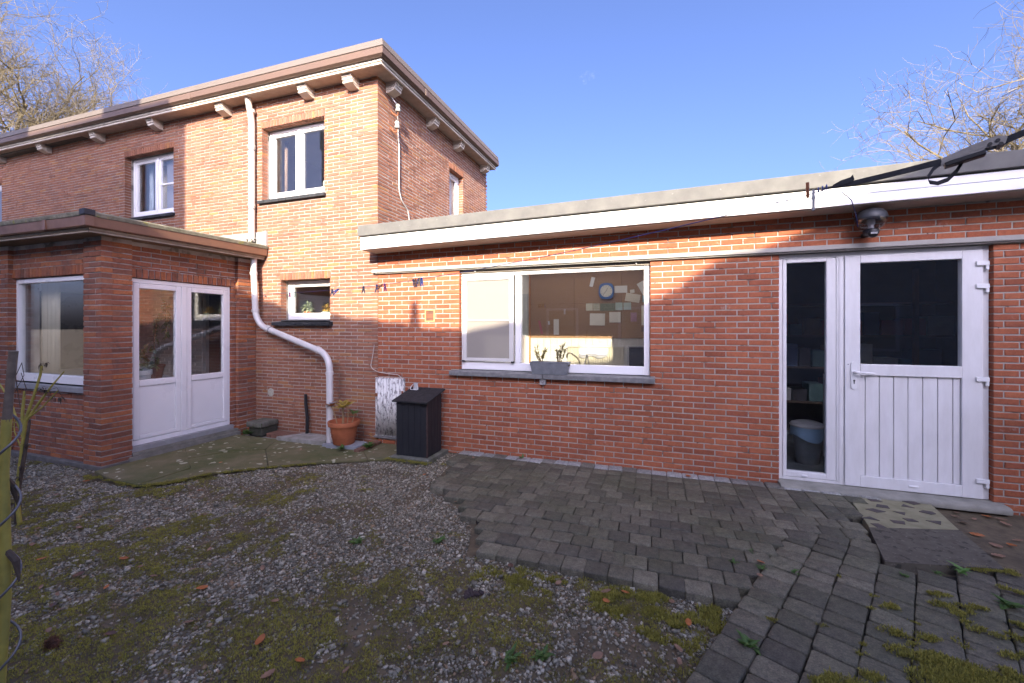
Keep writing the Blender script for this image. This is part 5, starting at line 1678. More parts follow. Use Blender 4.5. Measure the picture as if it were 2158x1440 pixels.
m1.build('lid', FELT, t, bevel=0.004)

zl = la + 0.022 + (lb_ - la) * (4.62 - by0 + 0.05) / (by1 - by0 + 0.10)
t = thing('white_lantern', 'small white tin jug with wire handle standing on the black box lid', 'jug', (-2.905, 4.62, zl))
m1 = MB(); m1.lathe((-2.905, 4.62, zl), [(0.030, 0.0), (0.034, 0.004), (0.027, 0.075), (0.031, 0.084), (0.026, 0.084), (0.022, 0.075), (0.0, 0.074)], 18)
m1.build('body', mk('dull_white_tin', (0.52, 0.53, 0.53), 0.5, 0.2, 20), t, smooth=40)
m1 = MB(); m1.tube(bend([(-2.93, 4.60, zl + 0.072), (-2.965, 4.585, zl + 0.03), (-2.962, 4.585, zl + 0.006), (-2.86, 4.585, zl + 0.004), (-2.852, 4.585, zl + 0.03), (-2.88, 4.60, zl + 0.072)], 0.018), 0.004, 8)
m1.build('handle', WHITEP, t, smooth=50)

t = thing('stone_step', 'mossy stone step block in the corner beside the porch', 'step', (-5.52, 4.60, 0.0))
m1 = MB(); m1.box(-5.665, -5.375, 4.47, 4.775, 0.095, 0.175)
m1.build('top_block', STEPSTONE, t, bevel=0.018)
m1 = MB(); m1.box(-5.64, -5.39, 4.50, 4.77, -0.03, 0.094)
m1.build('lower_block', mk('dark_stone', (0.05, 0.048, 0.038), 0.9, 0.4, 14, (0.03, 0.034, 0.016), bump=0.8), t, bevel=0.015)  # lower block in a darker, mottled stone than the top block

m1 = MB(); m1.tube([(-4.82, 4.74, 0.58), (-4.815, 4.735, 0.45), (-4.77, 4.72, 0.25), (-4.755, 4.70, 0.02)], [0.021, 0.023, 0.023, 0.023], 12)
tag(m1.build('black_pipe', BLACKP, smooth=50), 'short black plastic pipe rising from the pale slab', 'pipe')

# terracotta pot
t = thing('flower_pot', 'terracotta flower pot with yellow leaved shrub at the foot of the downpipe', 'flower pot', (-3.90, 4.47, 0.02))
m1 = MB(); m1.lathe((-3.90, 4.47, 0.022), [(0.125, 0.0), (0.135, 0.01), (0.172, 0.235), (0.196, 0.24), (0.203, 0.29), (0.200, 0.298), (0.176, 0.296), (0.168, 0.255), (0.0, 0.25)], 32)
m1.build('pot', TERRA, t, smooth=40)
for z in (0.10, 0.16):
    r0 = 0.137 + (0.172 - 0.135) * z / 0.235 + 0.0008
    m1 = MB(); m1.lathe((-3.90, 4.47, 0.022 + z), [(r0, -0.003), (r0 + 0.003, 0), (r0, 0.003)], 32, cap=False)
    m1.build('pot_band', TERRA, t, smooth=40)
m1 = MB(); m1.lathe((-3.90, 4.47, 0.262), [(0.166, 0), (0.0, 0.02)], 20)
m1.build('soil', SOIL, t)
def leaf_poly(mb, base, d_, up_, L_, W_, curl=0.25, nseg=4):
    """a pointed leaf blade with a folded midrib"""
    d_ = Vector(d_).normalized(); up_ = Vector(up_)
    s_ = d_.cross(up_)
    s_ = s_.normalized() if s_.length > 1e-4 else d_.orthogonal().normalized()
    nrm = s_.cross(d_).normalized()
    vs, fs = [], []
    for i in range(nseg + 1):
        f_ = i / nseg
        w = W_ * math.sin(math.pi * (0.12 + 0.88 * f_) ** 0.8) * 0.5 if i < nseg else 0.0005
        c_ = Vector(base) + d_ * L_ * f_ - nrm * curl * L_ * f_ * f_
        vs += [c_ - s_ * w + nrm * w * 0.35, c_, c_ + s_ * w + nrm * w * 0.35]
    for i in range(nseg):
        k = i * 3
        fs += [(k, k + 1, k + 4, k + 3), (k + 1, k + 2, k + 5, k + 4)]
    mb.add(vs, fs)
def leafm(name, a, b_, tr=0.35):
    if name in MATS: return MATS[name]
    m_, n, l, b, out = nt(name)
    g = n.new('ShaderNodeNewGeometry')
    c = mixc(n, l, ramp(n, l, ntex(n, l, g.outputs['Position'], 35, 4), [(0.3, 0.0), (0.7, 1.0)]), a, b_)
    l.new(c, b.inputs['Base Color']); b.inputs['Roughness'].default_value = 0.55
    tl_ = n.new('ShaderNodeBsdfTranslucent'); l.new(c, tl_.inputs[0])
    mx = n.new('ShaderNodeMixShader'); mx.inputs[0].default_value = tr
    l.new(b.outputs[0], mx.inputs[1]); l.new(tl_.outputs[0], mx.inputs[2]); l.new(mx.outputs[0], out.inputs[0])
    MATS[name] = m_
    return m_
YLEAF = leafm('yellow_leaf', (0.60, 0.42, 0.08), (0.40, 0.38, 0.09))
RLEAF = leafm('reddish_leaf', (0.40, 0.13, 0.06), (0.33, 0.20, 0.07))
GLEAF = leafm('green_leaf', (0.07, 0.14, 0.03), (0.10, 0.19, 0.04))
STEMT = mk('tan_stem', (0.36, 0.25, 0.13), 0.8, 0.2, 30)
for (sx, sy, tx_, ty_, tz_, m_leaf, nl) in ((-3.98, 4.44, -4.06, 4.42, 0.51, RLEAF, 9), (-3.90, 4.44, -3.89, 4.42, 0.50, YLEAF, 12), (-3.93, 4.50, -3.95, 4.50, 0.53, YLEAF, 12), (-3.84, 4.46, -3.82, 4.45, 0.53, YLEAF, 12), (-3.80, 4.48, -3.76, 4.50, 0.42, GLEAF, 6)):
    m1 = MB(); m1.tube([(sx, sy, 0.26), ((sx + tx_) / 2 + 0.01, (sy + ty_) / 2, (0.26 + tz_) / 2), (tx_, ty_, tz_)], 0.006, 6)
    m1.build('stem', STEMT, t)
    m1 = MB()
    for k in range(nl):
        a_ = 6.283 * k / nl + random.uniform(-0.3, 0.3)
        e_ = random.uniform(0.1, 0.9)
        leaf_poly(m1, (tx_, ty_, tz_), (math.cos(a_), math.sin(a_), e_), (0, 0, 1), random.uniform(0.085, 0.14), 0.038, 0.1)
    m1.build('leaf_whorl', m_leaf, t)

def weed(x, y, z, label, n_=14, r_=0.05, mat=GLEAF, group='weeds between paving and gravel', hgt=0.5, name='weed'):
    mb = MB()
    for k in range(n_):
        a_ = random.uniform(0, 6.283)
        leaf_poly(mb, (x + random.uniform(-1, 1) * r_ * 0.4, y + random.uniform(-1, 1) * r_ * 0.4, z + random.uniform(0, 0.01)), (math.cos(a_), math.sin(a_), random.uniform(0.1, hgt * 2)), (0, 0, 1), r_ * random.uniform(0.6, 1.2), r_ * 0.36, 0.25, 3)
    return tag(mb.build(name, mat, loc=(x, y, z)), label, 'weed', group)
for x, y in ((0.63, 3.27), (0.47, 3.09), (0.82, 3.09), (1.46, 3.27), (1.67, 3.37), (0.64, 3.07)):
    weed(x, y, -0.01, 'tiny green weed sprouting from a paver joint', 9, 0.035)
weed(0.43, 2.32, -0.012, 'round leaved weed rosette in the path joint beside the gravel', 26, 0.055, group=None)
weed(1.83, 3.45, -0.01, 'bright green broad leaved weed under the mossy apron edge', 8, 0.08, leafm('bright_leaf', (0.12, 0.26, 0.05), (0.16, 0.30, 0.08)), None)
weed(1.87, 3.12, -0.01, 'pale green sprawling weed on the path near the wall', 16, 0.07, group=None)
for x, y in ((-1.53, 2.76), (-2.1, 2.54), (-0.53, 1.96), (-0.67, 1.89)):
    weed(x, y, gz(x, y) + 0.01, 'small green weed rosette growing in the gravel', 16, 0.055, group='weeds in the gravel')
weed(-3.77, 4.28, 0.01, 'feathery green weed on the terrace before the terracotta pot', 30, 0.07, group=None)
weed(-3.50, 4.46, 0.012, 'pale green weed on the terrace between pot and storage box', 26, 0.09, group=None)
weed(-4.07, 4.58, 0.03, 'bushy dark weed tucked behind the pot at the pipe foot', 60, 0.11, group=None, hgt=1.2)
weed(-5.62, 4.46, 0.0, 'grassy weed tuft at the foot of the stone step', 40, 0.08, group=None, hgt=1.0)
weed(-1.52, 4.68, 0.006, 'upright seedling at the annex wall on a pale paver', 6, 0.07, group=None, hgt=2.0)
t = thing('yellow_flower', 'tiny yellow flowering weed by the wall right of the terracotta pot', 'weed', (-3.66, 4.72, 0.05))
m1 = MB(); m1.tube([(-3.66, 4.72, 0.0), (-3.66, 4.71, 0.06), (-3.65, 4.70, 0.11)], 0.002, 5)
m1.build('stem', STEMT, t)
m1 = MB()
for p in ((-3.65, 4.70, 0.115), (-3.64, 4.69, 0.085), (-3.67, 4.70, 0.10)):
    for k in range(5):
        a_ = 1.256 * k
        leaf_poly(m1, p, (math.cos(a_), math.sin(a_), 0.4), (0, 0, 1), 0.016, 0.012, 0.1, 2)
m1.build('petals', leafm('yellow_petal', (0.6, 0.42, 0.03), (0.6, 0.38, 0.03)), t)

# fallen leaves
def oak_leaf(L_, lobed=True):
    """outline mesh of a dry, curled leaf lying flat"""
    mb = MB()
    n_ = 11
    cur = random.uniform(0.3, 1.1); tw = random.uniform(-0.5, 0.5)
    vs, fs = [], []
    for i in range(n_):
        f_ = i / (n_ - 1)
        w = 0.30 * L_ * math.sin(math.pi * min(1, 0.08 + 0.92 * f_)) ** 0.7
        if lobed:
            w *= 0.62 + 0.38 * abs(math.sin(f_ * math.pi * 3.5))
        x = (f_ - 0.5) * L_
        z0_ = 0.10 * L_ * cur * (2 * f_ - 1) ** 2 + random.uniform(-0.01, 0.01) * L_
        for s_ in (-1, -0.5, 0, 0.5, 1):
            vs.append((x + (0.1 * L_ * abs(s_) if lobed else 0), s_ * w, z0_ + cur * 0.35 * w * s_ * s_ + tw * 0.25 * w * s_ + 0.004))
    for i in range(n_ - 1):
        for k in range(4):
            a = i * 5 + k
            fs.append((a, a + 1, a + 6, a + 5))
    mb.add(vs, fs)
    mb.tube([(-0.5 * L_, 0, 0.006), (-0.62 * L_, 0.01 * L_, 0.012), (-0.72 * L_, 0.03 * L_, 0.006)], 0.0012, 5)
    return mb
LM = [leafm('tan_dead_leaf', (0.30, 0.18, 0.11), (0.20, 0.115, 0.07), 0.15), leafm('orange_dead_leaf', (0.46, 0.15, 0.04), (0.34, 0.11, 0.03), 0.15), leafm('dark_dead_leaf', (0.13, 0.065, 0.04), (0.09, 0.045, 0.03), 0.1)]
LL = ['tan', 'orange', 'dark brown']
LMESH = []
for mi in range(3):
    row = []
    for k in range(5):
        mb = oak_leaf(1.0, lobed=k < 3)
        row.append(mb.mesh('leaf', LM[mi], smooth=80))
    LMESH.append(row)
def drop_leaves(pts, where, grp, zf_):
    for (x, y, mi, L_) in pts:
        o = bpy.data.objects.new('fallen_leaf', random.choice(LMESH[mi])); link(o)
        o.location = (x, y, zf_(x, y))
        o.rotation_euler = (random.uniform(-0.25, 0.25), random.uniform(-0.25, 0.25), random.uniform(0, 6.28))
        o.scale = (L_, L_, L_)
        tag(o, 'curled %s dead leaf lying on %s' % (LL[mi], where), 'leaf', '%s dead leaves on %s' % (LL[mi], grp))
GA = [(-5.58, 2.63), (-5.73, 2.42), (-5.39, 2.32), (-4.78, 2.4), (-5.13, 2.16), (-4.13, 2.1), (-4.19, 2.18), (-4.35, 2.01), (-4.64, 1.89), (-4.32, 1.73), (-3.99, 1.64), (-3.48, 1.84), (-3.25, 1.81), (-3.05, 1.77), (-3.52, 1.62), (-3.57, 1.47), (-3.19, 1.6), (-2.62, 1.78), (-3.38, 1.46), (-3.17, 1.38), (-3.26, 1.39), (-2.39, 1.55), (-2.68, 1.36), (-2.99, 1.26), (-1.9, 1.58), (-1.6, 1.54), (-1.68, 1.43), (-4.23, 2.85), (-3.65, 2.48), (-3.04, 2.12), (-2.46, 2.06), (-2.09, 1.83), (-1.36, 1.57), (-1.74, 3.43), (-2.37, 3.94), (-0.92, 2.62), (-0.57, 2.60), (-0.29, 2.57), (-0.18, 2.60), (0.08, 2.60), (-0.28, 2.48), (-0.27, 2.04), (0.1, 2.14), (0.10, 2.22), (0.16, 2.44), (-1.0, 1.87), (-0.58, 2.55)]
ORI = {5, 11, 16, 17, 10, 24, 25, 33, 34, 38, 40, 44, 0, 27}
DRK = {3, 14, 20, 22, 35, 36}
drop_leaves([(x, y, 1 if i in ORI else 2 if i in DRK else 0, random.uniform(0.034, 0.066)) for i, (x, y) in enumerate(GA)], 'the mossy gravel', 'the mossy gravel', lambda x, y: gz(x, y) + 0.022)
GC = [(2.43, 4.64), (2.49, 4.54), (2.63, 4.61), (2.36, 4.42), (2.32, 4.21), (2.26, 3.88), (2.37, 4.55), (2.34, 4.05), (2.45, 4.09), (2.62, 4.63), (2.70, 4.60), (2.66, 4.50), (2.55, 4.2), (2.6, 3.9), (2.45, 3.75), (2.75, 4.3)]
drop_leaves([(x, y, 1 if i in (4, 8, 9) else 0, random.uniform(0.05, 0.09)) for i, (x, y) in enumerate(GC)], 'the soil beside the door apron', 'the soil by the door', lambda x, y: gz(x, y) + 0.014)
drop_leaves([(0.64, 3.12, 1, 0.06), (0.60, 2.95, 0, 0.06), (1.62, 2.5, 1, 0.06), (0.30, 4.66, 1, 0.07), (-2.05, 4.5, 0, 0.05)], 'the pavers', 'the pavers', lambda x, y: 0.014)
drop_leaves([(-4.25, 4.1, 0, 0.06), (-4.7, 3.4, 1, 0.05), (-3.3, 4.3, 0, 0.05)], 'the mossy terrace', 'the terrace', lambda x, y: 0.010)

# chestnut burr
t = thing('chestnut_burr', 'spiny brown chestnut burr lying in the moss', 'burr', (-2.84, 1.21, gz(-2.84, 1.21)))
m1 = MB()
bc = Vector((-2.84, 1.21, gz(-2.84, 1.21) + 0.03))
for i in range(420):
    d_ = Vector((random.gauss(0, 1), random.gauss(0, 1), random.gauss(0, 1))).normalized()
    s_ = d_.orthogonal().normalized() * 0.0016
    m1.add([bc + d_ * 0.022 - s_, bc + d_ * 0.022 + s_, bc + d_ * random.uniform(0.036, 0.046) + Vector((0, 0, -0.002))], [(0, 1, 2)])
m1.build('spines', mk('burr_brown', (0.17, 0.07, 0.035), 0.8), t)
m1 = MB(); m1.lathe(bc - Vector((0, 0, 0.025)), [(0.008, 0), (0.020, 0.010), (0.025, 0.025), (0.020, 0.040), (0.008, 0.05)], 14)
m1.build('husk', mk('burr_husk', (0.08, 0.035, 0.02), 0.9), t)
t = thing('clay_lump', 'dark crumbly soil lump among the gravel stones', 'soil lump', (-1.05, 2.30, gz(-1.05, 2.30)), )
m1 = MB()
for i in range(26):
    c_ = Vector((-1.05 + random.gauss(0, 0.03), 2.30 + random.gauss(0, 0.02), gz(-1.05, 2.3) + random.uniform(0, 0.018)))
    r0 = random.uniform(0.008, 0.018)
    m1.lathe(c_, [(r0 * 0.4, -r0), (r0, -r0 * 0.3), (r0 * random.uniform(0.7, 1.0), r0 * 0.3), (r0 * 0.3, r0 * 0.8)], 7)
m1.build('crumbs', mk('purple_soil', (0.06, 0.042, 0.04), 0.95), t)

# ================================================================== PLANTER AND WINDOW PLANTS
t = thing('zinc_planter', 'grey zinc trough planter with two dry shrubs on the kitchen sill', 'planter', (-1.19, 4.79, 1.0))
def trough(mb, c_, wb, wt, db, dt, h_, th=0.003):
    x, y, z = c_
    O1 = [(x - wb, y - db, z), (x + wb, y - db, z), (x + wb, y + db, z), (x - wb, y + db, z)]
    O2 = [(x - wt, y - dt, z + h_), (x + wt, y - dt, z + h_), (x + wt, y + dt, z + h_), (x - wt, y + dt, z + h_)]
    I2 = [(x - wt + th, y - dt + th, z + h_), (x + wt - th, y - dt + th, z + h_), (x + wt - th, y + dt - th, z + h_), (x - wt + th, y + dt - th, z + h_)]
    I1 = [(x - wt + 0.01, y - dt + 0.01, z + h_ - 0.03), (x + wt - 0.01, y - dt + 0.01, z + h_ - 0.03), (x + wt - 0.01, y + dt - 0.01, z + h_ - 0.03), (x - wt + 0.01, y + dt - 0.01, z + h_ - 0.03)]
    fs = [(3, 2, 1, 0)] + [(i, (i + 1) % 4, 4 + (i + 1) % 4, 4 + i) for i in range(4)] + [(4 + i, 4 + (i + 1) % 4, 8 + (i + 1) % 4, 8 + i) for i in range(4)] + [(8 + i, 8 + (i + 1) % 4, 12 + (i + 1) % 4, 12 + i) for i in range(4)] + [(12, 13, 14, 15)]
    mb.add(O1 + O2 + I2 + I1, fs)
m1 = MB(); trough(m1, (-1.19, 4.78, 1.0), 0.205, 0.232, 0.048, 0.062, 0.142)
m1.build('trough', GALV, t, bevel=0.002)
m1 = MB(); PFx = FRONT(4.78 - 0.062)
for (a0, a1, b0, b1) in ((-1.428, -0.952, 4.712, 4.720), (-1.428, -0.952, 4.840, 4.848)):
    m1.box(a0, a1, b0, b1, 1.137, 1.147)
m1.build('rim', GALV, t, bevel=0.003)
m1 = MB(); m1.box(-1.42, -0.96, 4.725, 4.835, 1.10, 1.118)
m1.build('soil', SOIL, t)
def dry_shrub(parent, x, y, z, h_, spread, lean, mat_leaf, nst=9, nl=24):
    ms, ml = MB(), MB()
    for k in range(nst):
        a_ = 6.283 * k / nst + random.uniform(-0.4, 0.4)
        tip = Vector((x + lean + math.cos(a_) * spread * random.uniform(0.5, 1), y + math.sin(a_) * spread * 0.45, z + h_ * random.uniform(0.6, 1)))
        b0 = Vector((x + random.uniform(-0.015, 0.015), y + random.uniform(-0.012, 0.012), z))
        mid = b0.lerp(tip, 0.5) + Vector((random.uniform(-0.015, 0.015), 0, 0.015))
        ms.tube([b0, mid, tip], [0.004, 0.003, 0.0016], 5)
        for q in range(nl):
            f_ = random.uniform(0.3, 1.0)
            p = (b0 * (1 - f_) ** 2 + mid * 2 * f_ * (1 - f_) + tip * f_ * f_)
            d_ = Vector((random.uniform(-1, 1), random.uniform(-1, 1), random.uniform(-0.1, 0.9)))
            leaf_poly(ml, p, d_, (0, 0, 1), random.uniform(0.022, 0.042), 0.014, 0.15, 2)
    ms.build('stems', mk('brown_stem', (0.15, 0.09, 0.045), 0.8), parent)
    ml.build('leaves', mat_leaf, parent)
dry_shrub(t, -1.30, 4.78, 1.115, 0.22, 0.11, 0.0, leafm('dry_yellow', (0.48, 0.34, 0.08), (0.22, 0.20, 0.05)))
dry_shrub(t, -1.08, 4.78, 1.115, 0.27, 0.09, 0.02, leafm('dry_brown', (0.17, 0.11, 0.05), (0.10, 0.10, 0.03)))

def pot_plant(name, label, x, y, z, r_, h_, potm, leaf_m, fr, nleaf, ls):
    t = thing(name, label, 'pot plant', (x, y, z))
    m1 = MB(); m1.lathe((x, y, z), [(r_ * 0.75, 0), (r_ * 0.8, 0.004), (r_, h_), (r_ * 0.9, h_), (r_ * 0.86, h_ * 0.85), (0, h_ * 0.85)], 18)
    m1.build('pot', potm, t, smooth=40)
    m1 = MB()
    c_ = Vector((x, y, z + h_ + fr * 0.7))
    for k in range(nleaf):
        d_ = Vector((random.gauss(0, 1), random.gauss(0, 1), random.gauss(0.3, 1))).normalized()
        leaf_poly(m1, c_ + d_ * fr * random.uniform(0.2, 0.8) - Vector((0, 0, fr * 0.2)), d_ + Vector((0, 0, -0.2)), (0, 0, 1), ls, ls * 0.42, 0.2, 2)
    m1.build('foliage', leaf_m, t)
    m1 = MB(); m1.tube([(x, y, z + h_ * 0.8), (x, y, z + h_ + fr * 0.4)], 0.004, 6)
    m1.build('stem', STEMT, t)
pot_plant('window_pot', 'white flowering plant in a small pot behind the small window', -5.06, 5.02, 1.70, 0.062, 0.09, TERRA, leafm('white_green_flower', (0.58, 0.60, 0.44), (0.20, 0.28, 0.12)), 0.095, 120, 0.055)
pot_plant('window_vase', 'round glass vase with yellow ball flower behind the small window', -4.70, 5.02, 1.70, 0.072, 0.085, mk('sea_glass', (0.34, 0.40, 0.36), 0.2), leafm('yellow_flower_ball', (0.60, 0.42, 0.10), (0.50, 0.32, 0.07)), 0.075, 150, 0.038)
m1 = MB(); m1.box(-5.36, -4.44, 4.99, 5.10, 1.665, 1.697)
m1.build('inner_sill', TILEM, wSM)
m1 = MB(); m1.hexa([(-5.2, 5.9, 1.98), (-4.0, 5.9, 1.86), (-4.0, 5.95, 1.86), (-5.2, 5.95, 1.98), (-5.2, 5.9, 2.06), (-4.0, 5.9, 1.95), (-4.0, 5.95, 1.95), (-5.2, 5.95, 2.06)])
m1.build('stair_rail', PLASTER, house)

# upstairs window things
CURT = mk('beige_curtain', (0.50, 0.42, 0.26), 0.9, 0.2, 3)
def curtain(name, label, u0, u1, z0, z1, y, mat, n_=26, amp=0.018, group=None):
    mb = MB()
    for i in range(n_ + 1):
        u = u0 + (u1 - u0) * i / n_
        yy = y + amp * math.sin(i * 1.7) + random.uniform(-0.003, 0.003)
        for z in (z0, z1):
            mb.v.append((u, yy, z)); mb.t.append(0.5)
    for i in range(n_):
        mb.f.append((2 * i, 2 * i + 2, 2 * i + 3, 2 * i + 1)); mb.m.append(0)
    o = mb.build(name, mat, smooth=70)
    s_ = o.modifiers.new('solid', 'SOLIDIFY'); s_.thickness = 0.004
    return tag(o, label, 'curtain', group)
curtain('curtain', 'gathered beige curtain behind the shaded upstairs window', -8.80, -8.40, 3.45, 4.55, 5.22, CURT)
curtain('curtain', 'pale grey voile curtain at the frame of the shaded upstairs window', -8.99, -8.86, 3.45, 4.55, 5.16, mk('voile', (0.55, 0.58, 0.60), 0.9), 10)
m1 = MB(); PF.box(m1, -8.30, -7.80, 3.56, 4.54, 0.24, 0.25)
tag(m1.build('roller_blind', mk('grey_blind', (0.30, 0.29, 0.31), 0.9, 0.1)), 'grey roller blind behind the barred sash of the shaded upstairs window', 'blind')
t = thing('sewing_case', 'pale beige rounded case behind the sunny upstairs window', 'case', (-4.72, 5.22, 3.58))
m1 = MB(); m1.box(-4.92, -4.50, 5.16, 5.32, 3.56, 3.84)
m1.build('case_body', mk('beige_case', (0.50, 0.47, 0.36), 0.5), t, bevel=0.03)
m1 = MB(); m1.tube([(-4.78, 5.15, 3.64), (-4.74, 5.14, 3.70), (-4.66, 5.14, 3.70), (-4.62, 5.15, 3.64)], 0.010, 8)
m1.build('handle', BLACKP, t)
t = thing('white_bundle', 'crumpled white cloth bundle behind the sunny upstairs window', 'cloth', (-5.30, 5.2, 3.58))
m1 = MB()
for i in range(9):
    c_ = Vector((-5.30 + random.uniform(-0.13, 0.13), 5.2 + random.uniform(-0.04, 0.04), 3.60 + random.uniform(0, 0.05)))
    r0 = random.uniform(0.05, 0.075)
    m1.lathe(c_, [(r0 * 0.5, -r0 * 0.8), (r0, -0.2 * r0), (r0 * random.uniform(0.8, 1), r0 * 0.4), (r0 * 0.3, r0)], 9)
m1.build('folds', mk('white_cloth', (0.70, 0.74, 0.68), 0.9), t, smooth=60)
m1 = MB(); m1.box(-5.74, -4.54, 5.06, 5.34, 3.535, 3.56)
m1.build('inner_sill', TILEM, wUR)
curtain('curtain', 'narrow brown curtain edge at the left of the sunny upstairs window', -5.66, -5.60, 3.56, 4.52, 5.14, mk('brown_curtain', (0.22, 0.15, 0.10), 0.9), 8)
m1 = MB()
for i in range(9):
    m1.tube([(-5.45 + i * 0.035, 5.6, 3.2), (-5.45 + i * 0.035, 5.6, 3.86)], 0.005, 5)
m1.tube([(-5.47, 5.6, 3.86), (-5.13, 5.6, 3.86)], 0.008, 6); m1.tube([(-5.47, 5.6, 2.70), (-5.47, 5.6, 3.90)], 0.012, 6); m1.tube([(-5.13, 5.6, 2.70), (-5.13, 5.6, 3.86)], 0.012, 6)
tag(m1.build('bed_rail', RUSTYSTEEL), 'dark metal rail of bars inside the sunny upstairs room', 'rail')

# ================================================================== KITCHEN THINGS
CORK = mk('cork', (0.33, 0.195, 0.095), 0.95, 0.4, 60, (0.26, 0.15, 0.07), bump=0.7, bscale=120)
t = thing('cork_board', 'brown cork board panels covering the kitchen back wall', 'cork board', (-0.9, KY, 1.38))
for a, b_ in ((-1.97, -1.25), (-1.248, -0.52), (-0.518, 0.3)):
    m1 = MB(); m1.box(a, b_, KY + 0.004, KY + 0.028, 1.380, 2.488)
    m1.build('cork_panel', CORK, t)
PAPER = mk('paper_white', (0.72, 0.69, 0.60), 0.9, 0.08, 30)
PAPERS = [
    (-0.527, 2.133, 0.19, 0.108, 0.0, (0.68, 0.66, 0.60), 'white sheet pinned right beside the blue clock'),
    (-0.352, 1.998, 0.215, 0.125, -0.18, (0.66, 0.60, 0.46), 'tilted open booklet pinned below the sheet by the clock'),
    (-0.358, 2.098, 0.065, 0.05, 0.08, (0.66, 0.62, 0.5), 'tiny note pinned above the tilted booklet'),
    (-1.008, 1.868, 0.104, 0.113, 0.0, (0.60, 0.58, 0.44), 'first cream card of the row under the clock, by the bare cork'),
    (-0.898, 1.866, 0.104, 0.113, 0.0, (0.55, 0.53, 0.38), 'second cream card of the row, with flower sketch'),
    (-0.727, 1.863, 0.224, 0.113, 0.0, (0.22, 0.24, 0.14), 'dark floral print in the middle of the card row'),
    (-0.555, 1.871, 0.107, 0.118, 0.0, (0.42, 0.50, 0.42), 'pale green card just right of the dark floral print'),
    (-0.431, 1.872, 0.112, 0.111, 0.02, (0.46, 0.53, 0.45), 'pale green card ending the card row'),
    (-0.883, 1.672, 0.234, 0.187, -0.02, (0.74, 0.71, 0.62), 'largest white sheet pinned below the card row'),
    (-0.616, 1.704, 0.171, 0.162, 0.0, (0.72, 0.68, 0.58), 'square white sheet next to the largest sheet'),
    (-0.337, 1.705, 0.09, 0.138, 0.0, (0.45, 0.25, 0.30), 'pink picture card at the end of the cork board'),
    (-1.538, 1.554, 0.086, 0.25, 0.0, (0.68, 0.65, 0.60), 'tall narrow list pinned low on the bare cork'),
    (-0.963, 2.26, 0.055, 0.15, -0.25, (0.70, 0.70, 0.66), 'white tag hanging tilted from the top of the cork board'),
    (-0.185, 2.15, 0.14, 0.20, 0.5, (0.74, 0.72, 0.64), 'white sheet pinned at a steep tilt by the window edge'),
    (-0.165, 1.98, 0.09, 0.10, 0.0, (0.12, 0.36, 0.40), 'small teal card under the steeply tilted sheet'),
    (-0.16, 1.73, 0.13, 0.30, 0.0, (0.72, 0.68, 0.55), 'tall calendar sheet with red heading by the window edge'),
    (-0.16, 1.52, 0.13, 0.075, 0.0, (0.16, 0.10, 0.08), 'small dark photo strip below the calendar sheet'),
    (-1.80, 1.55, 0.035, 0.22, 0.22, (0.45, 0.10, 0.12), 'red and white pennant leaning low on the cork board'),
    (-1.66, 1.62, 0.03, 0.06, 0.1, (0.55, 0.55, 0.52), 'small pale clip beside the red pennant'),
    (-1.40, 1.80, 0.03, 0.085, 0.0, (0.42, 0.36, 0.32), 'small photo alone in the middle of the bare cork'),
]
for i, (x, z, w, h_, rot, col, lab) in enumerate(PAPERS):
    mb = MB()
    cr, sr = math.cos(rot), math.sin(rot)
    pts = [(-w / 2, -h_ / 2), (w / 2, -h_ / 2), (w / 2, h_ / 2), (-w / 2, h_ / 2)]
    q = [(x + a * cr - c_ * sr, z + a * sr + c_ * cr) for a, c_ in pts]
    y0 = KY - 0.002 - 0.0002 * i
    mb.hexa([(q[0][0], y0, q[0][1]), (q[1][0], y0 - 0.002, q[1][1]), (q[1][0], y0 + 0.001, q[1][1]), (q[0][0], y0 + 0.001, q[0][1]),
             (q[3][0], y0 - 0.004, q[3][1]), (q[2][0], y0 - 0.003, q[2][1]), (q[2][0], y0 + 0.001, q[2][1]), (q[3][0], y0 + 0.001, q[3][1])])
    m_p = mk('paper_%d' % i, col, 0.9, 0.35 if i in (5, 10, 4, 16) else 0.06, 30 if i in (5, 10, 4, 16) else 8)
    tag(mb.build('note', m_p, loc=(x, KY, z)), lab, 'note')
# clock
t = thing('wall_clock', 'blue rounded square wall clock with cream dial on the kitchen cork', 'clock', (-0.744, KY, 2.11))
m1 = MB()
ol = []
for k in range(32):
    a_ = 6.283 * k / 32
    rr = 0.124 * (abs(math.cos(a_)) ** 3.2 + abs(math.sin(a_)) ** 3.2) ** (-1 / 3.2)
    ol.append((-0.744 + rr * math.cos(a_) * 0.92, 2.11 + rr * math.sin(a_)))
m1.add([(x, KY - 0.03, z) for x, z in ol] + [(x, KY, z) for x, z in ol], [tuple(range(32)), tuple(range(63, 31, -1))] + [(i, 32 + i, 32 + (i + 1) % 32, (i + 1) % 32) for i in range(32)])
m1.build('case', mk('clock_blue', (0.05, 0.14, 0.36), 0.35), t, recalc=True, bevel=0.006)
m1 = MB(); m1.lathe((-0.744, KY - 0.030, 2.11), [(0.092, 0), (0.092, 0.003)], 28, axis=(0, -1, 0))
m1.build('dial', mk('clock_dial', (0.66, 0.62, 0.50), 0.6), t)
m1 = MB()
for k in range(12):
    a_ = 6.283 * k / 12
    m1.tube([(-0.744 + 0.070 * math.sin(a_), KY - 0.0345, 2.11 + 0.070 * math.cos(a_)), (-0.744 + 0.082 * math.sin(a_), KY - 0.0345, 2.11 + 0.082 * math.cos(a_))], 0.0028, 5)
m1.build('hour_marks', BLACKP, t)
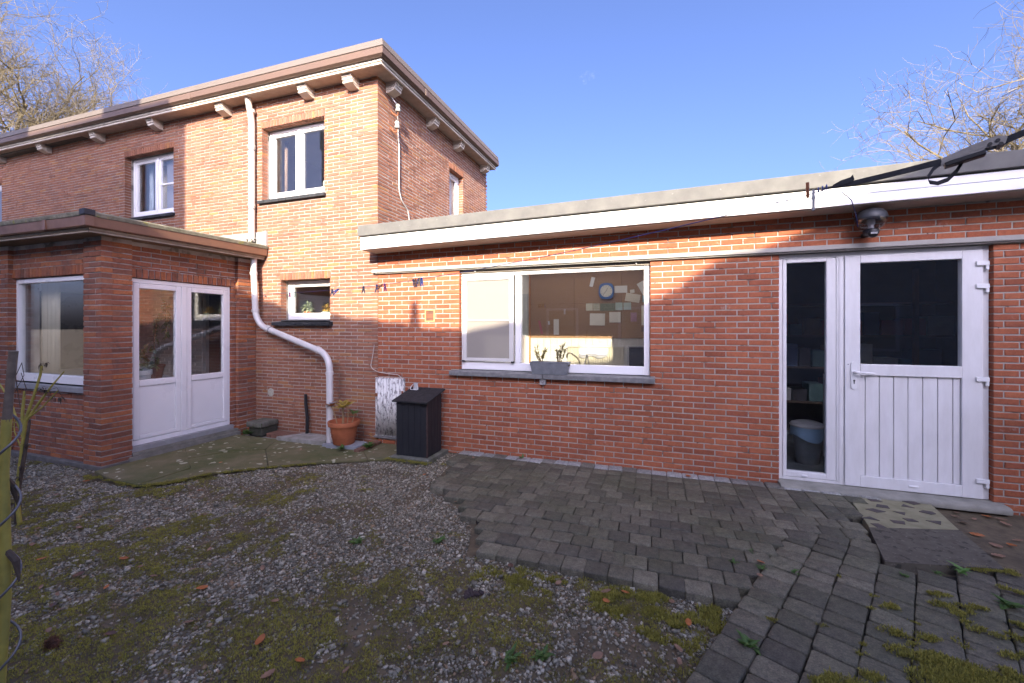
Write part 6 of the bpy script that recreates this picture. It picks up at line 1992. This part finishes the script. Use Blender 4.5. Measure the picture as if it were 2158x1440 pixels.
for a_, L_, nm in ((0.45, 0.055, 'hour_hand'), (3.86, 0.075, 'minute_hand')):
    m1 = MB(); m1.tube([(-0.744, KY - 0.037, 2.11), (-0.744 + L_ * math.sin(a_), KY - 0.037, 2.11 + L_ * math.cos(a_))], 0.003, 5)
    m1.build(nm, BLACKP, t)
# radiator, towel, tap, appliance
t = thing('radiator', 'cream ribbed radiator under the kitchen tiles', 'radiator', (-0.91, KY - 0.06, 0.6))
RADM = mk('cream_radiator', (0.46, 0.42, 0.31), 0.45, 0.06, 4)
m1 = MB(); m1.box(-1.34, -0.48, KY - 0.05, KY - 0.01, 0.62, 1.235)
m1.build('panel', RADM, t)
for i in range(24):
    u = -1.335 + i * 0.0358
    m1 = MB(); m1.box(u, u + 0.022, KY - 0.066, KY - 0.0505, 0.65, 1.225)
    m1.build('rib', RADM, t, bevel=0.006)
m1 = MB(); m1.box(-1.345, -0.475, KY - 0.068, KY - 0.008, 1.2355, 1.25)
m1.build('top_grille', RADM, t)
mb = MB()
for i in range(13):
    u = -1.16 + 0.44 * i / 12
    for z, yy in ((1.085 - 0.02 * math.sin(i * 0.9), KY - 0.080), (1.20, KY - 0.076), (1.262, KY - 0.045), (1.20, KY - 0.004)):
        mb.v.append((u, yy + 0.003 * math.sin(i * 1.3), z)); mb.t.append(0.5)
for i in range(12):
    for k in range(3):
        a = i * 4 + k
        mb.f.append((a, a + 4, a + 5, a + 1)); mb.m.append(0)
o = mb.build('tea_towel', mk('tea_towel', (0.62, 0.60, 0.56), 0.95, 0.25, 40, (0.50, 0.50, 0.52)), smooth=80)
s_ = o.modifiers.new('solid', 'SOLIDIFY'); s_.thickness = 0.003
tag(o, 'white tea towel with blue stripe hung over the kitchen radiator', 'towel')
m1 = MB(); m1.tube([(-1.155 + 0.44 * i / 10, KY - 0.0835, 1.125 - 0.012 * math.sin(i)) for i in range(11)], 0.003, 5)
sto = m1.build('stripe', mk('blue_stripe', (0.10, 0.12, 0.25), 0.9), o)
t = thing('kitchen_tap', 'curved brass coloured swan neck tap at the kitchen sink', 'tap', (-0.98, 5.35, 1.0))
m1 = MB(); m1.tube(bend([(-1.10, 5.32, 1.155), (-1.105, 5.32, 1.20), (-1.06, 5.33, 1.225), (-0.96, 5.35, 1.15), (-0.92, 5.36, 1.03)], 0.04), 0.010, 8)
m1.build('spout', mk('brass', (0.40, 0.33, 0.20), 0.3, metal=0.7), t, smooth=50)
m1 = MB(); m1.tube([(-0.89, 5.36, 1.03), (-0.85, 5.36, 1.19)], 0.008, 6); m1.tube([(-0.81, 5.36, 1.03), (-0.85, 5.36, 1.19)], 0.006, 6); m1.lathe((-0.85, 5.36, 1.17), [(0.012, 0), (0.012, 0.03)], 8)
m1.build('lever', STEEL, t)
t = thing('worktop', 'pale kitchen worktop running under the window', 'worktop', (-1.4, 5.4, 0.98))
m1 = MB(); m1.box(-3.38, 0.48, 5.095, 5.60, 0.955, 0.995)
m1.build('top', mk('pale_worktop', (0.60, 0.58, 0.52), 0.4), t)
m1 = MB(); m1.box(-3.38, 0.48, 5.10, 5.55, 0.04, 0.954)
m1.build('cabinets', PLASTER, t)
t = thing('oven', 'black glass fronted appliance with steel edge beside the radiator', 'appliance', (-0.15, 6.3, 0.94))
m1 = MB(); m1.box(-0.385, 0.3, 6.25, 6.55, 0.6, 1.262)
m1.build('front', mk('black_glass', (0.01, 0.011, 0.014), 0.15), t, bevel=0.006)
m1 = MB(); m1.box(-0.41, -0.386, 6.24, 6.55, 0.6, 1.262)
m1.build('edge_trim', STEEL, t)
t = thing('white_cabinet', 'white kitchen cabinet glowing behind the insect screen', 'cabinet', (-2.2, 6.3, 0.03))
m1 = MB(); m1.box(-2.62, -2.04, 6.2, 6.58, 0.04, 1.42)
m1.build('carcass', PVC, t, bevel=0.006)
m1 = MB(); m1.box(-2.60, -2.06, 6.18, 6.199, 0.1, 1.40)
m1.build('front_panel', PVC, t, bevel=0.004)

# ================================================================== STORE ROOM THINGS
t = thing('waste_bin', 'grey bin with white lid and blue liner behind the glazed side light', 'bin', (1.60, 5.55, 0.02))
m1 = MB(); m1.lathe((1.60, 5.55, 0.02), [(0.105, 0), (0.11, 0.01), (0.145, 0.38), (0.148, 0.40)], 24)
m1.build('body', mk('bin_grey', (0.20, 0.22, 0.24), 0.5), t, smooth=40)
m1 = MB()
pr = []
for k in range(24):
    a_ = 6.283 * k / 24
    pr.append((a_, 0.16 + 0.012 * math.sin(3 * a_), 0.29 + 0.03 * math.sin(2 * a_ + 1)))
vs = [(1.60 + r_ * math.cos(a_), 5.55 + r_ * math.sin(a_), 0.02 + z) for a_, r_, z in pr] + [(1.60 + 0.158 * math.cos(a_), 5.55 + 0.158 * math.sin(a_), 0.435) for a_, r_, z in pr]
m1.add(vs, [(i, (i + 1) % 24, 24 + (i + 1) % 24, 24 + i) for i in range(24)])
m1.build('liner', mk('blue_liner', (0.30, 0.46, 0.62), 0.4), t, smooth=60)
m1 = MB(); m1.lathe((1.60, 5.55, 0.435), [(0.165, 0), (0.168, 0.012), (0.155, 0.035), (0.10, 0.055), (0.0, 0.062)], 24)
m1.build('lid', mk('bin_lid', (0.50, 0.48, 0.46), 0.5), t, smooth=40)
t = thing('store_shelves', 'dark wooden shelving crowded with boxes inside the store room', 'shelves', (2.1, 6.9, 0.02))
for z in (0.5, 0.98, 1.42, 1.85):
    m1 = MB(); m1.box(0.7, 3.5, 6.75, 7.18, z, z + 0.025)
    m1.build('shelf', mk('store_shelf', (0.10, 0.06, 0.04), 0.8), t)
for x in (1.30, 2.20, 3.1):
    m1 = MB(); m1.box(x, x + 0.05, 6.72, 6.77, 0.02, 2.3)
    m1.build('upright', mk('store_post', (0.13, 0.055, 0.03), 0.8), t)
bc_ = [(0.35, 0.35, 0.34), (0.28, 0.05, 0.05), (0.07, 0.11, 0.22), (0.10, 0.18, 0.18), (0.25, 0.18, 0.10), (0.05, 0.05, 0.06)]
bn = ['pale grey', 'dark red', 'dark blue', 'teal', 'brown cardboard', 'black']
for zi, z in enumerate((0.526, 1.006, 1.446)):
    x = 0.75
    while x < 3.3:
        w = random.uniform(0.14, 0.34)
        ci = random.randrange(6)
        m1 = MB(); m1.box(x, x + w - 0.02, 6.82, 7.1, z, z + random.uniform(0.12, 0.32))
        tag(m1.build('carton', mk('carton_%d' % ci, bc_[ci], 0.7), bevel=0.004), '%s box on the %s store room shelf' % (bn[ci], ('lowest', 'middle', 'upper')[zi]), 'box', '%s boxes on the %s shelf' % (bn[ci], ('lowest', 'middle', 'upper')[zi]))
        x += w
m1 = MB(); m1.box(1.86, 1.90, 5.2, 5.9, 0.02, 1.0)
tag(m1.build('leaning_board', PVC, bevel=0.004), 'upright white board leaning inside the store room', 'board')

# ================================================================== PORCH THINGS
def vine(parent, pts, leaf_m, nl, ls):
    ms, ml = MB(), MB()
    pts = [Vector(p) for p in pts]
    ms.tube(pts, 0.006, 6)
    for k in range(nl):
        q = random.random() * (len(pts) - 1)
        i = int(q)
        p = pts[i].lerp(pts[i + 1], q - i)
        d_ = Vector((random.uniform(-1, 1), random.uniform(-1, 1), random.uniform(-0.9, 0.3)))
        leaf_poly(ml, p, d_, (0, 0, 1), ls * random.uniform(0.7, 1.2), ls * 0.55, 0.3, 3)
    ms.build('stem', STEMT, parent); ml.build('leaves', leaf_m, parent)
VAR = leafm('variegated_leaf', (0.42, 0.42, 0.20), (0.14, 0.22, 0.07))
DKG = leafm('dark_leaf', (0.05, 0.12, 0.03), (0.08, 0.15, 0.04))
t = thing('porch_plant', 'variegated plant in a tall white pot inside the porch doors', 'pot plant', (-6.20, 3.38, 0.08))
m1 = MB(); m1.lathe((-6.20, 3.38, 0.08), [(0.10, 0), (0.17, 0.86), (0.185, 0.87), (0.185, 0.93), (0.16, 0.93), (0.15, 0.85), (0, 0.85)], 20)
m1.build('pot', mk('white_pot', (0.58, 0.60, 0.58), 0.4), t, smooth=40)
for pts in (((-6.20, 3.38, 0.92), (-6.22, 3.42, 1.15), (-6.2, 3.55, 1.35)), ((-6.2, 3.38, 0.92), (-6.18, 3.32, 1.3), (-6.2, 3.40, 1.6)), ((-6.2, 3.38, 0.92), (-6.16, 3.48, 1.1), (-6.14, 3.58, 1.05))):
    vine(t, pts, VAR, 46, 0.075)
t = thing('porch_climber', 'dark green climbing plant in a terracotta pot inside the porch doors', 'pot plant', (-6.75, 3.95, 0.8))
m1 = MB(); m1.lathe((-6.75, 3.95, 0.83), [(0.07, 0), (0.10, 0.16), (0.11, 0.16), (0.11, 0.19), (0.09, 0.19), (0.085, 0.15), (0, 0.15)], 18)
m1.build('pot', mk('brown_pot', (0.22, 0.09, 0.06), 0.6), t, smooth=40)
for pts in (((-6.75, 3.95, 1.0), (-6.7, 3.9, 1.35), (-6.55, 3.85, 1.65), (-6.45, 3.9, 1.9)), ((-6.75, 3.95, 1.0), (-6.85, 3.8, 1.2), (-6.8, 3.6, 1.4)), ((-6.45, 3.9, 1.9), (-6.4, 3.88, 1.7), (-6.38, 3.86, 1.4))):
    vine(t, pts, DKG, 40, 0.09)
t = thing('porch_bench', 'white ledge with ribbed radiator behind the porch plants', 'ledge', (-7.0, 4.0, 0.08))
m1 = MB(); m1.box(-7.35, -6.5, 3.75, 4.20, 0.78, 0.828)
m1.build('ledge', PVC, t, bevel=0.005)
for i in range(14):
    m1 = MB(); m1.box(-7.25 + i * 0.05, -7.22 + i * 0.05, 3.85, 3.95, 0.2, 0.72)
    m1.build('rib', RADM, t)
m1 = MB(); m1.box(-7.3, -6.55, 3.96, 4.0, 0.08, 0.78)
m1.build('back_panel', RADM, t)
mb_c = mk('cream_curtain', (0.62, 0.57, 0.42), 0.9, 0.12, 3)
curtain('curtain', 'cream curtain gathered at the left of the porch window', -7.66, -7.28, 0.9, 2.15, 3.16, mb_c, 16, 0.014)
m1 = MB(); m1.box(-8.85, -8.82, 3.3, 4.6, 0.9, 2.1)
tag(m1.build('picture_panel', mk('dark_picture', (0.04, 0.04, 0.05), 0.3)), 'dark framed panel on the inner porch wall', 'picture')

# ================================================================== GARDEN STEMS AT THE LEFT
YST = mk('yellow_green_stem', (0.38, 0.32, 0.06), 0.6, 0.4, 18, (0.24, 0.22, 0.05), bump=0.5, bscale=80)
DST = mk('dead_stem', (0.10, 0.075, 0.055), 0.9, 0.4, 30, (0.05, 0.038, 0.03), bump=0.8, bscale=90)
t = thing('cut_plant_stem', 'thick yellow green plant stem cut off at the top beside the spiral stake', 'plant', (-1.492, 0.54, -0.06))
m1 = MB(); m1.tube([(-1.500, 0.535, -0.08), (-1.493, 0.54, 0.35), (-1.488, 0.541, 0.70), (-1.474, 0.546, 0.90), (-1.478, 0.546, 1.03), (-1.481, 0.545, 1.20), (-1.472, 0.547, 1.33)], [0.0115, 0.011, 0.0105, 0.0095, 0.0105, 0.0095, 0.0092], 12)
m1.build('green_stem', YST, t, smooth=60)
m1 = MB(); m1.tube([(-1.472, 0.547, 1.325), (-1.465, 0.549, 1.40), (-1.456, 0.552, 1.493)], [0.0088, 0.0078, 0.0085], 10)
m1.build('dry_top', mk('dry_grey_stem', (0.20, 0.16, 0.12), 0.9, 0.4, 40, (0.11, 0.085, 0.065), bump=0.8), t, smooth=60)
for z, a_ in ((1.02, 0.4), (0.92, 3.6), (1.19, 2.0)):
    m1 = MB(); m1.tube([(-1.478, 0.546, z), (-1.478 + 0.03 * math.cos(a_), 0.546 + 0.02 * math.sin(a_), z - 0.03), (-1.478 + 0.035 * math.cos(a_), 0.546 + 0.03 * math.sin(a_), z - 0.08)], [0.006, 0.007, 0.002], 7)
    m1.build('withered_leaf', DST, t)
m1 = MB()
sp_ = []
for k in range(140):
    f_ = k / 139
    z = -0.06 + 1.40 * f_
    a_ = f_ * 6.283 * 8.3 + 0.6
    sp_.append((-1.472 + 0.024 * math.cos(a_), 0.545 + 0.024 * math.sin(a_), z))
m1.tube(sp_, 0.0028, 8)
tag(m1.build('spiral_stake', mk('grey_steel_wire', (0.16, 0.16, 0.17), 0.45, 0.2, 30, metal=0.7), smooth=60), 'twisted steel spiral plant stake around the cut yellow stem', 'plant stake')

t = thing('withered_shrub', 'withered yellow stemmed plant with curled dead leaves before the porch window', 'plant', (-4.93, 1.90, -0.06))
br = [([(-4.90, 1.895, -0.08), (-4.93, 1.886, 0.20), (-4.892, 1.898, 0.50), (-4.855, 1.911, 0.81)], [0.022, 0.020, 0.018, 0.016], YST),
      ([(-4.95, 1.90, -0.06), (-4.93, 1.895, 0.25), (-4.87, 1.91, 0.52), (-4.82, 1.92, 0.80)], [0.030, 0.026, 0.018, 0.010], DST),
      ([(-4.855, 1.911, 0.81), (-4.793, 1.933, 1.00), (-4.748, 1.950, 1.16), (-4.735, 1.953, 1.235)], [0.015, 0.013, 0.012, 0.012], YST),
      ([(-4.86, 1.911, 0.78), (-4.746, 1.949, 0.95), (-4.66, 1.98, 1.07), (-4.563, 2.013, 1.19)], [0.014, 0.013, 0.010, 0.006], YST),
      ([(-4.85, 1.911, 0.80), (-4.72, 1.95, 0.90), (-4.60, 1.995, 1.04)], [0.010, 0.008, 0.005], YST),
      ([(-4.875, 1.90, 0.66), (-4.88, 1.90, 0.85), (-4.866, 1.907, 1.03)], [0.016, 0.015, 0.012], YST),
      ([(-4.90, 1.895, 0.72), (-4.98, 1.87, 0.95), (-5.06, 1.84, 1.09)], [0.012, 0.010, 0.008], YST),
      ([(-4.89, 1.90, 0.55), (-4.945, 1.88, 0.70), (-4.95, 1.88, 0.80)], [0.007, 0.006, 0.004], YST),
      ([(-4.793, 1.933, 1.00), (-4.70, 1.96, 1.03), (-4.61, 1.99, 1.06), (-4.58, 2.0, 1.0)], [0.004, 0.003, 0.003, 0.002], DST),
      ([(-4.90, 1.895, 0.9), (-4.93, 1.88, 1.15), (-4.89, 1.90, 1.26), (-4.87, 1.905, 1.16), (-4.94, 1.88, 1.02)], [0.004, 0.004, 0.004, 0.003, 0.003], DST),
      ([(-4.88, 1.90, 0.9), (-4.85, 1.91, 1.05), (-4.90, 1.90, 1.18)], [0.004, 0.004, 0.003], DST)]
for pts, rr, m in br:
    m1 = MB(); m1.tube(pts, [q * 0.72 for q in rr], 9)
    m1.build('stem' if m is YST else 'dead_twig', m, t, smooth=60)
m1 = MB()
for p in ((-4.735, 1.953, 1.25), (-4.70, 1.96, 1.26), (-4.74, 1.95, 1.06), (-4.69, 1.965, 1.05), (-4.58, 2.0, 0.98), (-4.66, 1.98, 1.0), (-4.90, 1.89, 0.34), (-4.94, 1.88, 0.25), (-4.96, 1.87, 0.12), (-4.88, 1.90, 0.42), (-4.86, 1.91, 0.75), (-4.91, 1.89, 0.18), (-4.84, 1.91, 0.6)):
    for k in range(7):
        d_ = Vector((random.gauss(0, 1), random.gauss(0, 1), random.gauss(-0.6, 0.8))).normalized()
        leaf_poly(m1, Vector(p) + d_ * 0.008, d_, (0, 0, 1), random.uniform(0.014, 0.035), 0.014, 1.2, 4)
m1.build('dead_leaves', DST, t)

# ================================================================== FAR RIGHT BITS
t = thing('stone_ornament', 'weathered pale stone ornament on a post beside the annex wall', 'ornament', (3.02, 4.62, -0.07))
m1 = MB(); m1.lathe((3.035, 4.60, 0.78), [(0.03, 0.0), (0.05, 0.02), (0.055, 0.05), (0.075, 0.07), (0.08, 0.10), (0.065, 0.13), (0.03, 0.15)], 16)
m1.build('bowl', mk('pale_lichen_stone', (0.40, 0.41, 0.34), 0.95, 0.3, 14, bump=0.8), t, smooth=50)
m1 = MB(); m1.lathe((3.035, 4.60, -0.08), [(0.05, 0), (0.035, 0.1), (0.03, 0.86)], 12)
m1.build('post', STEPSTONE, t, smooth=50)
t = thing('roof_vent', 'dark blue ribbed roof vent on the annex roof edge', 'roof vent', (3.00, 4.9, 2.8))
m1 = MB(); m1.lathe((3.16, 4.95, 2.85), [(0.10, 0), (0.10, 0.12), (0.15, 0.13), (0.15, 0.20), (0.10, 0.27), (0.0, 0.29)], 20)
m1.build('cowl', mk('vent_blue', (0.035, 0.05, 0.10), 0.4), t, smooth=40)

# ================================================================== TREES
def tree(name, label, base, height, trunk_h, spread, r0, mat_b, mat_t, levels, kids, seed, up=0.25, group=None, ang=(0.35, 0.95), twig_r=0.010, ratio=0.68):
    rnd = random.Random(seed)
    t = thing(name, label, 'tree', base, group)
    big, small = MB(), MB()
    def grow(p, d_, L_, r_, lev):
        n_ = 5 if lev < 3 else 4 if lev < levels - 1 else 3
        pts, rs = [p], [r_]
        q, dd_ = p.copy(), d_.copy()
        dirs = [dd_]
        tip = max(twig_r * 0.5, r_ * (0.5 if lev < levels - 1 else 0.35))
        for i in range(n_):
            w = 0.10 + 0.085 * lev
            dd_ = (dd_ + Vector((rnd.gauss(0, w), rnd.gauss(0, w), rnd.gauss(0, w) + up * 0.14))).normalized()
            q = q + dd_ * (L_ / n_)
            pts.append(q); dirs.append(dd_)
            rs.append(r_ + (tip - r_) * (i + 1) / n_)
        (big if lev < 3 else small).tube(pts, rs, 8 if lev == 0 else 6 if lev < 2 else 4 if lev < 3 else 3, cap=False)
        if lev >= levels: return
        k_ = kids[lev]
        for j in range(k_):
            f_ = (0.30 + 0.70 * (j + rnd.random() * 0.8) / k_) if lev else (0.62 + 0.38 * (j + rnd.random() * 0.6) / k_)
            f_ = min(f_, 1.0)
            i = min(int(f_ * n_), n_ - 1)
            pp = pts[i].lerp(pts[i + 1], f_ * n_ - i)
            ax_ = dirs[i + 1]
            side = ax_.orthogonal().normalized()
            side = Matrix.Rotation(2.4 * j + rnd.uniform(-0.6, 0.6), 3, ax_) @ side
            a_ = rnd.uniform(*ang) * (spread if lev < 2 else 1.0)
            nd = (ax_ * math.cos(a_) + side * math.sin(a_) + Vector((0, 0, up * 0.25))).normalized()
            grow(pp, nd, L_ * ratio * rnd.uniform(0.75, 1.12) if lev else (height - trunk_h) * rnd.uniform(0.50, 0.68), max(twig_r, rs[i] * rnd.uniform(0.5, 0.7)), lev + 1)
    grow(Vector(base), Vector((0, 0, 1)), trunk_h, r0, 0)
    big.build('trunk', mat_b, t, smooth=60)
    small.build('crown', mat_t, t)
    return t
tree('bare_tree', 'large bare deciduous tree with yellowish sunlit limbs behind the house', (-45.2, 16.4, -0.07), 26.5, 12.5, 0.9, 0.62, BARK, TWIG, 5, [7, 6, 6, 6, 5], 11, 0.55, twig_r=0.011)
tree('bare_tree', 'bare reddish birch beside the large yellowish tree', (-47.0, 26.0, -0.07), 24.5, 13.0, 0.6, 0.28, BIRCH, BIRCH, 4, [8, 7, 6, 6], 5, 0.45, twig_r=0.011, ang=(0.25, 0.6))
tree('bare_tree', 'bare tree with knotty pale branches rising behind the annex roof', (25.0, 33.0, -0.07), 21.0, 8.0, 1.15, 0.50, BARK, TWIG, 5, [8, 6, 5, 5, 4], 29, 0.35, twig_r=0.010)

# a wisp of cloud
t = MB()
for i in range(26):
    c_ = Vector((-0.1336, 0.8497, 0.510)) * 900 + Vector((random.gauss(0, 6), random.gauss(0, 4), random.gauss(0, 4)))
    r0 = random.uniform(2.5, 5.5)
    t.lathe(c_, [(0.1, -r0), (r0 * 0.6, -r0 * 0.8), (r0, 0), (r0 * 0.6, r0 * 0.8), (0.1, r0)], 14)
mcl = bpy.data.materials.new('cloud_vapour'); mcl.use_nodes = True
n, l = mcl.node_tree.nodes, mcl.node_tree.links
n.clear()
o_ = n.new('ShaderNodeOutputMaterial'); v_ = n.new('ShaderNodeVolumePrincipled')
v_.inputs['Color'].default_value = (1, 1, 1, 1)
gcl = n.new('ShaderNodeNewGeometry')
dcl = ramp(n, l, ntex(n, l, gcl.outputs['Position'], 0.09, 5, 0.65), [(0.45, 0.0), (0.75, 0.012)])
l.new(dcl, v_.inputs['Density'])
l.new(v_.outputs[0], o_.inputs['Volume'])
tag(t.build('cloud', mcl), 'faint wisp of white cloud in the blue sky', 'cloud', kind='stuff')
